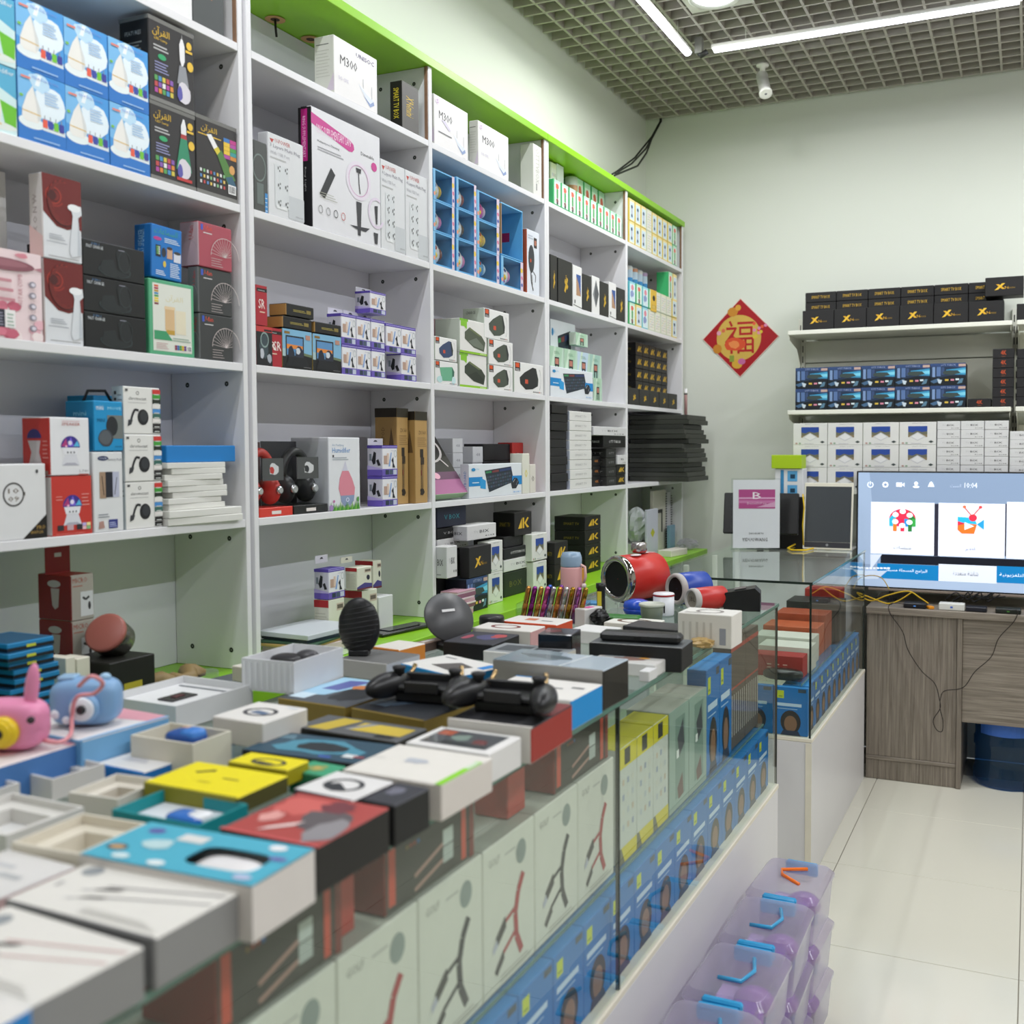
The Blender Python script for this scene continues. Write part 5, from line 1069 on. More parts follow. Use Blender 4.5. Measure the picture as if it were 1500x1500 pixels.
for k, (c, wd, dp, h, yo, rz) in enumerate([('#e4e8dc', .16, .16, .02, 0, 88), ('#d9c8c4', .15, .15, .018, .003, 86), ('#b89a5c', .17, .15, .006, 0, 92), ('#3a5a44', .2, .16, .005, .03, 96), ('#203038', .17, .15, .008, .01, 84), ('#c9d0d4', .19, .16, .012, .02, 87)]):
    carton('plain', wd, dp, h-.0004, TR(-1.56, 1.99+yo, z, rz), 'paper_pad' if k != 2 else 'envelope', ['pale pad at the bottom of the paper pile', 'thick pinkish paper block in the paper pile', 'kraft envelope in the paper pile', 'dark green folder in the paper pile', 'dark blue booklet in the paper pile', 'pale blue pad on top of the paper pile'][k], 'paper', c=c); z += h
z = LT[5]+.0006
for k in range(5): carton('plain', .2, .12, .0075, TR(-1.7, 2.14, z, 90+(k*31 % 7)-3), 'booklet', 'thin grey booklet in the pile at the back of the worktop', 'paper', 'thin grey booklets', c='#c6c8c8'); z += .008
# below cabinet 2, second bay
W5('ott_box', 640, 683, 744, 'tv_box_carton', 'navy tv box carton with teal writing below the board', x=-1.68, yb=774, d=.15, c='#141a30', t='V BOX', tc='#2a8a94')
W5('ott_box', 640, 679, 775, 'tv_box_carton', 'black tv box carton with grey writing under the navy one', x=-1.68, yb=790, d=.15, c='#101012', t='V BOX', tc='#b8b8b8')
W5('white_iix', 640, 686, 791, 'flat_white_carton', 'flat white carton under the black and navy ones', x=-1.68, yb=808, d=.14)
W5('plain', 640, 686, 809, 'black_carton', 'large black carton at the base of the back pile', x=-1.68, d=.14, c='#141414')
o = W5('white_iix', 654, 670, 801, 'tv_box_carton', 'white tv box carton standing on end before the pile', x=-1.615, yb=848, d=.05)[0]
z = LT[5]+.0006
for k in range(9):
    q = random.Random(k+90); h = [.014, .008, .012, .006, .01, .006, .012, .005, .004][k]
    carton('plain', .105, .06, h-.0006, TR(-1.583+q.uniform(-.004, .004), 2.675+q.uniform(-.006, .006), z, 90+q.uniform(-4, 4)), 'receipt_pad', 'pink and white receipt pad in the fanned pile', 'paper', 'pink receipt pads in a pile', c=['#c99cac', '#d8c4cc', '#8a5a70', '#e0ccd4'][k % 4]); z += h
W5('xbox', 687, 720, 802, 'tv_box_carton', 'black tv box carton with a gold A on its side', x=-1.6, yb=848, sx=673)
W5('ott_photo', 683, 714, 849, 'tv_box_carton', 'dark blue picture carton below the black one with the gold A', x=-1.6, d=.075)
W5('tvbox_white', 715, 736.5, 794, 'tv_box_carton', 'white tv box carton with blue city picture behind the black one', x=-1.62, nr=2, d=.04)
W5('white_iix', 684, 727, 771, 'flat_white_carton', 'open flat white carton lying on the front pile', x=-1.63, yb=793, d=.07)
W5('gold_4k', 753.5, 779, 751, 'tv_box_carton', 'tall black carton with a gold 4K sign', x=-1.65, yb=786, sx=722)
W5('ott_box', 738, 777, 787, 'tv_box_carton', 'plain black carton under the gold 4K one', x=-1.66, yb=803, d=.12, c='#1a1a1a', t='OTT', tc='#333')
W5('ott_box', 738, 778, 804, 'tv_box_carton', 'black carton with white writing above the flat white one', x=-1.65, yb=820, d=.12)
W5('white_iix', 738, 780, 821, 'flat_white_carton', 'flat white carton between black and dark green ones', x=-1.65, yb=839, d=.12)
W5('ott_box', 738, 772, 840, 'tv_box_carton', 'dark green carton with olive writing at the bottom', x=-1.65, d=.12, c='#1f2a1c', t='BOX', tc='#6a6a2a')
W5('tvbox_white', 779, 801.5, 783, 'tv_box_carton', 'white tv box carton with a blue picture against the divider, upper', x=-1.625, yb=823, d=.05)
W5('tvbox_white', 781, 801, 824, 'tv_box_carton', 'white tv box carton against the divider, lower', x=-1.625, d=.05)
# below cabinet 3
W5('gold_4k', 857, 880, 757, 'tv_box_carton', 'black carton with gold sign in the block of four', x=-1.66, sx=812, nr=4, rot=0)
W5('gold_4k', 812, 832, 795, 'tv_box_carton', 'low black carton with gold sign before the block of four', x=-1.6, nr=2, d=.05)
carton('plain', .1, .05, .05, TR(-1.57, 3.5, LT[5]+.0006, 90), 'orange_carton', 'small orange carton behind the pink bottle', 'box', c='#c8841c')
def crumple(name, cen, rad, c, label, cat, seed, m='plastic_box'):
    g = G(); r = random.Random(seed); n, k = 18, 12; vs = []; fs = []
    for j in range(k+1):
        ph = -math.pi/2+math.pi*j/k
        for i in range(n):
            th = 2*math.pi*i/n; q = 1+.18*math.sin(5*th+3*ph+seed)+.14*r.uniform(-1, 1)
            vs.append((rad[0]*q*math.cos(ph)*math.cos(th), rad[1]*q*math.cos(ph)*math.sin(th), rad[2]*(1+math.sin(ph)*(1+.05*r.uniform(-1, 1)))))
    for j in range(k):
        for i in range(n): fs.append((j*n+i, j*n+(i+1) % n, (j+1)*n+(i+1) % n, (j+1)*n+i))
    g.add(vs, fs, c, m, False); put(name, g, None, TR(*cen), label, cat)
crumple('plastic_bag', (-1.72, onX(932, 760, -1.72).y, LT[5]+.06), (.055, .05, .085), '#cdd2d4', 'bulging white plastic bag against the last divider', 'bag', 3, 'satin')
carton('plain', .06, .05, .045, TR(-1.55, 4.24, LT[5]+.0006, 90), 'pink_white_carton', 'small pink and white carton below the plastic bag', c='#d8a8b0')
carton('plain', .1, .14, .06, TR(-1.665, onX(932, 760, -1.72).y, LT[5]+.0006, 90), 'white_carton', 'white carton carrying the plastic bag', 'box', c='#cfd2cf')
W5('plain', 948, 964, 747, 'pouch', 'grey pouch with a dark blue zip and a yellow dot', x=-1.64, d=.012, c='#b9bcc8', txt='.', tc='#b0b020')
for k, (xa, xb, yt, c) in enumerate([(957, 975.5, 719, '#cfcac0'), (976.5, 983, 721, '#c4c2c8')]):
    o = W5('plain', xa, xb, yt, 'spiral_notebook', ['wide cream spiral notebook standing in the last compartment', 'narrow spiral notebook beside the end panel'][k], x=-1.7, d=.018, c=c)[0]
    w = onX(xb, yt+15, -1.7).y-onX(xa, yt+15, -1.7).y; h = onX(xa, yt, -1.7).z-LT[5]
    g = G()
    for i in range(22): g.tube([(w/2-.008, -.002, h*(.04+.042*i)), (w/2+.002, -.005, h*(.045+.042*i)), (w/2+.004, .008, h*(.047+.042*i)), (w/2-.006, .019, h*(.05+.042*i))], .0016, '#1f1f20', 'rubber', 5)
    put('spiral', g, o)
    if k == 0: a = Art(G(), w, .018, h); a.rect(.2, .62, .72, .68, '#2a2824').rect(.62, .3, .72, .62, '#2a2824'); put('black_frame_print', a.g, o)
W5('plain', 981, 989, 770, 'blue_pouch', 'blue pouch with a pink edge leaning on the narrow notebook', x=-1.665, d=.015, c='#7a9cb4')
crumple('clear_bag', (-1.585, 4.84, LT[5]+.001), (.05, .05, .028), '#e0e0da', 'crumpled clear bag at the end of the worktop', 'bag', 9)
carton('plain', .16, .07, .03, TR(-1.53, 4.55, LT[5]+.0006, 80), 'white_open_carton', 'small white tray of papers at the end of the worktop', 'box', c='#dcd8cc')
# ================================================================== goods on the long glass counter
def quad(A, B, C, z):
    a, b, c = onZ(*A, z), onZ(*B, z), onZ(*C, z); ex = (b-a); w = ex.length; ex.normalize(); ey = Vector((-ex.y, ex.x, 0)); d = (a-c).dot(ey)
    mid = a+ex*((ex.dot(c-a))/2) if False else a+ex*(w/2)-ey*d
    return mid, math.degrees(math.atan2(ex.y, ex.x)), w, d
def CT(kind, A, B, C, h, name, label, z0=0., cat='box', shrink=.002, **kw):
    zb = ZT+.0006+z0; mid, ang, w, d = quad(A, B, C, zb+h)
    return carton(kind, round(w-shrink, 3), round(d-shrink, 3), round(h, 4), TR(mid.x, mid.y, zb, ang), name, label, cat, **kw), (w, d, zb+h, mid, ang)
def tray(A, B, C, h, name, label, z0=0., c='#dedcd6', t=.003, inner='#d4d0c6', floor=.25, cav=None, cavc='#8d8270', cat='box', side=None):
    zb = ZT+.0006+z0; mid, ang, w, d = quad(A, B, C, zb+h); w -= .002; d -= .002
    e = empty(name, TR(mid.x, mid.y, zb, ang), label, cat); g = G(); x0, x1 = -w/2, w/2
    for a_, b_ in (((x0, 0, 0), (x1, t, h)), ((x0, d-t, 0), (x1, d, h)), ((x0, t, 0), (x0+t, d-t, h)), ((x1-t, t, 0), (x1, d-t, h))): g.box(a_, b_, side or c)
    g.box((x0+t, t, 0), (x1-t, d-t, .002), inner); put('open_carton', g, e)
    g = G(); zf = h*floor
    if cav:
        u0, v0, u1, v1 = cav; X0, X1, Y0, Y1 = x0+t+.0005, x1-t-.0005, t+.0005, d-t-.0005; cx0, cx1 = X0+(X1-X0)*u0, X0+(X1-X0)*u1; cy0, cy1 = Y0+(Y1-Y0)*v0, Y0+(Y1-Y0)*v1; zi = h*.72
        for a_, b_ in (((X0, Y0), (X1, cy0)), ((X0, cy1), (X1, Y1)), ((X0, cy0), (cx0, cy1)), ((cx1, cy0), (X1, cy1))): g.box((a_[0], a_[1], .0025), (b_[0], b_[1], zi), inner)
        g.box((cx0, cy0, .0025), (cx1, cy1, .005), cavc)
    else: g.box((x0+t+.0005, t+.0005, .0025), (x1-t-.0005, d-t-.0005, max(zf, .004)), inner)
    put('insert', g, e); return e, w, d, zb, h
@design
def cable_flat(a, red=0, **k):
    a.on('T'); cc = '#c89a98' if red else '#77757a'
    a.ell(.12, .78, .06, .1, '#8f9498').lines(.08, .4, .1, .62, 1, '#999')
    for q in (.42, .6): a.line(.45-.1*(q > .5), q-.02, .98, q+.26, .018, cc).poly([(.3, q-.14), (.44, q-.06), (.47, q+.0), (.36, q-.06)], '#3a3436').poly([(.24, q-.18), (.31, q-.13), (.3, q-.16)], '#a8a8ae'); 
    a.lines(.45, .08, .95, .2, 3, '#bdbbb6', .3)
    return dict(c='#8b8a8a', T='#dcd9d3', F='#7f7f80', R='#8a8a8a', L='#888')
@design
def flat(a, c='#ddd', F=None, R=None, pics=(), **k):
    a.on('T')
    for p in pics:
        if p[0] == 'r': a.rect(*p[1:5], p[5])
        elif p[0] == 'e': a.ell(*p[1:5], p[5])
        elif p[0] == 'b': a.blob(*p[1:5], p[5], p[6] if len(p) > 6 else 1, 14, .35)
        elif p[0] == 't': a.text(p[6], *p[1:5], p[5])
        elif p[0] == 'l': a.lines(*p[1:5], 3, p[5], .4)
        elif p[0] == 'o': a.ring(*p[1:5], .25, p[5])
        elif p[0] == 'p': a.poly(p[1], p[2])
    return dict(c=F or c, T=c, F=F or c, R=R or F or c, L=F or c)
def FL(A, B, C, h, label, c, F=None, R=None, pics=(), z0=0., name='gadget_carton', mat='card', **kw):
    return CT('flat', A, B, C, h, name, label, z0, c=c, F=F, R=R, pics=tuple(pics), mat=mat, **kw)
def r(*a): return ('r',)+a
def e_(*a): return ('e',)+a
def b_(*a): return ('b',)+a
def l_(*a): return ('l',)+a
def t_(*a): return ('t',)+a
def o_(*a): return ('o',)+a
CT('cable_flat', (141, 1258), (354, 1306), (20, 1321), .045, 'cable_carton', 'white charging cable carton with dark cables, beside the turquoise carton')
CT('cable_flat', (16, 1324), (216, 1385), (-150, 1409), .045, 'cable_carton', 'white charging cable carton with pale red cables', red=1)
FL((-152, 1413), (52, 1473), (-330, 1520), .05, 'white carton with a bright blue side at the counter edge', '#dddad6', '#1a7ec8', '#1a7ec8')
e, w, d, zb, h = tray((222, 1204), (464, 1244), (128, 1255), .052, 'earphone_carton', 'turquoise carton with a rounded window over a white earphone case', c='#d6d0cc', inner='#d9d6d4', floor=.3)
a = Art(G(), w, d, .0012); A0 = a.g
P = []; T_ = .0012
hole = [(.70+.2*math.copysign(abs(math.cos(t))**.5, math.cos(t)), .45+.24*math.copysign(abs(math.sin(t))**.5, math.sin(t))) for t in [2*math.pi*i/24+math.pi/4 for i in range(24)]]
rim = []
for u, v in hole:
    du, dv = u-.70, v-.45; s_ = min((1-.70)/du if du > 1e-6 else -.70/du if du < -1e-6 else 9, (1-.45)/dv if dv > 1e-6 else -.45/dv if dv < -1e-6 else 9); rim.append((.70+du*s_, .45+dv*s_))
for zq in (0, T_): A0.add([(-w/2+u*w, v*d, zq) for u, v in hole+rim], [(i, 24+i, 24+(i+1) % 24, (i+1) % 24) for i in range(24)], '#4aa9c2')
for cu, cv in ((0, 0), (1, 0), (1, 1), (0, 1)):
    A0.add([(-w/2+cu*w, cv*d, T_)]+[(-w/2+u*w, v*d, T_) for u, v in sorted(rim, key=lambda q: math.hypot((q[0]-cu)*w, (q[1]-cv)*d))[:2]], [(0, 1, 2)], '#4aa9c2')
a.on('T'); a.ell(.13, .8, .05, .07, '#5a5aa0').ell(.1, .3, .06, .08, '#3a4a5a').ell(.1, .3, .045, .05, '#c09a6a').rect(.3, .66, .46, .84, '#d6d6d4').blob(.26, .5, .1, .14, '#b4d0d4', 2).ell(.84, .86, .05, .07, '#e8e8ec').ell(.92, .62, .05, .05, '#6a6aa8').ell(.2, .12, .05, .06, '#cfe0e2').ell(.42, .1, .05, .06, '#dfe8ea').ell(.9, .12, .05, .06, '#b4bcd8')
put('printed_lid', A0, e, Matrix.Translation((0, 0, h)))
g = G(); g.ell((w*.2, d*.45, .034), (w*.19, d*.23, .0165), '#e6e3e4', 'gloss', 24, 12, pw=.6); put('earphone_case', g, e)
e, w, d, zb, h = tray((242, 1155), (366, 1177), (162, 1185.5), .036, 'charger_tray', 'open dark turquoise carton with a blue and white charger', c='#128a90', inner='#d3d8de', floor=.6)
g = G(); g.ell((w*.2, d*.32, .03), (w*.2, d*.2, .008), '#1a68c0', 'gloss', 20, 10, pw=.55); g.ell((w*.3, d*.36, .031), (w*.1, d*.18, .008), '#e4e6ea', 'gloss', 18, 10, pw=.6); put('charger', g, e)
yel = '#e6d60e'
FL((291, 1114), (425, 1135), (226, 1148), .022, 'bright yellow carton with a line drawn earphone, next to the turquoise tray', yel, '#8a8420', '#55522a', [('p', [(.2, .62), (.34, .8), (.36, .74), (.24, .58)], '#4a4420'), r(.3, .7, .36, .72, '#4a4420'), r(.55, .52, .72, .56, '#8a8020'), l_(.4, .3, .55, .36, '#b0a420')], z0=.02)
FL((294, 1120), (424, 1140), (228, 1153), .019, 'black and yellow carton under the yellow one', '#3a3a26', '#b8ae1a', '#3f3e2c')
FL((369, 1100.5), (456, 1113), (337, 1116), .022, 'bright yellow carton picturing a smart band', yel, '#a89c18', '#a89c18', [o_(.55, .4, .28, .3, '#3a3a34'), ('p', [(.3, .2), (.6, .12), (.7, .3), (.4, .4)], '#3a3a34')], z0=.02)
FL((372, 1105), (456, 1117), (339, 1121), .019, 'green carton peeking out under the smart band carton', '#3a9a74')
FL((459, 1113), (510, 1122), (428, 1129), .03, 'green carton with golden pattern between yellow and white ones', '#3a9a72', '#2c7a58', '#2c7a58', [b_(.5, .5, .3, .3, '#8a9a5a', 2), b_(.5, .5, .12, .14, '#c0a45a', 3)])
FL((418, 1071), (585, 1091), (350, 1097), .03, 'dark blue carton picturing a computer mouse', '#2c4a5c', '#101418', '#181c20', [b_(.5, .5, .42, .4, '#4a8aa0', 1), b_(.5, .5, .26, .22, '#20282e', 4), r(.78, .2, .88, .34, '#d8dcdc'), r(.86, .24, .95, .3, '#a04a50'), l_(.06, .7, .2, .9, '#8ab0c0'), r(.62, .1, .72, .16, '#4a6ac0')])
FL((482, 1046), (628, 1067), (420, 1063), .032, 'grey and golden yellow carton behind the mouse carton', '#5a5c5e', '#22221e', '#3a3a34', [('p', [(.1, .1), (.2, .9), (.4, .9), (.3, .1)], '#c0a83a'), r(.45, .3, .95, .8, '#c9b040'), ('p', [(.45, .3), (.6, .8), (.52, .8), (.4, .3)], '#8d8f92'), r(.75, .1, .92, .26, '#222')])
FL((585, 1089), (724, 1109), (508, 1128), .045, 'white carton with a lime green corner band', '#dedad3', '#d8d2cb', '#d6cfc9', [r(.93, 0, 1, .8, '#86cc1e'), r(.93, .55, .985, .78, '#c8d8c0'), b_(.45, .55, .14, .1, '#b4b8c0', 3), r(.02, .5, .14, .515, '#ccc')])
o, q = FL((647, 1063), (766, 1079), (593, 1087), .042, 'white carton with a clear window over a dark gadget', '#e2e0de', '#dedddc', '#dcdbda', [r(.1, .14, .9, .88, '#55565a'), r(.12, .6, .3, .84, '#c0644a'), b_(.45, .55, .14, .18, '#8a9a90', 2), b_(.72, .4, .1, .2, '#7a3a3a', 3), r(.3, .2, .85, .34, '#3a3b3e')])
g = G(); g.box((-.4*q[0], .14*q[1], 0), (.4*q[0], .88*q[1], .001), '#fff', 'film'); put('window_film', g, o, Matrix.Translation((0, 0, .043)))
FL((495, 1128), (580, 1144), (437, 1157), .05, 'small white carton picturing a black smart band', '#dcdad9', '#4a4048', '#3a3438', [o_(.5, .5, .3, .28, '#2c2e34'), ('p', [(.2, .4), (.5, .2), (.7, .3), (.4, .55)], '#2c2e34')])
FL((439, 1159), (574, 1182), (312, 1212), .05, 'red and black gamer carton with wild print and black sides', '#a8433f', '#191818', '#1d1c1b', [b_(.3, .7, .3, .26, '#c8605a', 3), b_(.7, .5, .3, .34, '#5a5356', 5), b_(.6, .8, .2, .16, '#70343c', 8), b_(.85, .3, .2, .3, '#8a868a', 6), ('p', [(.3, .1), (.52, .3), (.56, .42), (.34, .2)], '#e8d8d4'), b_(.2, .4, .12, .14, '#d89a94', 9), r(0, 0, 1, .04, '#c85a5a')])
FL((582, 1145), (632, 1154), (538, 1173), .048, 'black carton wedged between the red carton and the lime banded one', '#33343c', '#17181a', '#1a1b1c', [b_(.4, .6, .25, .25, '#6a6a78', 3)])
e, w, d, zb, h = tray((251, 1057.5), (341, 1070), (199, 1078), .05, 'watch_tray', 'small open cream carton holding a blue smart watch', c='#ddd8c8', inner='#c9c4b4', floor=.3)
g = G(); g.ell((w*.05, d*.55, .042), (w*.26, d*.26, .012), '#1f4f9a', 'satin', 20, 10, pw=.6); g.ell((w*.16, d*.55, .046), (w*.14, d*.22, .012), '#3a7ac8', 'satin', 16, 8, pw=.6); g.ell((-w*.04, d*.75, .047), (w*.14, d*.1, .008), '#c8a894', 'satin', 12, 8); put('smart_watch', g, e)
e, w, d, zb, h = tray((270, 989), (372, 1002), (184, 1024), .04, 'phone_tray', 'open white carton with a white insert and a black chip', c='#e0e0de', inner='#dedfe0', floor=.7, side='#d8d9da')
g = G(); g.box((-w*.1, d*.3, .0285), (w*.12, d*.62, .031), '#3a363a', 'gloss', .0005); g.box((-w*.02, d*.4, .0312), (w*.05, d*.52, .032), '#6a3a44', 'gloss'); put('chip_card', g, e); g = G(); g.box((-w*.4, d*.84, .0285), (w*.3, d*.87, .0295), '#8a8d92'); put('crease', g, e)
FL((380, 1027), (453, 1037), (305, 1048), .038, 'white carton picturing a black sports bracelet', '#dedbd7', '#d6d2cc', '#d9d5cf', [o_(.5, .5, .3, .22, '#3c3c42'), ('p', [(.35, .42), (.65, .38), (.7, .5), (.4, .56)], '#5a6e8c'), r(.7, .86, .9, .9, '#c8d4dc')], z0=.02)
FL((385, 1049), (415, 1056), (318, 1069), .018, 'white carton with a blue side under the bracelet carton', '#dcdad8', '#1a78d0', '#1a78d0')
FL((140, 1030), (251, 1049), (30, 1068), .055, 'light blue carton with pink and white top under the blue toy camera', '#e0dcdc', '#6aa6d0', '#76aedb', [('p', [(0, 1), (1, 1), (1, .78), (.2, .6), (0, .7)], '#d89aa8'), ('p', [(0, .0), (.3, 0), (.5, .2), (0, .4)], '#e6d8d8'), b_(.45, .4, .2, .12, '#e2aca6', 4), r(.96, 0, 1, 1, '#78b2de')])
FL((10, 1070), (117, 1088), (-130, 1110), .05, 'light blue carton with pink and white top under the pink toy camera', '#e2d8d8', '#5a86b8', '#4a7ab8', [b_(.6, .5, .2, .2, '#e0b0b4', 4), ('p', [(.0, .9), (1, .9), (1, 1), (0, 1)], '#d8a0ac')])
tray((97, 1105), (156, 1118), (22, 1129), .028, 'white_tray', 'empty white tray beside the light blue cartons', c='#d9d6d2', inner='#d2d0cc', cav=(.2, .2, .8, .8), cavc='#c4c6c8')
FL((192, 1101), (262, 1114), (140, 1118), .02, 'white leaflet carton with a blue edge below the watch tray', '#dcdcdc', '#1f76c4', '#1f76c4', [l_(.2, .5, .7, .8, '#b4b8c4')])
tray((172, 1132), (243, 1141), (94, 1160), .032, 'white_tray', 'white tray with a rectangular beige hollow', c='#d8d4ca', inner='#d6d0c4', cav=(.25, .25, .78, .78), cavc='#8f8672')
tray((20, 1160), (126, 1181), (-90, 1202), .03, 'white_tray', 'wide white tray between two beige hollowed trays', c='#d8d6d2', inner='#d6d4cf', cav=(.2, .2, .8, .8), cavc='#d9d9d8')
tray((122, 1190), (218, 1205), (10, 1233), .038, 'white_tray', 'cream tray with a pale hollow beside the turquoise carton', c='#dcd5c6', inner='#d8d1c1', cav=(.25, .2, .85, .8), cavc='#dedbd4')
tray((-30, 1132), (32, 1146), (-110, 1154), .03, 'white_tray', 'small white tray in front of the pink toy camera', c='#d9d7d4', inner='#d0cecb', cav=(.2, .2, .8, .8), cavc='#c8c8c6')
FL((15, 1242), (115, 1267), (-90, 1292), .03, 'white carton with faint grey print beside the cable cartons', '#d6d4d2', '#d0cecb', '#c8a8a8', [l_(.1, .2, .6, .8, '#bfc0c2'), r(.5, .4, .8, .5, '#b0b2b4')])
# toy cameras
def toycam(M, body, label, bunny):
    e = empty('toy_camera', M, label, 'camera')
    g = G(); g.ell((0, 0, .034), (.047, .026, .033), body, 'satin', 24, 14, pw=.55); put('body', g, e)
    lens = '#e8c62a' if bunny else '#dfe3ea'
    R = Matrix.Rotation(math.pi/2, 4, 'X')
    g = G(); g.lathe([(.02, 0), (.021, .008), (.018, .013), (.012, .0135)], lens if bunny else body, 'satin', 24, T=Matrix.Translation((.008, -.024, .03)) @ R); put('lens_ring', g, e)
    g = G(); g.lathe([(.017, .0138), (.015, .016), (.001, .016)], lens, 'satin', 20, T=Matrix.Translation((.008, -.024, .03)) @ R); g.lathe([(.007, .0162), (.006, .019), (.001, .019)], '#26262a', 'gloss', 16, T=Matrix.Translation((.008, -.024, .03)) @ R); put('lens', g, e)
    if bunny:
        for s in (-1, 1): g = G(); g.ell((s*.018, 0, .085), (.009, .008, .034), body, 'satin', 14, 10, T=Matrix.Rotation(s*.14, 4, 'Y')); put('ear', g, e)
        g = G(); g.ell((.038, -.018, .044), (.006, .005, .006), '#3a3036', 'gloss', 12, 8); put('eye', g, e)
    else:
        g = G(); g.box((-.036, -.012, .064), (-.012, .012, .071), '#8fb4d4', 'satin', .002); g.ell((.026, 0, .067), (.008, .008, .006), '#9cc0de', 'satin', 12, 8); put('buttons', g, e)
        g = G(); g.ell((-.034, -.022, .02), (.007, .005, .007), '#e4e8ee', 'satin', 10, 6); g.ell((-.018, -.025, .012), (.006, .004, .006), '#e4e8ee', 'satin', 10, 6); put('paw_print', g, e)
    return e
pz = onZ(137, 1062, ZT+.056); toycam(TR(pz.x-.012, pz.y, ZT+.0565, 28), '#7fa6cf', 'light blue toy camera with a white lens and pink strap', False)
g = G(); S0 = [(118, 1004), (135, 990), (152, 1000), (140, 1015), (115, 1020), (108, 1045), (105, 1075), (85, 1086), (55, 1080)]
P = [onZ(px, py, ZT+.058+max(0, (1062-py))*.0013)+Vector((.012, -.012, .003)) for px, py in S0]; P2 = []
for i in range(len(P)-1):
    a0, a1, a2, a3 = P[max(i-1, 0)], P[i], P[i+1], P[min(i+2, len(P)-1)]
    for t in [k/6 for k in range(6)]: P2.append(.5*((2*a1)+(a2-a0)*t+(2*a0-5*a1+4*a2-a3)*t*t+(3*a1-a0-3*a2+a3)*t**3))
g.tube(P2, .0028, '#e59aa0', 'rubber', 7); put('strap', g, None, None, 'pink cord strap lying across the light blue toy camera', 'strap')
pz = onZ(25, 1098, ZT+.051); toycam(TR(pz.x-.01, pz.y+.0, ZT+.0512, 20), '#e58db4', 'pink rabbit shaped toy camera with a yellow lens', True)
# back row: tray with black gadget, grey carton, upright controller
FL((440, 952), (512, 962), (352, 977), .03, 'low cream carton under the white plastic tray', '#d8d4c8', '#cfc8ba', '#d2cbbd')
e, w, d, zb, h = tray((430, 942), (504, 948), (346, 963), .055, 'plastic_tray', 'ribbed white plastic tray with a black gadget inside', z0=.031, c='#d6d7da', inner='#cfd0d3', floor=.55)
g = G(); g.ell((-w*.1, d*.5, .04), (w*.3, d*.16, .012), '#2c2b2e', 'satin', 20, 10, pw=.7); g.ell((w*.15, d*.62, .046), (w*.2, d*.14, .012), '#3a393d', 'satin', 18, 10); put('gadget', g, e)
g = G()
for i in range(9): g.box((-w/2+w*(i+.3)/9, -.0012, .004), (-w/2+w*(i+.7)/9, -.0002, .05), '#dfe0e3', 'satin')
put('ribs', g, e)
FL((545, 950), (617, 958), (510, 966), .035, 'grey flat carton behind the game pads', '#6c6c6c', '#b0aeac', '#c2c4ca')
p = onZ(520, 962, ZT+.036); e = empty('car_charger_pad', TR(p.x, p.y+.015, ZT+.0365, 20), 'black ribbed oval holder standing upright on the grey carton', 'holder')
g = G(); g.ell((0, 0, .058), (.042, .018, .058), '#1d1d1f', 'satin', 28, 18); put('body', g, e)
g = G()
for i in range(9): g.tube([(.041*math.sin(t)*math.sqrt(max(0, 1-((.02+.0095*i-.058)/.058)**2)), -.0182*math.cos(t)*math.sqrt(max(0, 1-((.02+.0095*i-.058)/.058)**2)), .02+.0095*i+.006*math.sin(t)) for t in [-1.3+.26*k for k in range(11)]], .0012, '#2d2d30', 'satin', 5)
put('ribs', g, e)
g = G(); g.box((-.02, -.012, 0), (.02, .012, .012), '#202022', 'satin', .002); put('foot', g, e)
gold = '#8a7434'
FL((505, 992), (600, 1004), (434, 1026), .032, 'game trigger carton with a blue sky picture lying flat', '#4a4e54', gold, gold, [('p', [(0, 1), (.6, 1), (.4, .3), (0, .2)], '#9cc4dc'), ('p', [(.2, .9), (.5, .95), (.4, .5), (.15, .5)], '#5a62a0'), b_(.55, .7, .12, .12, '#c07a4a', 2), b_(.7, .4, .25, .3, '#24262a', 3), r(.05, .1, .3, .3, '#c4d8e4')])
FL((612, 1006), (716, 1022), (540, 1041), .032, 'game trigger carton with gold side under a black game pad', '#23262c', gold, gold, [b_(.3, .5, .2, .3, '#3c4a5a', 3), r(.05, .2, .3, .4, '#5a6a7a')])
FL((723, 1020), (840, 1032), (655, 1053), .052, 'red and black game pad carton with a rust red side', '#26262a', '#d2cfc9', '#9a2f28', [('p', [(.6, .4), (1, .5), (1, 1), (.7, 1)], '#7a2a2c'), b_(.5, .3, .3, .2, '#17171a', 4), r(0, 0, 1, .05, '#d8d4ce')])
FL((757, 989), (884, 1002), (717, 1013), .05, 'white carton with a bright blue side beside the game pad carton', '#dedbd6', '#d8d6d2', '#0f8ad0', [r(.6, .5, .72, .56, '#888'), r(.78, .6, .92, .68, '#777'), l_(.3, .2, .6, .36, '#ccc'), r(0, .96, .3, 1, '#0f8ad0')])
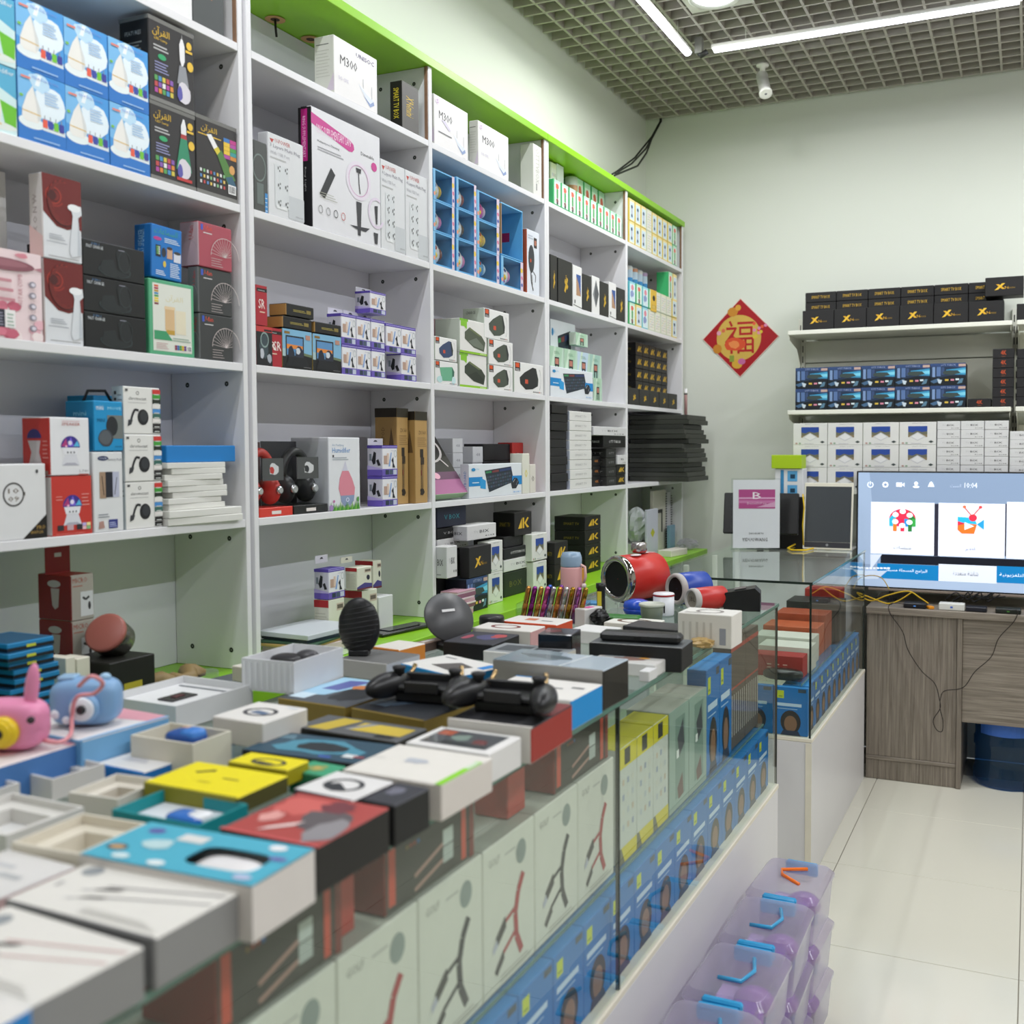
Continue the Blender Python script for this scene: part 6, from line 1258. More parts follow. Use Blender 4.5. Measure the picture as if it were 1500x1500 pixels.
def gamepad(M, label):
    e = empty('game_pad', M, label, 'game pad', 'phone game pads')
    for s in (-1, 1):
        g = G(); g.ell((s*.062, -.012, .026), (.021, .05, .021), '#202022', 'satin', 24, 14, T=Matrix.Rotation(s*.28, 4, 'Z')); put('grip', g, e)
        g = G(); g.lathe([(.009, 0), (.009, .006), (.011, .008), (.011, .012), (.001, .013)], '#2c2c2e', 'rubber', 16, T=Matrix.Translation((s*.05, .02, .043))); put('thumb_stick', g, e)
        g = G(); g.tube([(s*.045, .045, .03), (s*.045, .06, .038), (s*.042, .066, .05)], .004, '#b49a70', 'metal'); put('trigger_arm', g, e)
    g = G(); g.box((-.055, .0, .016), (.055, .045, .028), '#1a1a1c', 'satin', .004); g.box((-.05, .044, .018), (.05, .05, .04), '#242426', 'satin', .002); g.box((-.03, -.006, .017), (.03, 0, .036), '#242426', 'satin', .002); put('bridge', g, e)
    g = G(); g.box((-.05, .004, .0), (.05, .04, .0158), '#161618', 'satin', .002); put('base', g, e)
p = onZ(612, 1035, ZT+.034); gamepad(TR(p.x-.005, p.y+.02, ZT+.0335, 8), 'black phone game pad lying on the gold sided carton')
p = onZ(745, 1048, ZT+.054); gamepad(TR(p.x-.012, p.y+.005, ZT+.0535, 4), 'black phone game pad lying on the rust red carton')
FL((658, 958), (740, 976), (600, 975), .042, 'white carton with a blue edge and a dark picture behind the game pads', '#dcdad6', '#1c86c4', '#1c86c4', [('p', [(.3, .3), (.5, .7), (.8, .6), (.7, .2)], '#5a5654'), r(.1, .8, .3, .86, '#999'), r(.85, .6, .97, .9, '#2a80c8')])
FL((765, 950), (922, 965), (732, 967), .07, 'tall silver and black carton with reflections painted on its glossy lid', '#a9b6c2', '#8f8d88', '#232220', [('p', [(0, 1), (.4, 1), (.5, .4), (.2, 0), (0, 0)], '#7f8f98'), b_(.35, .6, .3, .2, '#5a6870', 5), ('p', [(.6, 0), (.66, 1), (.68, 1), (.62, 0)], '#e0e8ec')], mat='gloss')  # pale streak and grey areas on top are a painted glass reflection
FL((884, 956), (978, 964), (868, 966), .026, 'white clear lidded tray with brown sweets picture', '#c4c2be', '#d8d8d6', '#d4d4d2', [b_(.5, .5, .3, .3, '#8a6a60', 3), b_(.7, .7, .1, .1, '#d89a3a', 4), r(.1, .6, .4, .9, '#9aa2a6')])
FL((948, 976), (964, 977.5), (938, 983), .02, 'small white tray corner by the counter edge', '#d4d4d4')
o, q = FL((884, 929), (1016, 937), (862, 941), .05, 'black carton with pale edges under the black power bank', '#55595c', '#17181a', '#1b1b1c', [r(0, 0, 1, .03, '#c0c0bc'), r(.1, .2, .5, .8, '#6a6e70')])
e = empty('power_bank', TR(q[3].x+.0, q[3].y+q[1]*.4, q[2]+.0008, q[4]+3), 'black rounded power bank lying on the pale edged carton', 'power bank')
g = G(); g.box((-.085, -.018, 0), (.085, .022, .02), '#232425', 'satin', .006); put('case', g, e); g = G(); g.box((-.012, -.0186, .007), (.004, -.0182, .013), '#0c0c0c'); put('port', g, e)
FL((935, 908), (1030, 916), (918, 917), .028, 'long flat black carton behind the power bank', '#3a3b3c', '#18181a', '#1c1c1d')
o, q = FL((1010, 889), (1088, 894), (993, 897), .075, 'white earphone carton with grey ribs near the counter end', '#dcdad4', '#cfccc4', '#dcd9d2', [o_(.5, .5, .26, .3, '#8a8480'), l_(.1, .1, .4, .3, '#c4c0ba')])
g = G(); a = Art(g, q[0]-.004, q[1], .075); a.rect(.78, .1, .9, .6, '#8d9098')
for i in range(5): a.rect(.08+.13*i, .1, .12+.13*i, .75, '#b9b6ae')
put('printed_front', g, o)
crumple('gold_pouch', (*onZ(1028, 950, ZT).xy, ZT+.001), (.028, .02, .012), '#b89a62', 'small golden pouch at the counter edge', 'pouch', 5, 'satin')
FL((905, 903), (975, 908), (882, 911), .02, 'flat white carton picturing a brown watch strap', '#dedcd4', '#d6d2c8', '#d0ccc4', [o_(.5, .5, .36, .3, '#6a4a38')])
FL((692, 924), (762, 929), (656, 940), .035, 'black carton with a colourful picture in the middle of the counter', '#34343c', '#18181a', '#1f1f20', [b_(.6, .6, .3, .3, '#4a4a70', 2), b_(.75, .7, .16, .2, '#b0484a', 3), b_(.2, .5, .1, .2, '#a04a5a', 4)])
FL((715, 911), (800, 917), (690, 919), .04, 'white carton with a red ring picture', '#dcd9d3', '#d4d0c8', '#d0a0a0', [o_(.45, .5, .25, .3, '#7a3a38')])
FL((760, 901), (840, 907), (741, 910), .035, 'white topped carton with bright orange sides', '#dedad4', '#d4502a', '#d8522a', [r(.3, .4, .5, .7, '#c87a5a'), r(.6, .4, .8, .5, '#888')])
FL((802, 919), (852, 921), (782, 928), .06, 'glossy black carton with a red end among white ones', '#3a3438', '#17181a', '#141516', [b_(.3, .5, .3, .3, '#7a3a40', 3)], mat='gloss')
FL((740, 941), (845, 950), (708, 953), .03, 'grey printed carton picturing two phones', '#8d9194', '#dcdad4', '#d8d4c8', [r(.1, .2, .5, .8, '#4c5156'), r(.55, .2, .9, .7, '#3c4046'), r(.6, .3, .8, .6, '#7a8086')])
FL((858, 914), (912, 919), (845, 923), .03, 'plain white flat carton behind the glossy black one', '#dcdcda')
FL((640, 933), (655, 935), (600, 943), .02, 'brown and white flat carton near the round charger', '#8d7468', '#5a4a44', '#5a4a44', [r(.3, .3, .7, .7, '#dcd8d4')])
FL((585, 937), (625, 942), (560, 949), .035, 'white carton with an orange edge behind the grey carton', '#dcd8d0', '#d8883a', '#d8883a')
# wireless charger stand
p = onZ(660, 928, ZT+.02); e = empty('wireless_charger', TR(-1.2, 1.955, ZT+.0006, 58), 'round dark grey wireless charger tilted on its stand', 'charger')
g = G(); g.box((-.035, -.05, 0), (.035, .05, .016), '#161618', 'satin', .003); put('base', g, e)
Td = TR(0, .005, .068, 0, 60); g = G(); g.lathe([(.001, -.004), (.058, -.004), (.06, 0), (.058, .004), (.001, .004)], '#4a4a4c', 'satin', 36, T=Td); put('dish', g, e)
g = G(); g.box((-.016, .012, .0045), (.016, .018, .0055), '#d8d8d8', T=Td); put('logo_bar', g, e)
g = G(); g.box((-.012, .018, .014), (.012, .03, .05), '#161618', 'satin', .002); put('arm', g, e)
g = G(); g.lathe([(.03, 0), (.03, .045), (.028, .05), (.001, .05)], '#19191b', 'satin', 28); put('black_cup', g, None, TR(-1.18, 2.11, ZT+.0006), 'short black cylinder beside the wireless charger', 'cup')
# lipstick style perfume sprays in an acrylic stand
p = onZ(790, 905, ZT); e = empty('acrylic_stand', TR(-1.13, 2.345, ZT+.0006, 12), 'clear acrylic stand for slim spray bottles', 'stand')
for q in ((-.09, -.04, 0, .09, -.037, .04), (-.09, .037, 0, .09, .04, .06), (-.09, -.0365, 0, .09, .0365, .003), (-.09, -.0365, .0035, -.087, .0365, .05), (.087, -.0365, .0035, .09, .0365, .05)): sbox('acrylic_plate', q[:3], q[3:], 'glass_clear', e, 0)
cols = ['#c08a4a', '#8a3a8a', '#c89a54', '#c05a9a', '#b4b4ba', '#c8844a', '#c8c8cc', '#b08a34', '#a864a8', '#a8843a', '#4a6ac0', '#8a4aa0']
nm = ['gold', 'purple', 'brass', 'pink', 'silver', 'copper', 'pale silver', 'dark gold', 'lilac', 'bronze', 'blue', 'violet']
for i in range(12):
    x_ = -.077+.0165*(i % 10) if i < 10 else -.03+.03*(i-10); y_ = -.022 if i < 10 else .014
    g = G(); g.lathe([(.001, 0), (.007, 0), (.007, .05), (.0062, .0505), (.0062, .053), (.007, .0535), (.007, .09), (.005, .096), (.001, .098)], cols[i], 'metal', 14)
    o = put('spray_bottle', g, None, e.matrix_basis @ TR(x_, y_, .0045, 0, 10, 14), nm[i]+' slim spray bottle standing in the acrylic stand', 'bottle', 'slim spray bottles')
FL((868, 886), (884, 888), (856, 893), .045, 'white carton with black lettering in front of the pink bottle', '#d8d4d2', '#cfcbc8', '#d2d0ce', [r(.2, .3, .8, .7, '#d84a9a')])
FL((776, 900), (822, 903), (762, 906), .015, 'flat white carton with dark leaf print before the spray stand', '#dcd8d0', '#cfcac2', '#cfcac2', [b_(.5, .5, .3, .2, '#5a4a44', 3)])
# pink flask
e = empty('flask', TR(-1.14, onX(837, 880, -1.14).y, ZT+.0006), 'pale pink flask with a clear blue lid and hanging loop', 'flask')
g = G(); g.lathe([(.001, 0), (.027, 0), (.029, .004), (.029, .125), (.028, .13)], '#e0a8a8', 'satin', 28); put('body', g, e)
g = G(); g.lathe([(.0285, .1302), (.029, .133), (.0285, .155), (.024, .168), (.001, .17)], '#8fa8c0', 'gloss', 28); put('lid', g, e)
g = G(); g.tube([(.028, 0, .135), (.04, 0, .13), (.042, 0, .105), (.036, 0, .085)], .004, '#e0b4ac', 'rubber'); g.ell((.037, 0, .08), (.007, .007, .007), '#e8d8d4', 'satin', 10, 8); put('loop', g, e)
# speakers at the counter end
def barrel(M, L, R, c, label, rimc='chrome', front='#141416'):
    e = empty('barrel_speaker', M, label, 'speaker'); X = Matrix.Rotation(math.pi/2, 4, 'Y')
    g = G(); g.lathe([(R*.9, 0), (R, L*.04), (R*1.03, L*.5), (R, L*.96), (R*.9, L)], c, 'satin', 36, T=X); put('body', g, e)
    g = G(); g.lathe([(R*.74, -.004), (R*.8, -.012), (R*.95, -.012), (R*1.02, -.003), (R*1.0, L*.05)], '#b8b4b0', rimc, 36, T=X, cap=False); put('rim', g, e)
    g = G(); g.lathe([(.001, -.002), (R*.4, -.001), (R*.76, -.006)], front, 'rubber', 32, T=X, cap=False); put('cone', g, e)
    return e
p = onZ(925, 878, ZT); e = barrel(TR(-1.085, 2.68, ZT+.075, 64), .15, .066, '#c8302a', 'big red barrel speaker with a chrome ring'); 
g = G(); g.ell((.05, -.02, .0665), (.02, .012, .003), '#dcd8d8', 'satin', 16, 6); g.ell((.1, .0, .069), (.016, .012, .002), '#dcd8d8', 'satin', 16, 6); put('badge', g, e)
sbox('foot', (.03, -.03, -.0745), (.13, .03, -.06), 'black_plastic', e)
g = G(); g.lathe([(.001, 0), (.02, 0), (.024, .008), (.024, .026), (.02, .03), (.001, .03)], '#b4b0ae', 'metal', 24); put('mini_speaker', g, None, TR(-1.05, 2.755, ZT+.1452), 'small silver speaker on top of the red barrel speaker', 'speaker')
e = barrel(TR(-.925, 2.735, ZT+.048, 58), .1, .044, '#2a4aa8', 'blue barrel speaker behind the white cup', 'rubber'); sbox('foot', (.02, -.02, -.0475), (.08, .02, -.042), 'black_plastic', e)
e = barrel(TR(-.845, 2.64, ZT+.035, 55), .1, .031, '#c23430', 'small red cylinder speaker with a round badge', 'rubber', '#8a8478'); sbox('foot', (.02, -.012, -.0345), (.08, .012, -.029), 'black_plastic', e)
a = Art(G(), .04, .01, .04); a.text('JBL', .16, .3, .84, .7, '#33261f'); put('badge', a.g, e, TR(-.0068, 0, -.02, -90))
e = empty('black_dock', TR(-.735, 2.735, ZT+.0006, 12), 'black wedge shaped dock at the counter corner', 'dock')
g = G(); g.prism([(-.05, 0), (.05, 0), (.05, .05), (.035, .064), (-.045, .05), (-.05, .044)], 1, -.035, .035, '#19191a', 'satin'); put('body', g, e)
g = G(); g.box((-.012, -.02, .0595), (.02, .02, .0605), '#6a6462', T=Matrix.Rotation(-.17, 4, 'Y')); put('label_plate', g, e)
p = onZ(962, 890, ZT); e = empty('yoyo_case', TR(-.97, 2.53, ZT+.0006), 'glossy blue round case with a groove round its middle', 'case')
g = G(); g.lathe([(.02, 0), (.034, .006), (.038, .016), (.036, .02)], '#1f46b0', 'gloss', 32); put('lower_half', g, e)
g = G(); g.lathe([(.036, .0205), (.038, .026), (.034, .037), (.018, .043), (.001, .044)], '#2450c0', 'gloss', 32, cap=False); put('upper_half', g, e)
e = empty('cup', TR(-.905, 2.56, ZT+.0006), 'white cup with a red band and black tool print', 'cup')
g = G(); g.lathe([(.001, 0), (.026, 0), (.028, .004), (.0285, .052)], '#d9dbe0', 'satin', 28); put('body', g, e); g = G(); g.lathe([(.0286, .052), (.0292, .053), (.0292, .057), (.027, .06), (.001, .061)], '#d9dbe0', 'satin', 28, cols=['#a82a30', '#a82a30', '#e0e0e4', '#e0e0e4']); put('lid', g, e)
g = G()
for i in range(4): t = -1.9+.24*i; g.box((-.002, -.0006, .01), (.002, .0002, .036), '#222', T=TR(.0284*math.cos(t), .0284*math.sin(t), 0, math.degrees(t)+90))
put('tool_print', g, e)
e = empty('green_case', TR(-.96, 2.37, ZT+.0006, 6), 'dark green hard case with rounded edges', 'case'); g = G(); g.box((-.06, -.02, 0), (.06, .02, .011), '#2f6a2a', 'satin', .004); put('bottom', g, e); g = G(); g.box((-.058, -.019, .0115), (.058, .019, .026), '#3a7a34', 'satin', .006); put('lid', g, e)
e = empty('jar', TR(-.895, 2.44, ZT+.0006), 'grey green candle jar with a pale lid', 'jar'); g = G(); g.lathe([(.001, 0), (.026, 0), (.03, .04), (.031, .042)], '#8d9484', 'satin', 26); put('body', g, e); g = G(); g.lathe([(.0315, .0422), (.034, .044), (.034, .049), (.031, .05), (.029, .046), (.001, .046)], '#b9bdb0', 'satin', 26); put('lid', g, e)
e = empty('torch', TR(-1.02, 2.4, ZT+.0006), 'black work torch standing with a yellow light strip', 'torch'); g = G(); g.lathe([(.001, 0), (.012, 0), (.012, .03), (.011, .032), (.011, .085), (.013, .088), (.013, .1), (.001, .1)], '#19191a', 'satin', 18); put('body', g, e); g = G(); g.box((-.005, -.0125, .04), (.006, -.0108, .08), '#d8c83a'); put('light_strip', g, e)
crumple('black_pouch', (-.995, 2.335, ZT+.001), (.022, .022, .022), '#161617', 'small black pouch beside the torch', 'pouch', 7, 'satin')
carton('plain', .07, .05, .03, TR(-1.1, 2.5, ZT+.0006, 10), 'blue_carton', 'light blue carton behind the torch and the red barrel', 'box', c='#4a8ab8')
for i in range(2): g = G(); g.lathe([(.004, 0), (.004, .012), (.003, .013), (.003, .02), (.001, .021)], '#b0a8a0', 'metal', 10); put('audio_plug', g, None, TR(-.985+.012*i, 2.585, ZT+.0006), 'tiny metal plug standing behind the blue round case', 'plug', 'tiny metal plugs')
# ================================================================== goods inside the glass counters
@design
def blue_film(a, **k):
    a.rect(.1, .76, .3, .92, '#c6d22a').lines(.14, .79, .26, .83, 1, '#6a8a2a').lines(.1, .6, .82, .68, 1, '#c8dcf0', .8).lines(.1, .54, .7, .56, 1, '#a8c8e8', .7)
    a.ell(.5, .28, .3, .24, '#241c18').ell(.5, .24, .19, .17, '#8a6448').poly([(.2, 0), (.8, 0), (.72, .1), (.28, .1)], '#26304a').rect(.72, .9, .95, .97, '#3a4a5a')
    return dict(c='#1272bc', L='#1272bc', T='#2a84c8')
@design
def cable_white(a, red=0, **k):
    cc = ['#3c3a3c', '#a83a3e', '#9aa4ba'][red]
    a.text('GOLF', .1, .86, .3, .91, '#8d8d88').lines(.4, .87, .6, .9, 1, '#b4b4ae').ell(.72, .82, .1, .085, '#8a9490')
    a.path([(.76, .66), (.66, .56), (.6, .42), (.62, .26), (.72, .12)], .06, cc).path([(.6, .46), (.4, .42)], .03, cc).path([(.6, .3), (.36, .22)], .03, cc).poly([(.22, .36), (.4, .46), (.42, .38), (.26, .3)], '#3f3b3a').poly([(.16, .3), (.24, .35), (.26, .3), (.18, .26)], '#b8bac8').poly([(.2, .14), (.36, .24), (.38, .18), (.24, .1)], '#3f3b3a').lines(.3, .04, .9, .1, 2, '#b4b2aa', .3)
    return dict(c='#d2d2c8', F='#d6d6cc', T='#a8aaa0')
@design
def cable_dark(a, **k):
    a.rect(.03, .1, .1, .9, '#c8503c').line(.3, .3, .62, .5, .06, '#b08a80').line(.3, .1, .62, .26, .06, '#b08a80').rect(.62, .46, .74, .7, '#c4ccc8').rect(.62, .2, .74, .44, '#b4bcb8').rect(.84, .05, .9, .95, '#c8503c').rect(.94, 0, 1, 1, '#7a302a').grid(.2, .74, .36, .84, 4, 1, ['#8a6a3a', '#a04a3a', '#a04a3a', '#3a6ab0'], .4)
    return dict(c='#3c3a36', T='#4a4842', L='#8a342c')
@design
def yellow_hang(a, **k):
    a.rect(0, .82, 1, 1, '#d8cc10').rect(.3, .84, .62, .98, '#2a2c22').rect(0, 0, 1, .14, '#d8c820').poly([(0, 0), (.3, 0), (.12, .14), (0, .14)], '#6a6a50').grid(.1, .24, .9, .76, 3, 4, ['#b8c0c4', '#c8b8a4', '#9aa4b8', '#d0d0c4'], .6)
    return dict(c='#c8ccc4', F='#ccd0c8', T='#b8b020')
@design
def green_grey(a, v=0, **k):
    a.rect(0, 0, 1, 1, '#9ab0a4').rect(.3, .1, .8, .9, '#7a9488').poly([(.4, .7), (.7, .86), (.76, .6), (.5, .5)], '#3f444c').poly([(.4, .2), (.66, .32), (.72, .1), (.46, .08)], '#6a4a44').rect(.36, .5, .48, .58, '#e8ece8')
    return dict(c='#9aa89c', T='#a8a89c')
@design
def hook_pack(a, **k):
    a.rect(0, .9, 1, .94, '#b0483c').rect(0, .55, 1, .57, '#b0483c')
    for i in range(7): a.rect(.06+.14*i, .12, .1+.14*i, .5, '#c8c4bc').rect(.12+.14*i, .05, .13+.14*i, .88, '#6a625a')
    return dict(c='#5c5148', T='#6a5e54')
def IN(kind, y0, y1, zb, h, x, name, label, n=1, d=.1, group=None, **kw):
    w = (y1-y0)/n
    for i in range(n):
        k2 = dict(kw); vs = k2.pop('reds', None)
        if vs: k2['red'] = vs[i % len(vs)]
        carton(kind, round(w-.002, 4), d, h, TR(x, y0+w*(i+.5), zb, 90), name, label, 'box', group or (label if n > 1 else None), **k2)
IN('blue_film', .35, 2.86, ZBASE+.0006, .164, -.69, 'film_carton', 'blue screen film carton in the lower row of the long counter', 21, .09)
ZS = .6676
IN('cable_white', .42, 1.74, ZS, .222, -.714, 'cable_carton', 'white cable carton on the inner glass shelf', 8, .12, reds=[0, 1, 0, 1, 0, 1, 0, 1], group='white cable cartons on the glass shelf')
for k, (a_, b_) in enumerate([(.74, .935), (1.02, 1.235), (1.5, 1.73)]):
    IN('cable_dark', a_, b_, ZS+.2232, .09, -.722, 'cable_carton', ['dark cable carton with red ends lying nearest the entrance end', 'dark cable carton with red ends between two red cartons', 'dark cable carton with red ends beside the pane joint'][k], 1, .1)
for k, (a_, b_) in enumerate([(.945, .985), (1.37, 1.43)]): IN('plain', a_, b_, ZS+.2232, .088, -.74, 'red_carton', ['small red carton between the dark cable cartons', 'small red carton alone on the white cable cartons'][k], 1, .06, c='#b8443a')
IN('yellow_hang', 1.765, 2.05, ZS, .225, -.714, 'hang_carton', 'white hang carton with yellow top and bottom bands', 3, .08)
IN('green_grey', 2.055, 2.33, ZS, .225, -.714, 'earphone_carton', 'grey green earphone carton inside the counter', 2, .1)
IN('blue_film', 2.335, 2.56, ZS, .262, -.716, 'film_carton', 'tall blue film carton on the inner glass shelf', 2, .05)
IN('hook_pack', 2.565, 2.855, ZS, .29, -.72, 'hook_pack', 'brown pack with red lines and white cable ends', 2, .05)
# short counter
def INF(kind, x0, x1, z0, h, y, name, label, d=.1, **kw): carton(kind, x1-x0, d, h, TR((x0+x1)/2, y, z0), name, label, 'box', **kw)
INF('blue_film', -.80, -.684, ZBASE+.0006, .165, 3.39, 'film_carton', 'blue screen film carton facing the gap between the counters', .02)
INF('blue_film', -.92, -.803, ZBASE+.0006, .165, 3.39, 'film_carton', 'blue screen film carton facing the gap, further in', .02)
IN('blue_film', 3.43, 4.53, ZBASE+.0006, .164, -.69, 'film_carton', 'blue screen film carton in the lower row of the short counter', 10, .09)
for k, (x0, x1, y, z0, h, d, c, l) in enumerate([(-.9, -.72, 3.478, ZS, .075, .08, '#a02c2a', 'red carton with gold icons in the short counter'), (-.9, -.715, 3.57, ZS, .09, .12, '#d6d4ca', 'white carton in the short counter behind the red one'), (-.95, -.73, 3.7, ZS, .1, .12, '#d8d6cc', 'wide white carton in the short counter'), (-.95, -.74, 3.84, ZS, .115, .14, '#c05a34', 'orange carton in the short counter'), (-.94, -.74, 4.0, ZS, .14, .14, '#a84a2c', 'dark orange carton in the short counter'), (-.94, -.72, 4.2, ZS, .16, .16, '#2e2c2c', 'black carton in the short counter'), (-.9, -.75, 4.38, ZS, .19, .12, '#b0322c', 'bright red carton at the end of the short counter')]):
    INF('plain', x0, x1, z0, h, y, 'gadget_carton', l, d, c=c, txt='= = =' if k == 0 else None, tc='#d8b0a0')
g = G(); g.ell((0, 0, .02), (.07, .03, .02), '#1c1c1e', 'gloss', 20, 10, pw=.7); put('headset_case', g, None, TR(-.78, 3.44, ZS), 'black rounded case lying before the red carton', 'case')
# ---- on the short counter
e = empty('sign_stand', TR(-1.112, 4.365, ZT+.0006, 22), 'clear acrylic stand with a white payment sign and a magenta logo', 'sign')
g = G(); g.box((-.11, .02, 0), (.11, .06, .004), '#fff', 'glass_clear'); put('foot', g, e)
sbox('acrylic_front', (-.11, -.0035, .004), (.11, -.0015, .315), 'film', e, 0); sbox('acrylic_back', (-.11, .006, .004), (.11, .008, .315), 'film', e, 0)
a = Art(G(), .205, .002, .3); a.g.box((-.1025, .0006, 0), (.1025, .0025, .3), '#dcdde2'); a.rect(.12, .58, .9, .86, '#b04a86').rect(.12, .72, .9, .745, '#d8a0c4').rect(.12, .66, .9, .7, '#c878a8').poly([(.5, .6), (.9, .6), (.9, .68)], '#d4a0c0').text('B', .42, .72, .6, .82, '#f0e4ec').text('BenefitPay', .3, .63, .72, .675, '#d8b0c8').text('38040896', .34, .2, .66, .23, '#555').text('YIDUOWANG', .2, .1, .74, .15, '#333'); put('paper_sign', a.g, e, Matrix.Translation((0, 0, .008)))
e = empty('drawing_tablet', TR(-.823, 4.47, ZT+.0006, 0, -8), 'white framed writing tablet with a dark screen leaning upright', 'tablet')
g = G(); g.box((-.107, 0, .002), (.107, .008, .296), '#dcd8c8', 'satin', .003); put('frame', g, e)
g = G(); g.box((-.1, -.0006, .035), (.1, -.0001, .28), '#3f4348', 'gloss'); g.box((-.1, -.0006, .01), (.1, -.0001, .034), '#34343a', 'satin'); g.lathe([(.001, 0), (.006, 0)], '#8a8c8e', 'card', 14, T=TR(0, -.0009, .022, 0, 90), cap=False); put('screen', g, e)
g = G(); g.box((-.012, .009, 0), (.012, .05, .004), '#d8d4c4', 'satin'); put('rest', g, e)
g = G(); P = [onZ(px, py, ZT+.006) for px, py in ((1154, 803), (1165, 797), (1185, 798), (1196, 802), (1180, 806), (1160, 806))]; g.tube(P, .004, '#d8b41c', 'rubber', 8, True); put('cable_coil', g, None, None, 'yellow cable coil lying in front of the writing tablet', 'cable')
g = G(); P = [onY(px, py, 4.45) for px, py in ((1177, 800), (1176, 770), (1178, 745), (1176, 725))]; g.tube([p_+Vector((0, .0, .004)) for p_ in P], .003, '#d8b41c', 'rubber', 6); put('yellow_cable', g, None, None, 'yellow cable rising beside the writing tablet', 'cable')
e = empty('till_monitor', TR(-1.13, 4.5, ZT+.0006, 8), 'black till monitor standing behind the payment sign', 'monitor')
g = G(); g.box((-.17, 0, .06), (.17, .022, .25), '#161617', 'satin', .004); put('housing', g, e, TR(0, 0, 0, 0, -14)); g = G(); g.box((-.06, -.0, 0), (.06, .04, .012), '#1c1c1d', 'satin', .003); g.box((-.015, .01, .012), (.015, .03, .1), '#1c1c1d', 'satin'); put('stand', g, e)
e = empty('side_cabinet', Matrix.Identity(4), 'pale cabinet in the corner behind the short counter', 'cabinet'); sbox('carcass', (-1.24, 4.58, .001), (-.76, 5.04, .98), 'laminate', e); sbox('top', (-1.25, 4.57, .9805), (-.75, 5.045, 1.0), 'laminate', e)
INF('plain', -1.12, -.96, 1.0006, .24, 4.63, 'black_carton', 'black carton on the corner cabinet behind the writing tablet', .11, c='#1c1a1a')
INF('flat', -1.095, -.965, 1.2412, .13, 4.64, 'white_blue_carton', 'white carton with blue windows on the black carton', .09, c='#dcdee0')
o = carton('plain', .14, .1, .062, TR(-1.04, 4.63, 1.3718), 'lime_carton', 'lime and yellow carton topping the corner stack', 'box', c='#a8c81c')
a = Art(G(), .13, .09, .13); a.rect(.2, .1, .32, .95, '#3a86b8').rect(.45, .55, .8, .92, '#5aa4d4').rect(.45, .05, .8, .42, '#5aa4d4').rect(.55, .65, .72, .8, '#1c3c54').rect(.55, .15, .72, .3, '#1c3c54'); a.g and put('printed_front', a.g, o, Matrix.Translation((.01, .0095, -.1306)))
# ================================================================== rack goods
def RK(kind, xl, xr, yt, z0, name, label, y=4.757, nc=1, nr=1, d=.1, group=None, **kw):
    X0 = onY(xl, yt, y).x; X1 = onY(xr, yt, y).x; zt = onY(xl, yt, y).z; w = (X1-X0)/nc; h = (zt-z0)/nr
    for r_ in range(nr):
        for c_ in range(nc):
            carton(kind, round(w-.002, 4), d, round(h-.0008, 4), TR(X0+w*(c_+.5), y+random.uniform(0, .002), z0+h*r_), name, label+(ROW[nr][r_] if nr in ROW else ''), 'box', group or (label if nc*nr > 1 else None), **kw)
    return zt
RK('xbox', 1175.3, 1471, 455.3, 2.0156, 'tv_box_carton', 'black tv box carton with gold sign in the front row of the rack', nc=6, d=.1)
RK('xbox', 1489, 1540, 445, 2.0156, 'tv_box_carton', 'black tv box carton starting the second rack section', d=.1)
RK('xbox_side', 1179.5, 1470, 429, 2.0156, 'tv_box_carton', 'black tv box carton with gold capitals in the back rows', y=4.872, nc=6, nr=4, d=.1)
p0_ = onY(1443, 407, 4.76); zf = onY(1471, 437, 4.757).z; carton('xbox', .155, .11, p0_.z-2.1245, TR(p0_.x+.0785, 4.76, 2.124), 'tv_box_carton', 'black tv box carton with gold sign resting on the front row', 'box')
RK('ott_photo', 1165, 1415, 539, 1.6436, 'tv_box_carton', 'dark blue picture carton of the rack', nc=5, nr=2, d=.13)
RK('four_k', 1454, 1486, 511, 1.6436, 'tv_box_carton', 'black carton with orange 4K in the tall narrow stack', nr=6, d=.12)
RK('four_k', 1417, 1452, 584, 1.6436, 'tv_box_carton', 'black carton with orange 4K lying alone beside the stack', d=.12)
RK('four_k', 1489.5, 1530, 511, 1.6436, 'tv_box_carton', 'black carton with orange 4K in the neighbouring stack', nr=6, d=.12)
zt_ = RK('tvbox_white', 1161.6, 1372, 620, 1.2726, 'tv_box_carton', 'white tv box carton picturing a city at dusk', nc=4, nr=3, d=.12)
RK('white_iix', 1372.6, 1478, 617, 1.2726, 'flat_white_carton', 'flat white carton with black lettering of the rack', nc=3, nr=8, d=.12)
RK('white_iix', 1479, 1514, 631.5, 1.2726, 'flat_white_carton', 'flat white carton with black lettering in the lower stack', nr=7, d=.12)
# ---- red New Year picture on the back wall
zc_ = (2.223+1.828)/2; e = empty('new_year_picture', TR(-1.373, YB-.0008, zc_), 'red diamond shaped good luck picture with a golden disc', 'picture')
g = G(); s = .2; g.prism([(0, -s), (s, 0), (0, s), (-s, 0)], 1, -.003, 0, '#e6c8bc'); put('backing', g, e)
a = Art(G(), .4, .003, .4); R_ = lambda k: k
a.P = lambda u, v, a=a: ((u-.5)*.4, -.0033-.00006*a.k.get('F', 0), (v-.5)*.4)
a.poly([(.5, .012), (.988, .5), (.5, .988), (.012, .5)], '#a80f1c').ell(.48, .5, .29, .29, '#d2ae50', 36)
a.text('福', .3, .3, .68, .72, '#b01a1e').blob(.42, .42, .16, .09, '#d8502a', 4).blob(.42, .42, .08, .06, '#e88a4a', 5)
for i in range(10):
    rr = random.Random(i+3); a.ell(.62+.26*rr.random(), .48+.2*rr.random(), .022, .022, ['#e08ab0', '#d8c03a', '#e05a3a'][i % 3], 8)
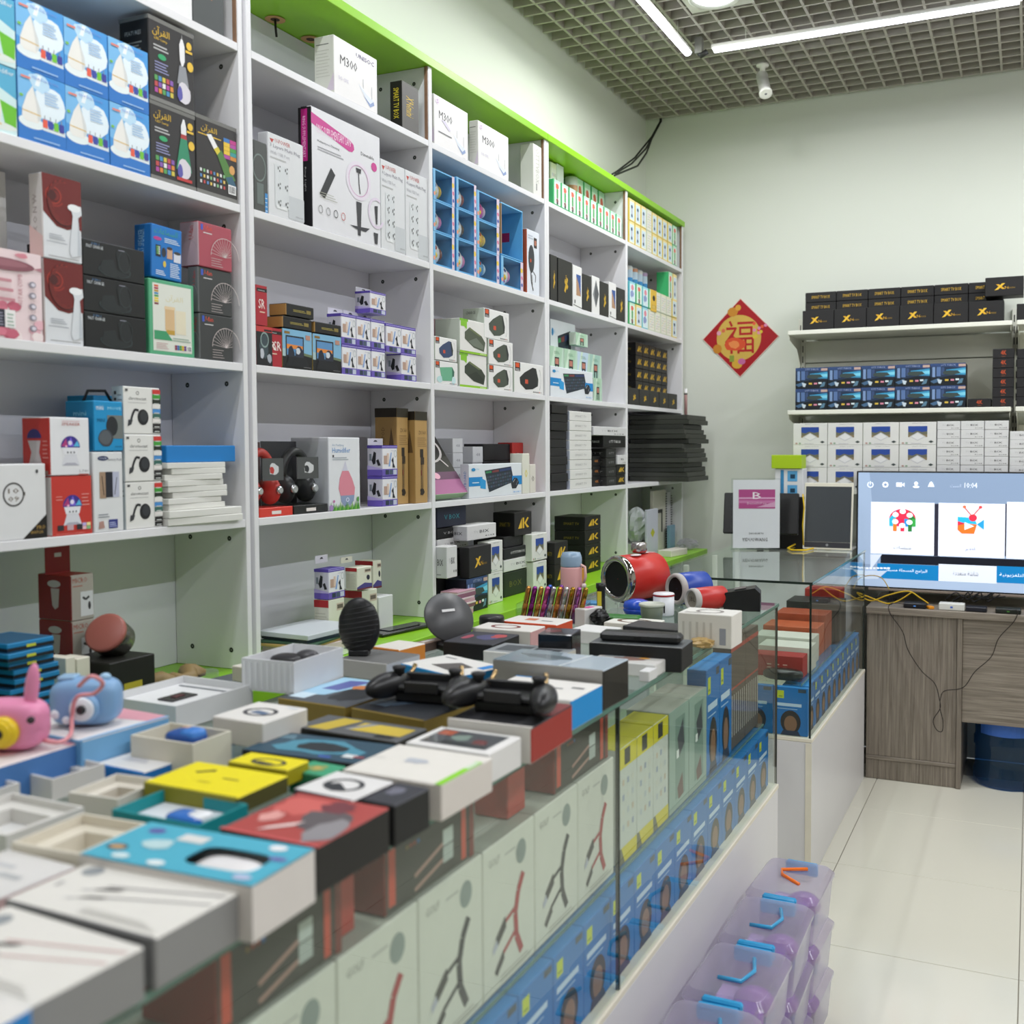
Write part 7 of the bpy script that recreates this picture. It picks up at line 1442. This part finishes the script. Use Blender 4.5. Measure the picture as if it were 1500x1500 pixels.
a.ell(.46, .17, .07, .06, '#d8a83a', 14).rect(.36, .2, .42, .28, '#8a9a3a').ell(.52, .2, .05, .04, '#c86aa0', 10).ell(.2, .37, .06, .06, '#c8862a', 9).ell(.4, .83, .07, .06, '#c8862a', 9).ell(.47, .88, .04, .04, '#d8a03a', 8).ell(.22, .57, .03, .03, '#e0a0b4', 8).ell(.28, .6, .025, .025, '#d8704a', 8)
put('print', a.g, e)
# ================================================================== television
TY = 4.70; tv = empty('television', TR(-.258, TY, .833), 'flat television showing a blue menu with white tiles', 'television'); tw, thh = .95, .528
sbox('cabinet', (-tw/2, .0012, 0), (tw/2, .045, thh), 'black_plastic', tv, .003)
a = Art(G(), tw, .04, thh, 'screen')
def uv(px, py): p = onY(px, py, TY); return ((p.x+.258)/tw+.5, (p.z-.833)/thh)
def rc(x0, y0, x1, y1, c): u0, v1 = uv(x0, y0); u1, v0 = uv(x1, y1); return a.rect(u0, v0, min(u1, .992), v1, c)
a.rect(.008, .012, .992, .988, '#7f92ad').poly([(.008, .988), (.008, .2), (.1, .2), (.06, .988)], '#93a6c0').rect(.008, .012, .992, .16, '#9fb2cc')
rc(1290, 812, 1900, 850, '#11141f'); a.poly([uv(1275, 812), uv(1292, 812), uv(1275, 835)], '#c8d2e4')
for x0, x1 in ((1368, 1376), (1471, 1476)): rc(x0, 738, x1, 815, '#2a2a38')
rc(1276, 735, 1368, 814, '#dfe5f2'); rc(1375, 736.5, 1471.5, 818, '#dfe5f2'); rc(1475, 735, 1575, 822, '#dbe2f0')
rc(1285, 825, 1375, 851, '#0c74b0'); rc(1375, 826, 1460, 855, '#d4dae6'); rc(1460, 829, 1560, 858, '#0c74b0'); a.poly([uv(1256, 836), uv(1300, 836), uv(1286, 848), uv(1256, 848)], '#b8c6da')
def tx(t, x0, y0, x1, y1, c): u0, v1 = uv(x0, y0); u1, v0 = uv(x1, y1); a.text(t, u0, v0, u1, v1, c)
tx('10:04', 1413, 707, 1431.5, 715, '#f0f4fa'); tx(arab('مسلسلات'), 1309, 799, 1334.5, 805, '#4a4a58'); tx(arab('أفلام'), 1414.5, 801.5, 1428.5, 808.5, '#4a4a80'); tx(arab('البرامج المسجلة مسبقا'), 1299, 832, 1358, 841, '#e6f0f8'); tx(arab('شاشة متعددة'), 1396, 836, 1433, 844, '#50505a'); tx(arab('البرامج التلفزيونية'), 1464, 839, 1530, 849, '#e6f0f8')
for i in range(9): rc(1258+5.2*i, 831, 1262+5.2*i, 833.5, '#e8eef6')
def ic(px, py): return uv(px, py)
ru, rv = 4.2/1486*4.9/tw, 4.2/1486*4.9/thh
u, v = ic(1275, 710); a.ring(u, v, ru, rv, .28, '#eef2f8', 16, 120, 420).rect(u-ru*.12, v, u+ru*.12, v+rv*1.1, '#eef2f8')
u, v = ic(1297, 710); a.ring(u, v, ru, rv, .5, '#eef2f8', 8)
u, v = ic(1319, 710); a.rect(u-ru*1.3, v-rv*.7, u+ru*.5, v+rv*.7, '#eef2f8').poly([(u+ru*.5, v), (u+ru*1.3, v-rv*.7), (u+ru*1.3, v+rv*.7)], '#eef2f8')
u, v = ic(1342, 710); a.ell(u, v+rv*.4, ru*.6, rv*.6, '#eef2f8').ell(u, v-rv*.7, ru, rv*.4, '#eef2f8')
u, v = ic(1364, 710); a.poly([(u-ru, v-rv*.7), (u+ru, v-rv*.7), (u+ru*.5, v+rv*.6), (u, v+rv*1.1), (u-ru*.5, v+rv*.6)], '#eef2f8')
tx(arab('السبت'), 1392, 709, 1408, 715, '#b4c0d2')
u, v = ic(1322, 762); k = ru*4.1
for i, c in enumerate(['#2ab0d0', '#e07a2a', '#d82a5a', '#e02a4a', '#2a8ad0', '#2a7a3a', '#3aa04a']): a.rect(u-k+k*.286*i, v-k*(.9 if i % 2 else .5)*1.75, u-k+k*.286*(i+1), v+k*.3*1.75, c)
a.ell(u, v+k*.2, k, k*1.4, '#d8304e', 20, 0, 180).poly([(u-k, v+k*.2), (u-k*.5, v+k*1.4), (u-k*.5, v+k*.2)], '#2ab0d0').poly([(u+k*.5, v+k*.2), (u+k*.5, v+k*1.4), (u+k, v+k*.2)], '#2a7a3a')
for i in range(6): t = i*math.pi/3+.5; a.ell(u+k*.62*math.cos(t), v+k*.25+k*1.0*math.sin(t), k*.24, k*.36, '#f0f2f8', 12)
u, v = ic(1421, 768); a.poly([(u-k*.9, v+k*1.0), (u+k*.3, v+k*.9), (u+k*.5, v), (u-k*.9, v)], '#2ab0e0').poly([(u-k*.9, v+k*.2), (u+k*.5, v), (u+k*.3, v-k*1.3), (u-k*.6, v-k*1.3), (u-k*.9, v-k*.8)], '#e8722a').poly([(u-k*.9, v+k*.4), (u-k*.3, v+k*.1), (u-k*.9, v-k*.2)], '#d8304a').ell(u+k*.2, v+k*.9, k*.3, k*.5, '#d8304a', 12).poly([(u+k*.5, v), (u+k, v+k*.7), (u+k, v-k*.7)], '#2a9ad0').line(u+k*.1, v+k*1.2, u-k*.4, v+k*2.3, .008, '#c04a3a').line(u+k*.2, v+k*1.2, u+k*.7, v+k*2.3, .008, '#c04a3a').ell(u-k*.42, v+k*2.4, k*.13, k*.2, '#d8704a', 10).ell(u+k*.74, v+k*2.4, k*.13, k*.2, '#d84a4a', 10).poly([(u-k*.4, v+k*.3), (u+k*.3, v-k*.25), (u-k*.4, v-k*.8)], '#f0f2f8')
put('screen', a.g, tv, Matrix.Translation((0, .001, 0)))
g = G(); g.box((-.42, .0, -.012), (.42, .03, -.0005), '#8a7d72', 'satin', .002); put('lower_bezel', g, tv)
for s in (-.32, .32): g = G(); g.box((s-.012, -.06, -.0645), (s+.012, .12, -.058), '#1a1a1b', 'satin'); g.box((s-.01, .005, -.058), (s+.01, .025, -.012), '#1a1a1b', 'satin'); put('stand_leg', g, tv)
# ---- small boxes and cables on the desk
def DK(px, py, w, d, h, c, name, label, m='satin', extra=None):
    p = onY(px, py, 4.57); e = empty(name, TR(p.x, 4.565, .7686), label, 'device'); g = G(); g.box((-w/2, 0, 0), (w/2, d, h), c, m, .003); put('case', g, e)
    if extra: g = G(); g.box((-w*.05, -.0006, h*.35), (w*.05, -.0001, h*.6), extra); put('light', g, e)
    return e
DK(1340, 888, .095, .07, .022, '#17181c', 'tv_box', 'black streaming box with a blue light on the desk', extra='#5a9af0')
DK(1394, 885, .105, .05, .03, '#d8d8d2', 'router', 'white network box on the desk under the television', extra='#4a6ac8')
DK(1430, 888, .085, .06, .02, '#1c1d26', 'tv_box', 'dark navy streaming box beside the white network box')
DK(1477, 888, .1, .07, .02, '#1a1f1a', 'tv_box', 'black streaming box with a green line on the desk', extra='#4a8a3a')
def wire(pts, y, r, c, label, name='desk_cable', group=None, sm=6):
    P = [onY(px, py, y if not callable(y) else y(i)) for i, (px, py) in enumerate(pts)]; Q = []
    for i in range(len(P)-1):
        a0, a1, a2, a3 = P[max(i-1, 0)], P[i], P[i+1], P[min(i+2, len(P)-1)]
        for t in range(sm):
            t = t/sm; Q.append(.5*((2*a1)+(a2-a0)*t+(2*a0-5*a1+4*a2-a3)*t*t+(3*a1-a0-3*a2+a3)*t**3))
    Q.append(P[-1]); g = G(); g.tube(Q, r, c, 'rubber', 6); put(name, g, None, None, label, 'cable', group)
wire([(1325, 885), (1305, 884), (1303, 897), (1322, 925), (1330, 952), (1350, 983), (1369, 1001), (1376, 1024), (1377, 1038), (1367, 1055), (1372, 1069), (1380, 1071), (1381, 1055), (1377, 1038), (1378, 1022), (1384, 1012), (1411, 1007), (1428, 984), (1452, 962), (1463, 935), (1484, 912), (1491, 898), (1488, 893)], 4.543, .0018, '#2a2422', 'thin dark cable looping down the front of the desk')
wire([(1335, 868), (1316, 880), (1300, 884), (1282, 878), (1255, 868), (1275, 880), (1300, 872), (1330, 866), (1348, 876), (1360, 884)], 4.6, .0028, '#d0ac24', 'yellow network cable curling below the television')
wire([(1250, 862), (1258, 848), (1275, 843), (1292, 847), (1303, 864)], 4.62, .0022, '#b89a2a', 'yellow cable loop standing up at the desk end')
g = G(); g.box((-.012, 0, 0), (.012, .03, .012), '#e0901c', 'satin', .002); put('network_plug', g, None, TR(onY(1365, 890, 4.57).x, 4.57, .7686, 30), 'orange network plug lying on the desk', 'plug')
for k in range(7): wire([(1385+8*k+((k*5) % 4)*3, 878+(k % 3)*2), (1400+9*k, 868+(k % 2)*5), (1412+7*k, 875+(k % 3)*3), (1425+8*k, 868+(k % 4)*3)], 4.665, .003, '#141414', 'tangled black cable behind the desk boxes', group='tangled black cables')
# ---- water jug under the desk
e = empty('water_bottle', TR(-.085, 4.74, 0), 'large translucent blue water bottle standing under the desk', 'bottle')
g = G(); g.lathe([(.12, 0), (.135, .006), (.137, .02), (.137, .06), (.13, .075), (.13, .16), (.135, .17), (.135, .2), (.13, .21), (.13, .3), (.137, .31), (.135, .34), (.1, .37), (.05, .395), (.03, .4), (.03, .44)], '#5f9fd0', 'jug_blue', 36); put('bottle', g, e)
a = Art(G(), .14, .01, .1); a.g.prism([(.1312*math.sin(t), -.1312*math.cos(t)) for t in [-.9+.15*i for i in range(13)]]+[(.1308*math.sin(t), -.1308*math.cos(t)) for t in [.9-.15*i for i in range(13)]], 2, .23, .29, '#3a6ac0', 'satin'); put('label_band', a.g, e)
# ---- clear toy cases piled on the floor in front of the long counter
mat_plain('case_blue', '#2f9fd6', .3)
def toy_case(M, hc, content, label):
    e = empty('toy_case', M, label, 'case', 'clear toy cases on the floor'); W_, D_, H_ = .178, .232, .126
    g = G()
    def shell(z0, z1, ins0, ins1):
        n = 6; ring = []
        for z_, i_ in ((z0, ins0), (z1, ins1)):
            L = []
            for cx, cy, a0 in ((W_/2-i_-.02, D_/2-i_-.02, 0), (-W_/2+i_+.02, D_/2-i_-.02, 90), (-W_/2+i_+.02, -D_/2+i_+.02, 180), (W_/2-i_-.02, -D_/2+i_+.02, 270)):
                for q in range(n): t = math.radians(a0+90*q/(n-1)); L.append((cx+.02*math.cos(t), cy+.02*math.sin(t), z_))
            ring.append(L)
        m_ = len(ring[0]); g.add(ring[0]+ring[1], [(i, (i+1) % m_, m_+(i+1) % m_, m_+i) for i in range(m_)], '#fff', 'plastic_box', True); return ring
    b0 = shell(.001, .1, .012, .004); g.add(b0[0], [tuple(range(len(b0[0])))[::-1]], '#fff', 'plastic_box'); put('body', g, e)
    g = G(); shell(.1005, .108, 0, 0); l1 = shell(.108, .122, 0, .012); g.add(l1[1], [tuple(range(len(l1[1])))], '#fff', 'plastic_box'); put('lid', g, e)
    for s in (-1, 1): g = G(); g.box((-.042, s*(D_/2-.004)-.008, .085), (.042, s*(D_/2-.004)+.009, .118), '#fff', 'case_blue', .004); put('latch', g, e)
    g = G(); g.tube([(-.03, -.045, .124), (.02, -.05, .128), (.034, .0, .128), (.02, .05, .128)] if hc != '#ff7a1e' else [(.03, -.04, .124), (-.02, -.01, .128), (-.03, .02, .128), (.03, .05, .128)], .0045, hc, 'gloss', 8); put('handle', g, e)
    g = G(); g.box((-.06, -.085, .008), (.055, .0, .05), content, 'gloss', .006); g.ell((.02, .05, .035), (.045, .04, .03), '#9a5ab0', 'gloss', 14, 8); g.box((-.06, .01, .008), (-.02, .08, .045), '#c9a8d8', 'gloss', .004); g.box((.0, -.07, .052), (.05, -.02, .075), ['#7ac060', '#c85a9a', '#8a4ab0'][len(label) % 3], 'gloss', .004); put('toy_pieces', g, e)
for k in range(5):
    yc = 2.508-.25*k
    for lv in range(3):
        hc = '#ff7a1e' if (k == 0 and lv == 2) else '#3aa4d8'
        lb = 'clear toy case with %s handle, %s level of its floor pile' % ('an orange' if hc == '#ff7a1e' else 'a blue', ['bottom', 'middle', 'top'][lv])
        toy_case(TR(-.545, yc, .1302*lv+.001, (k*3 % 5)-2), hc, ['#8a4ab0', '#a05ac0', '#7a3aa0'][(k+lv) % 3], lb)
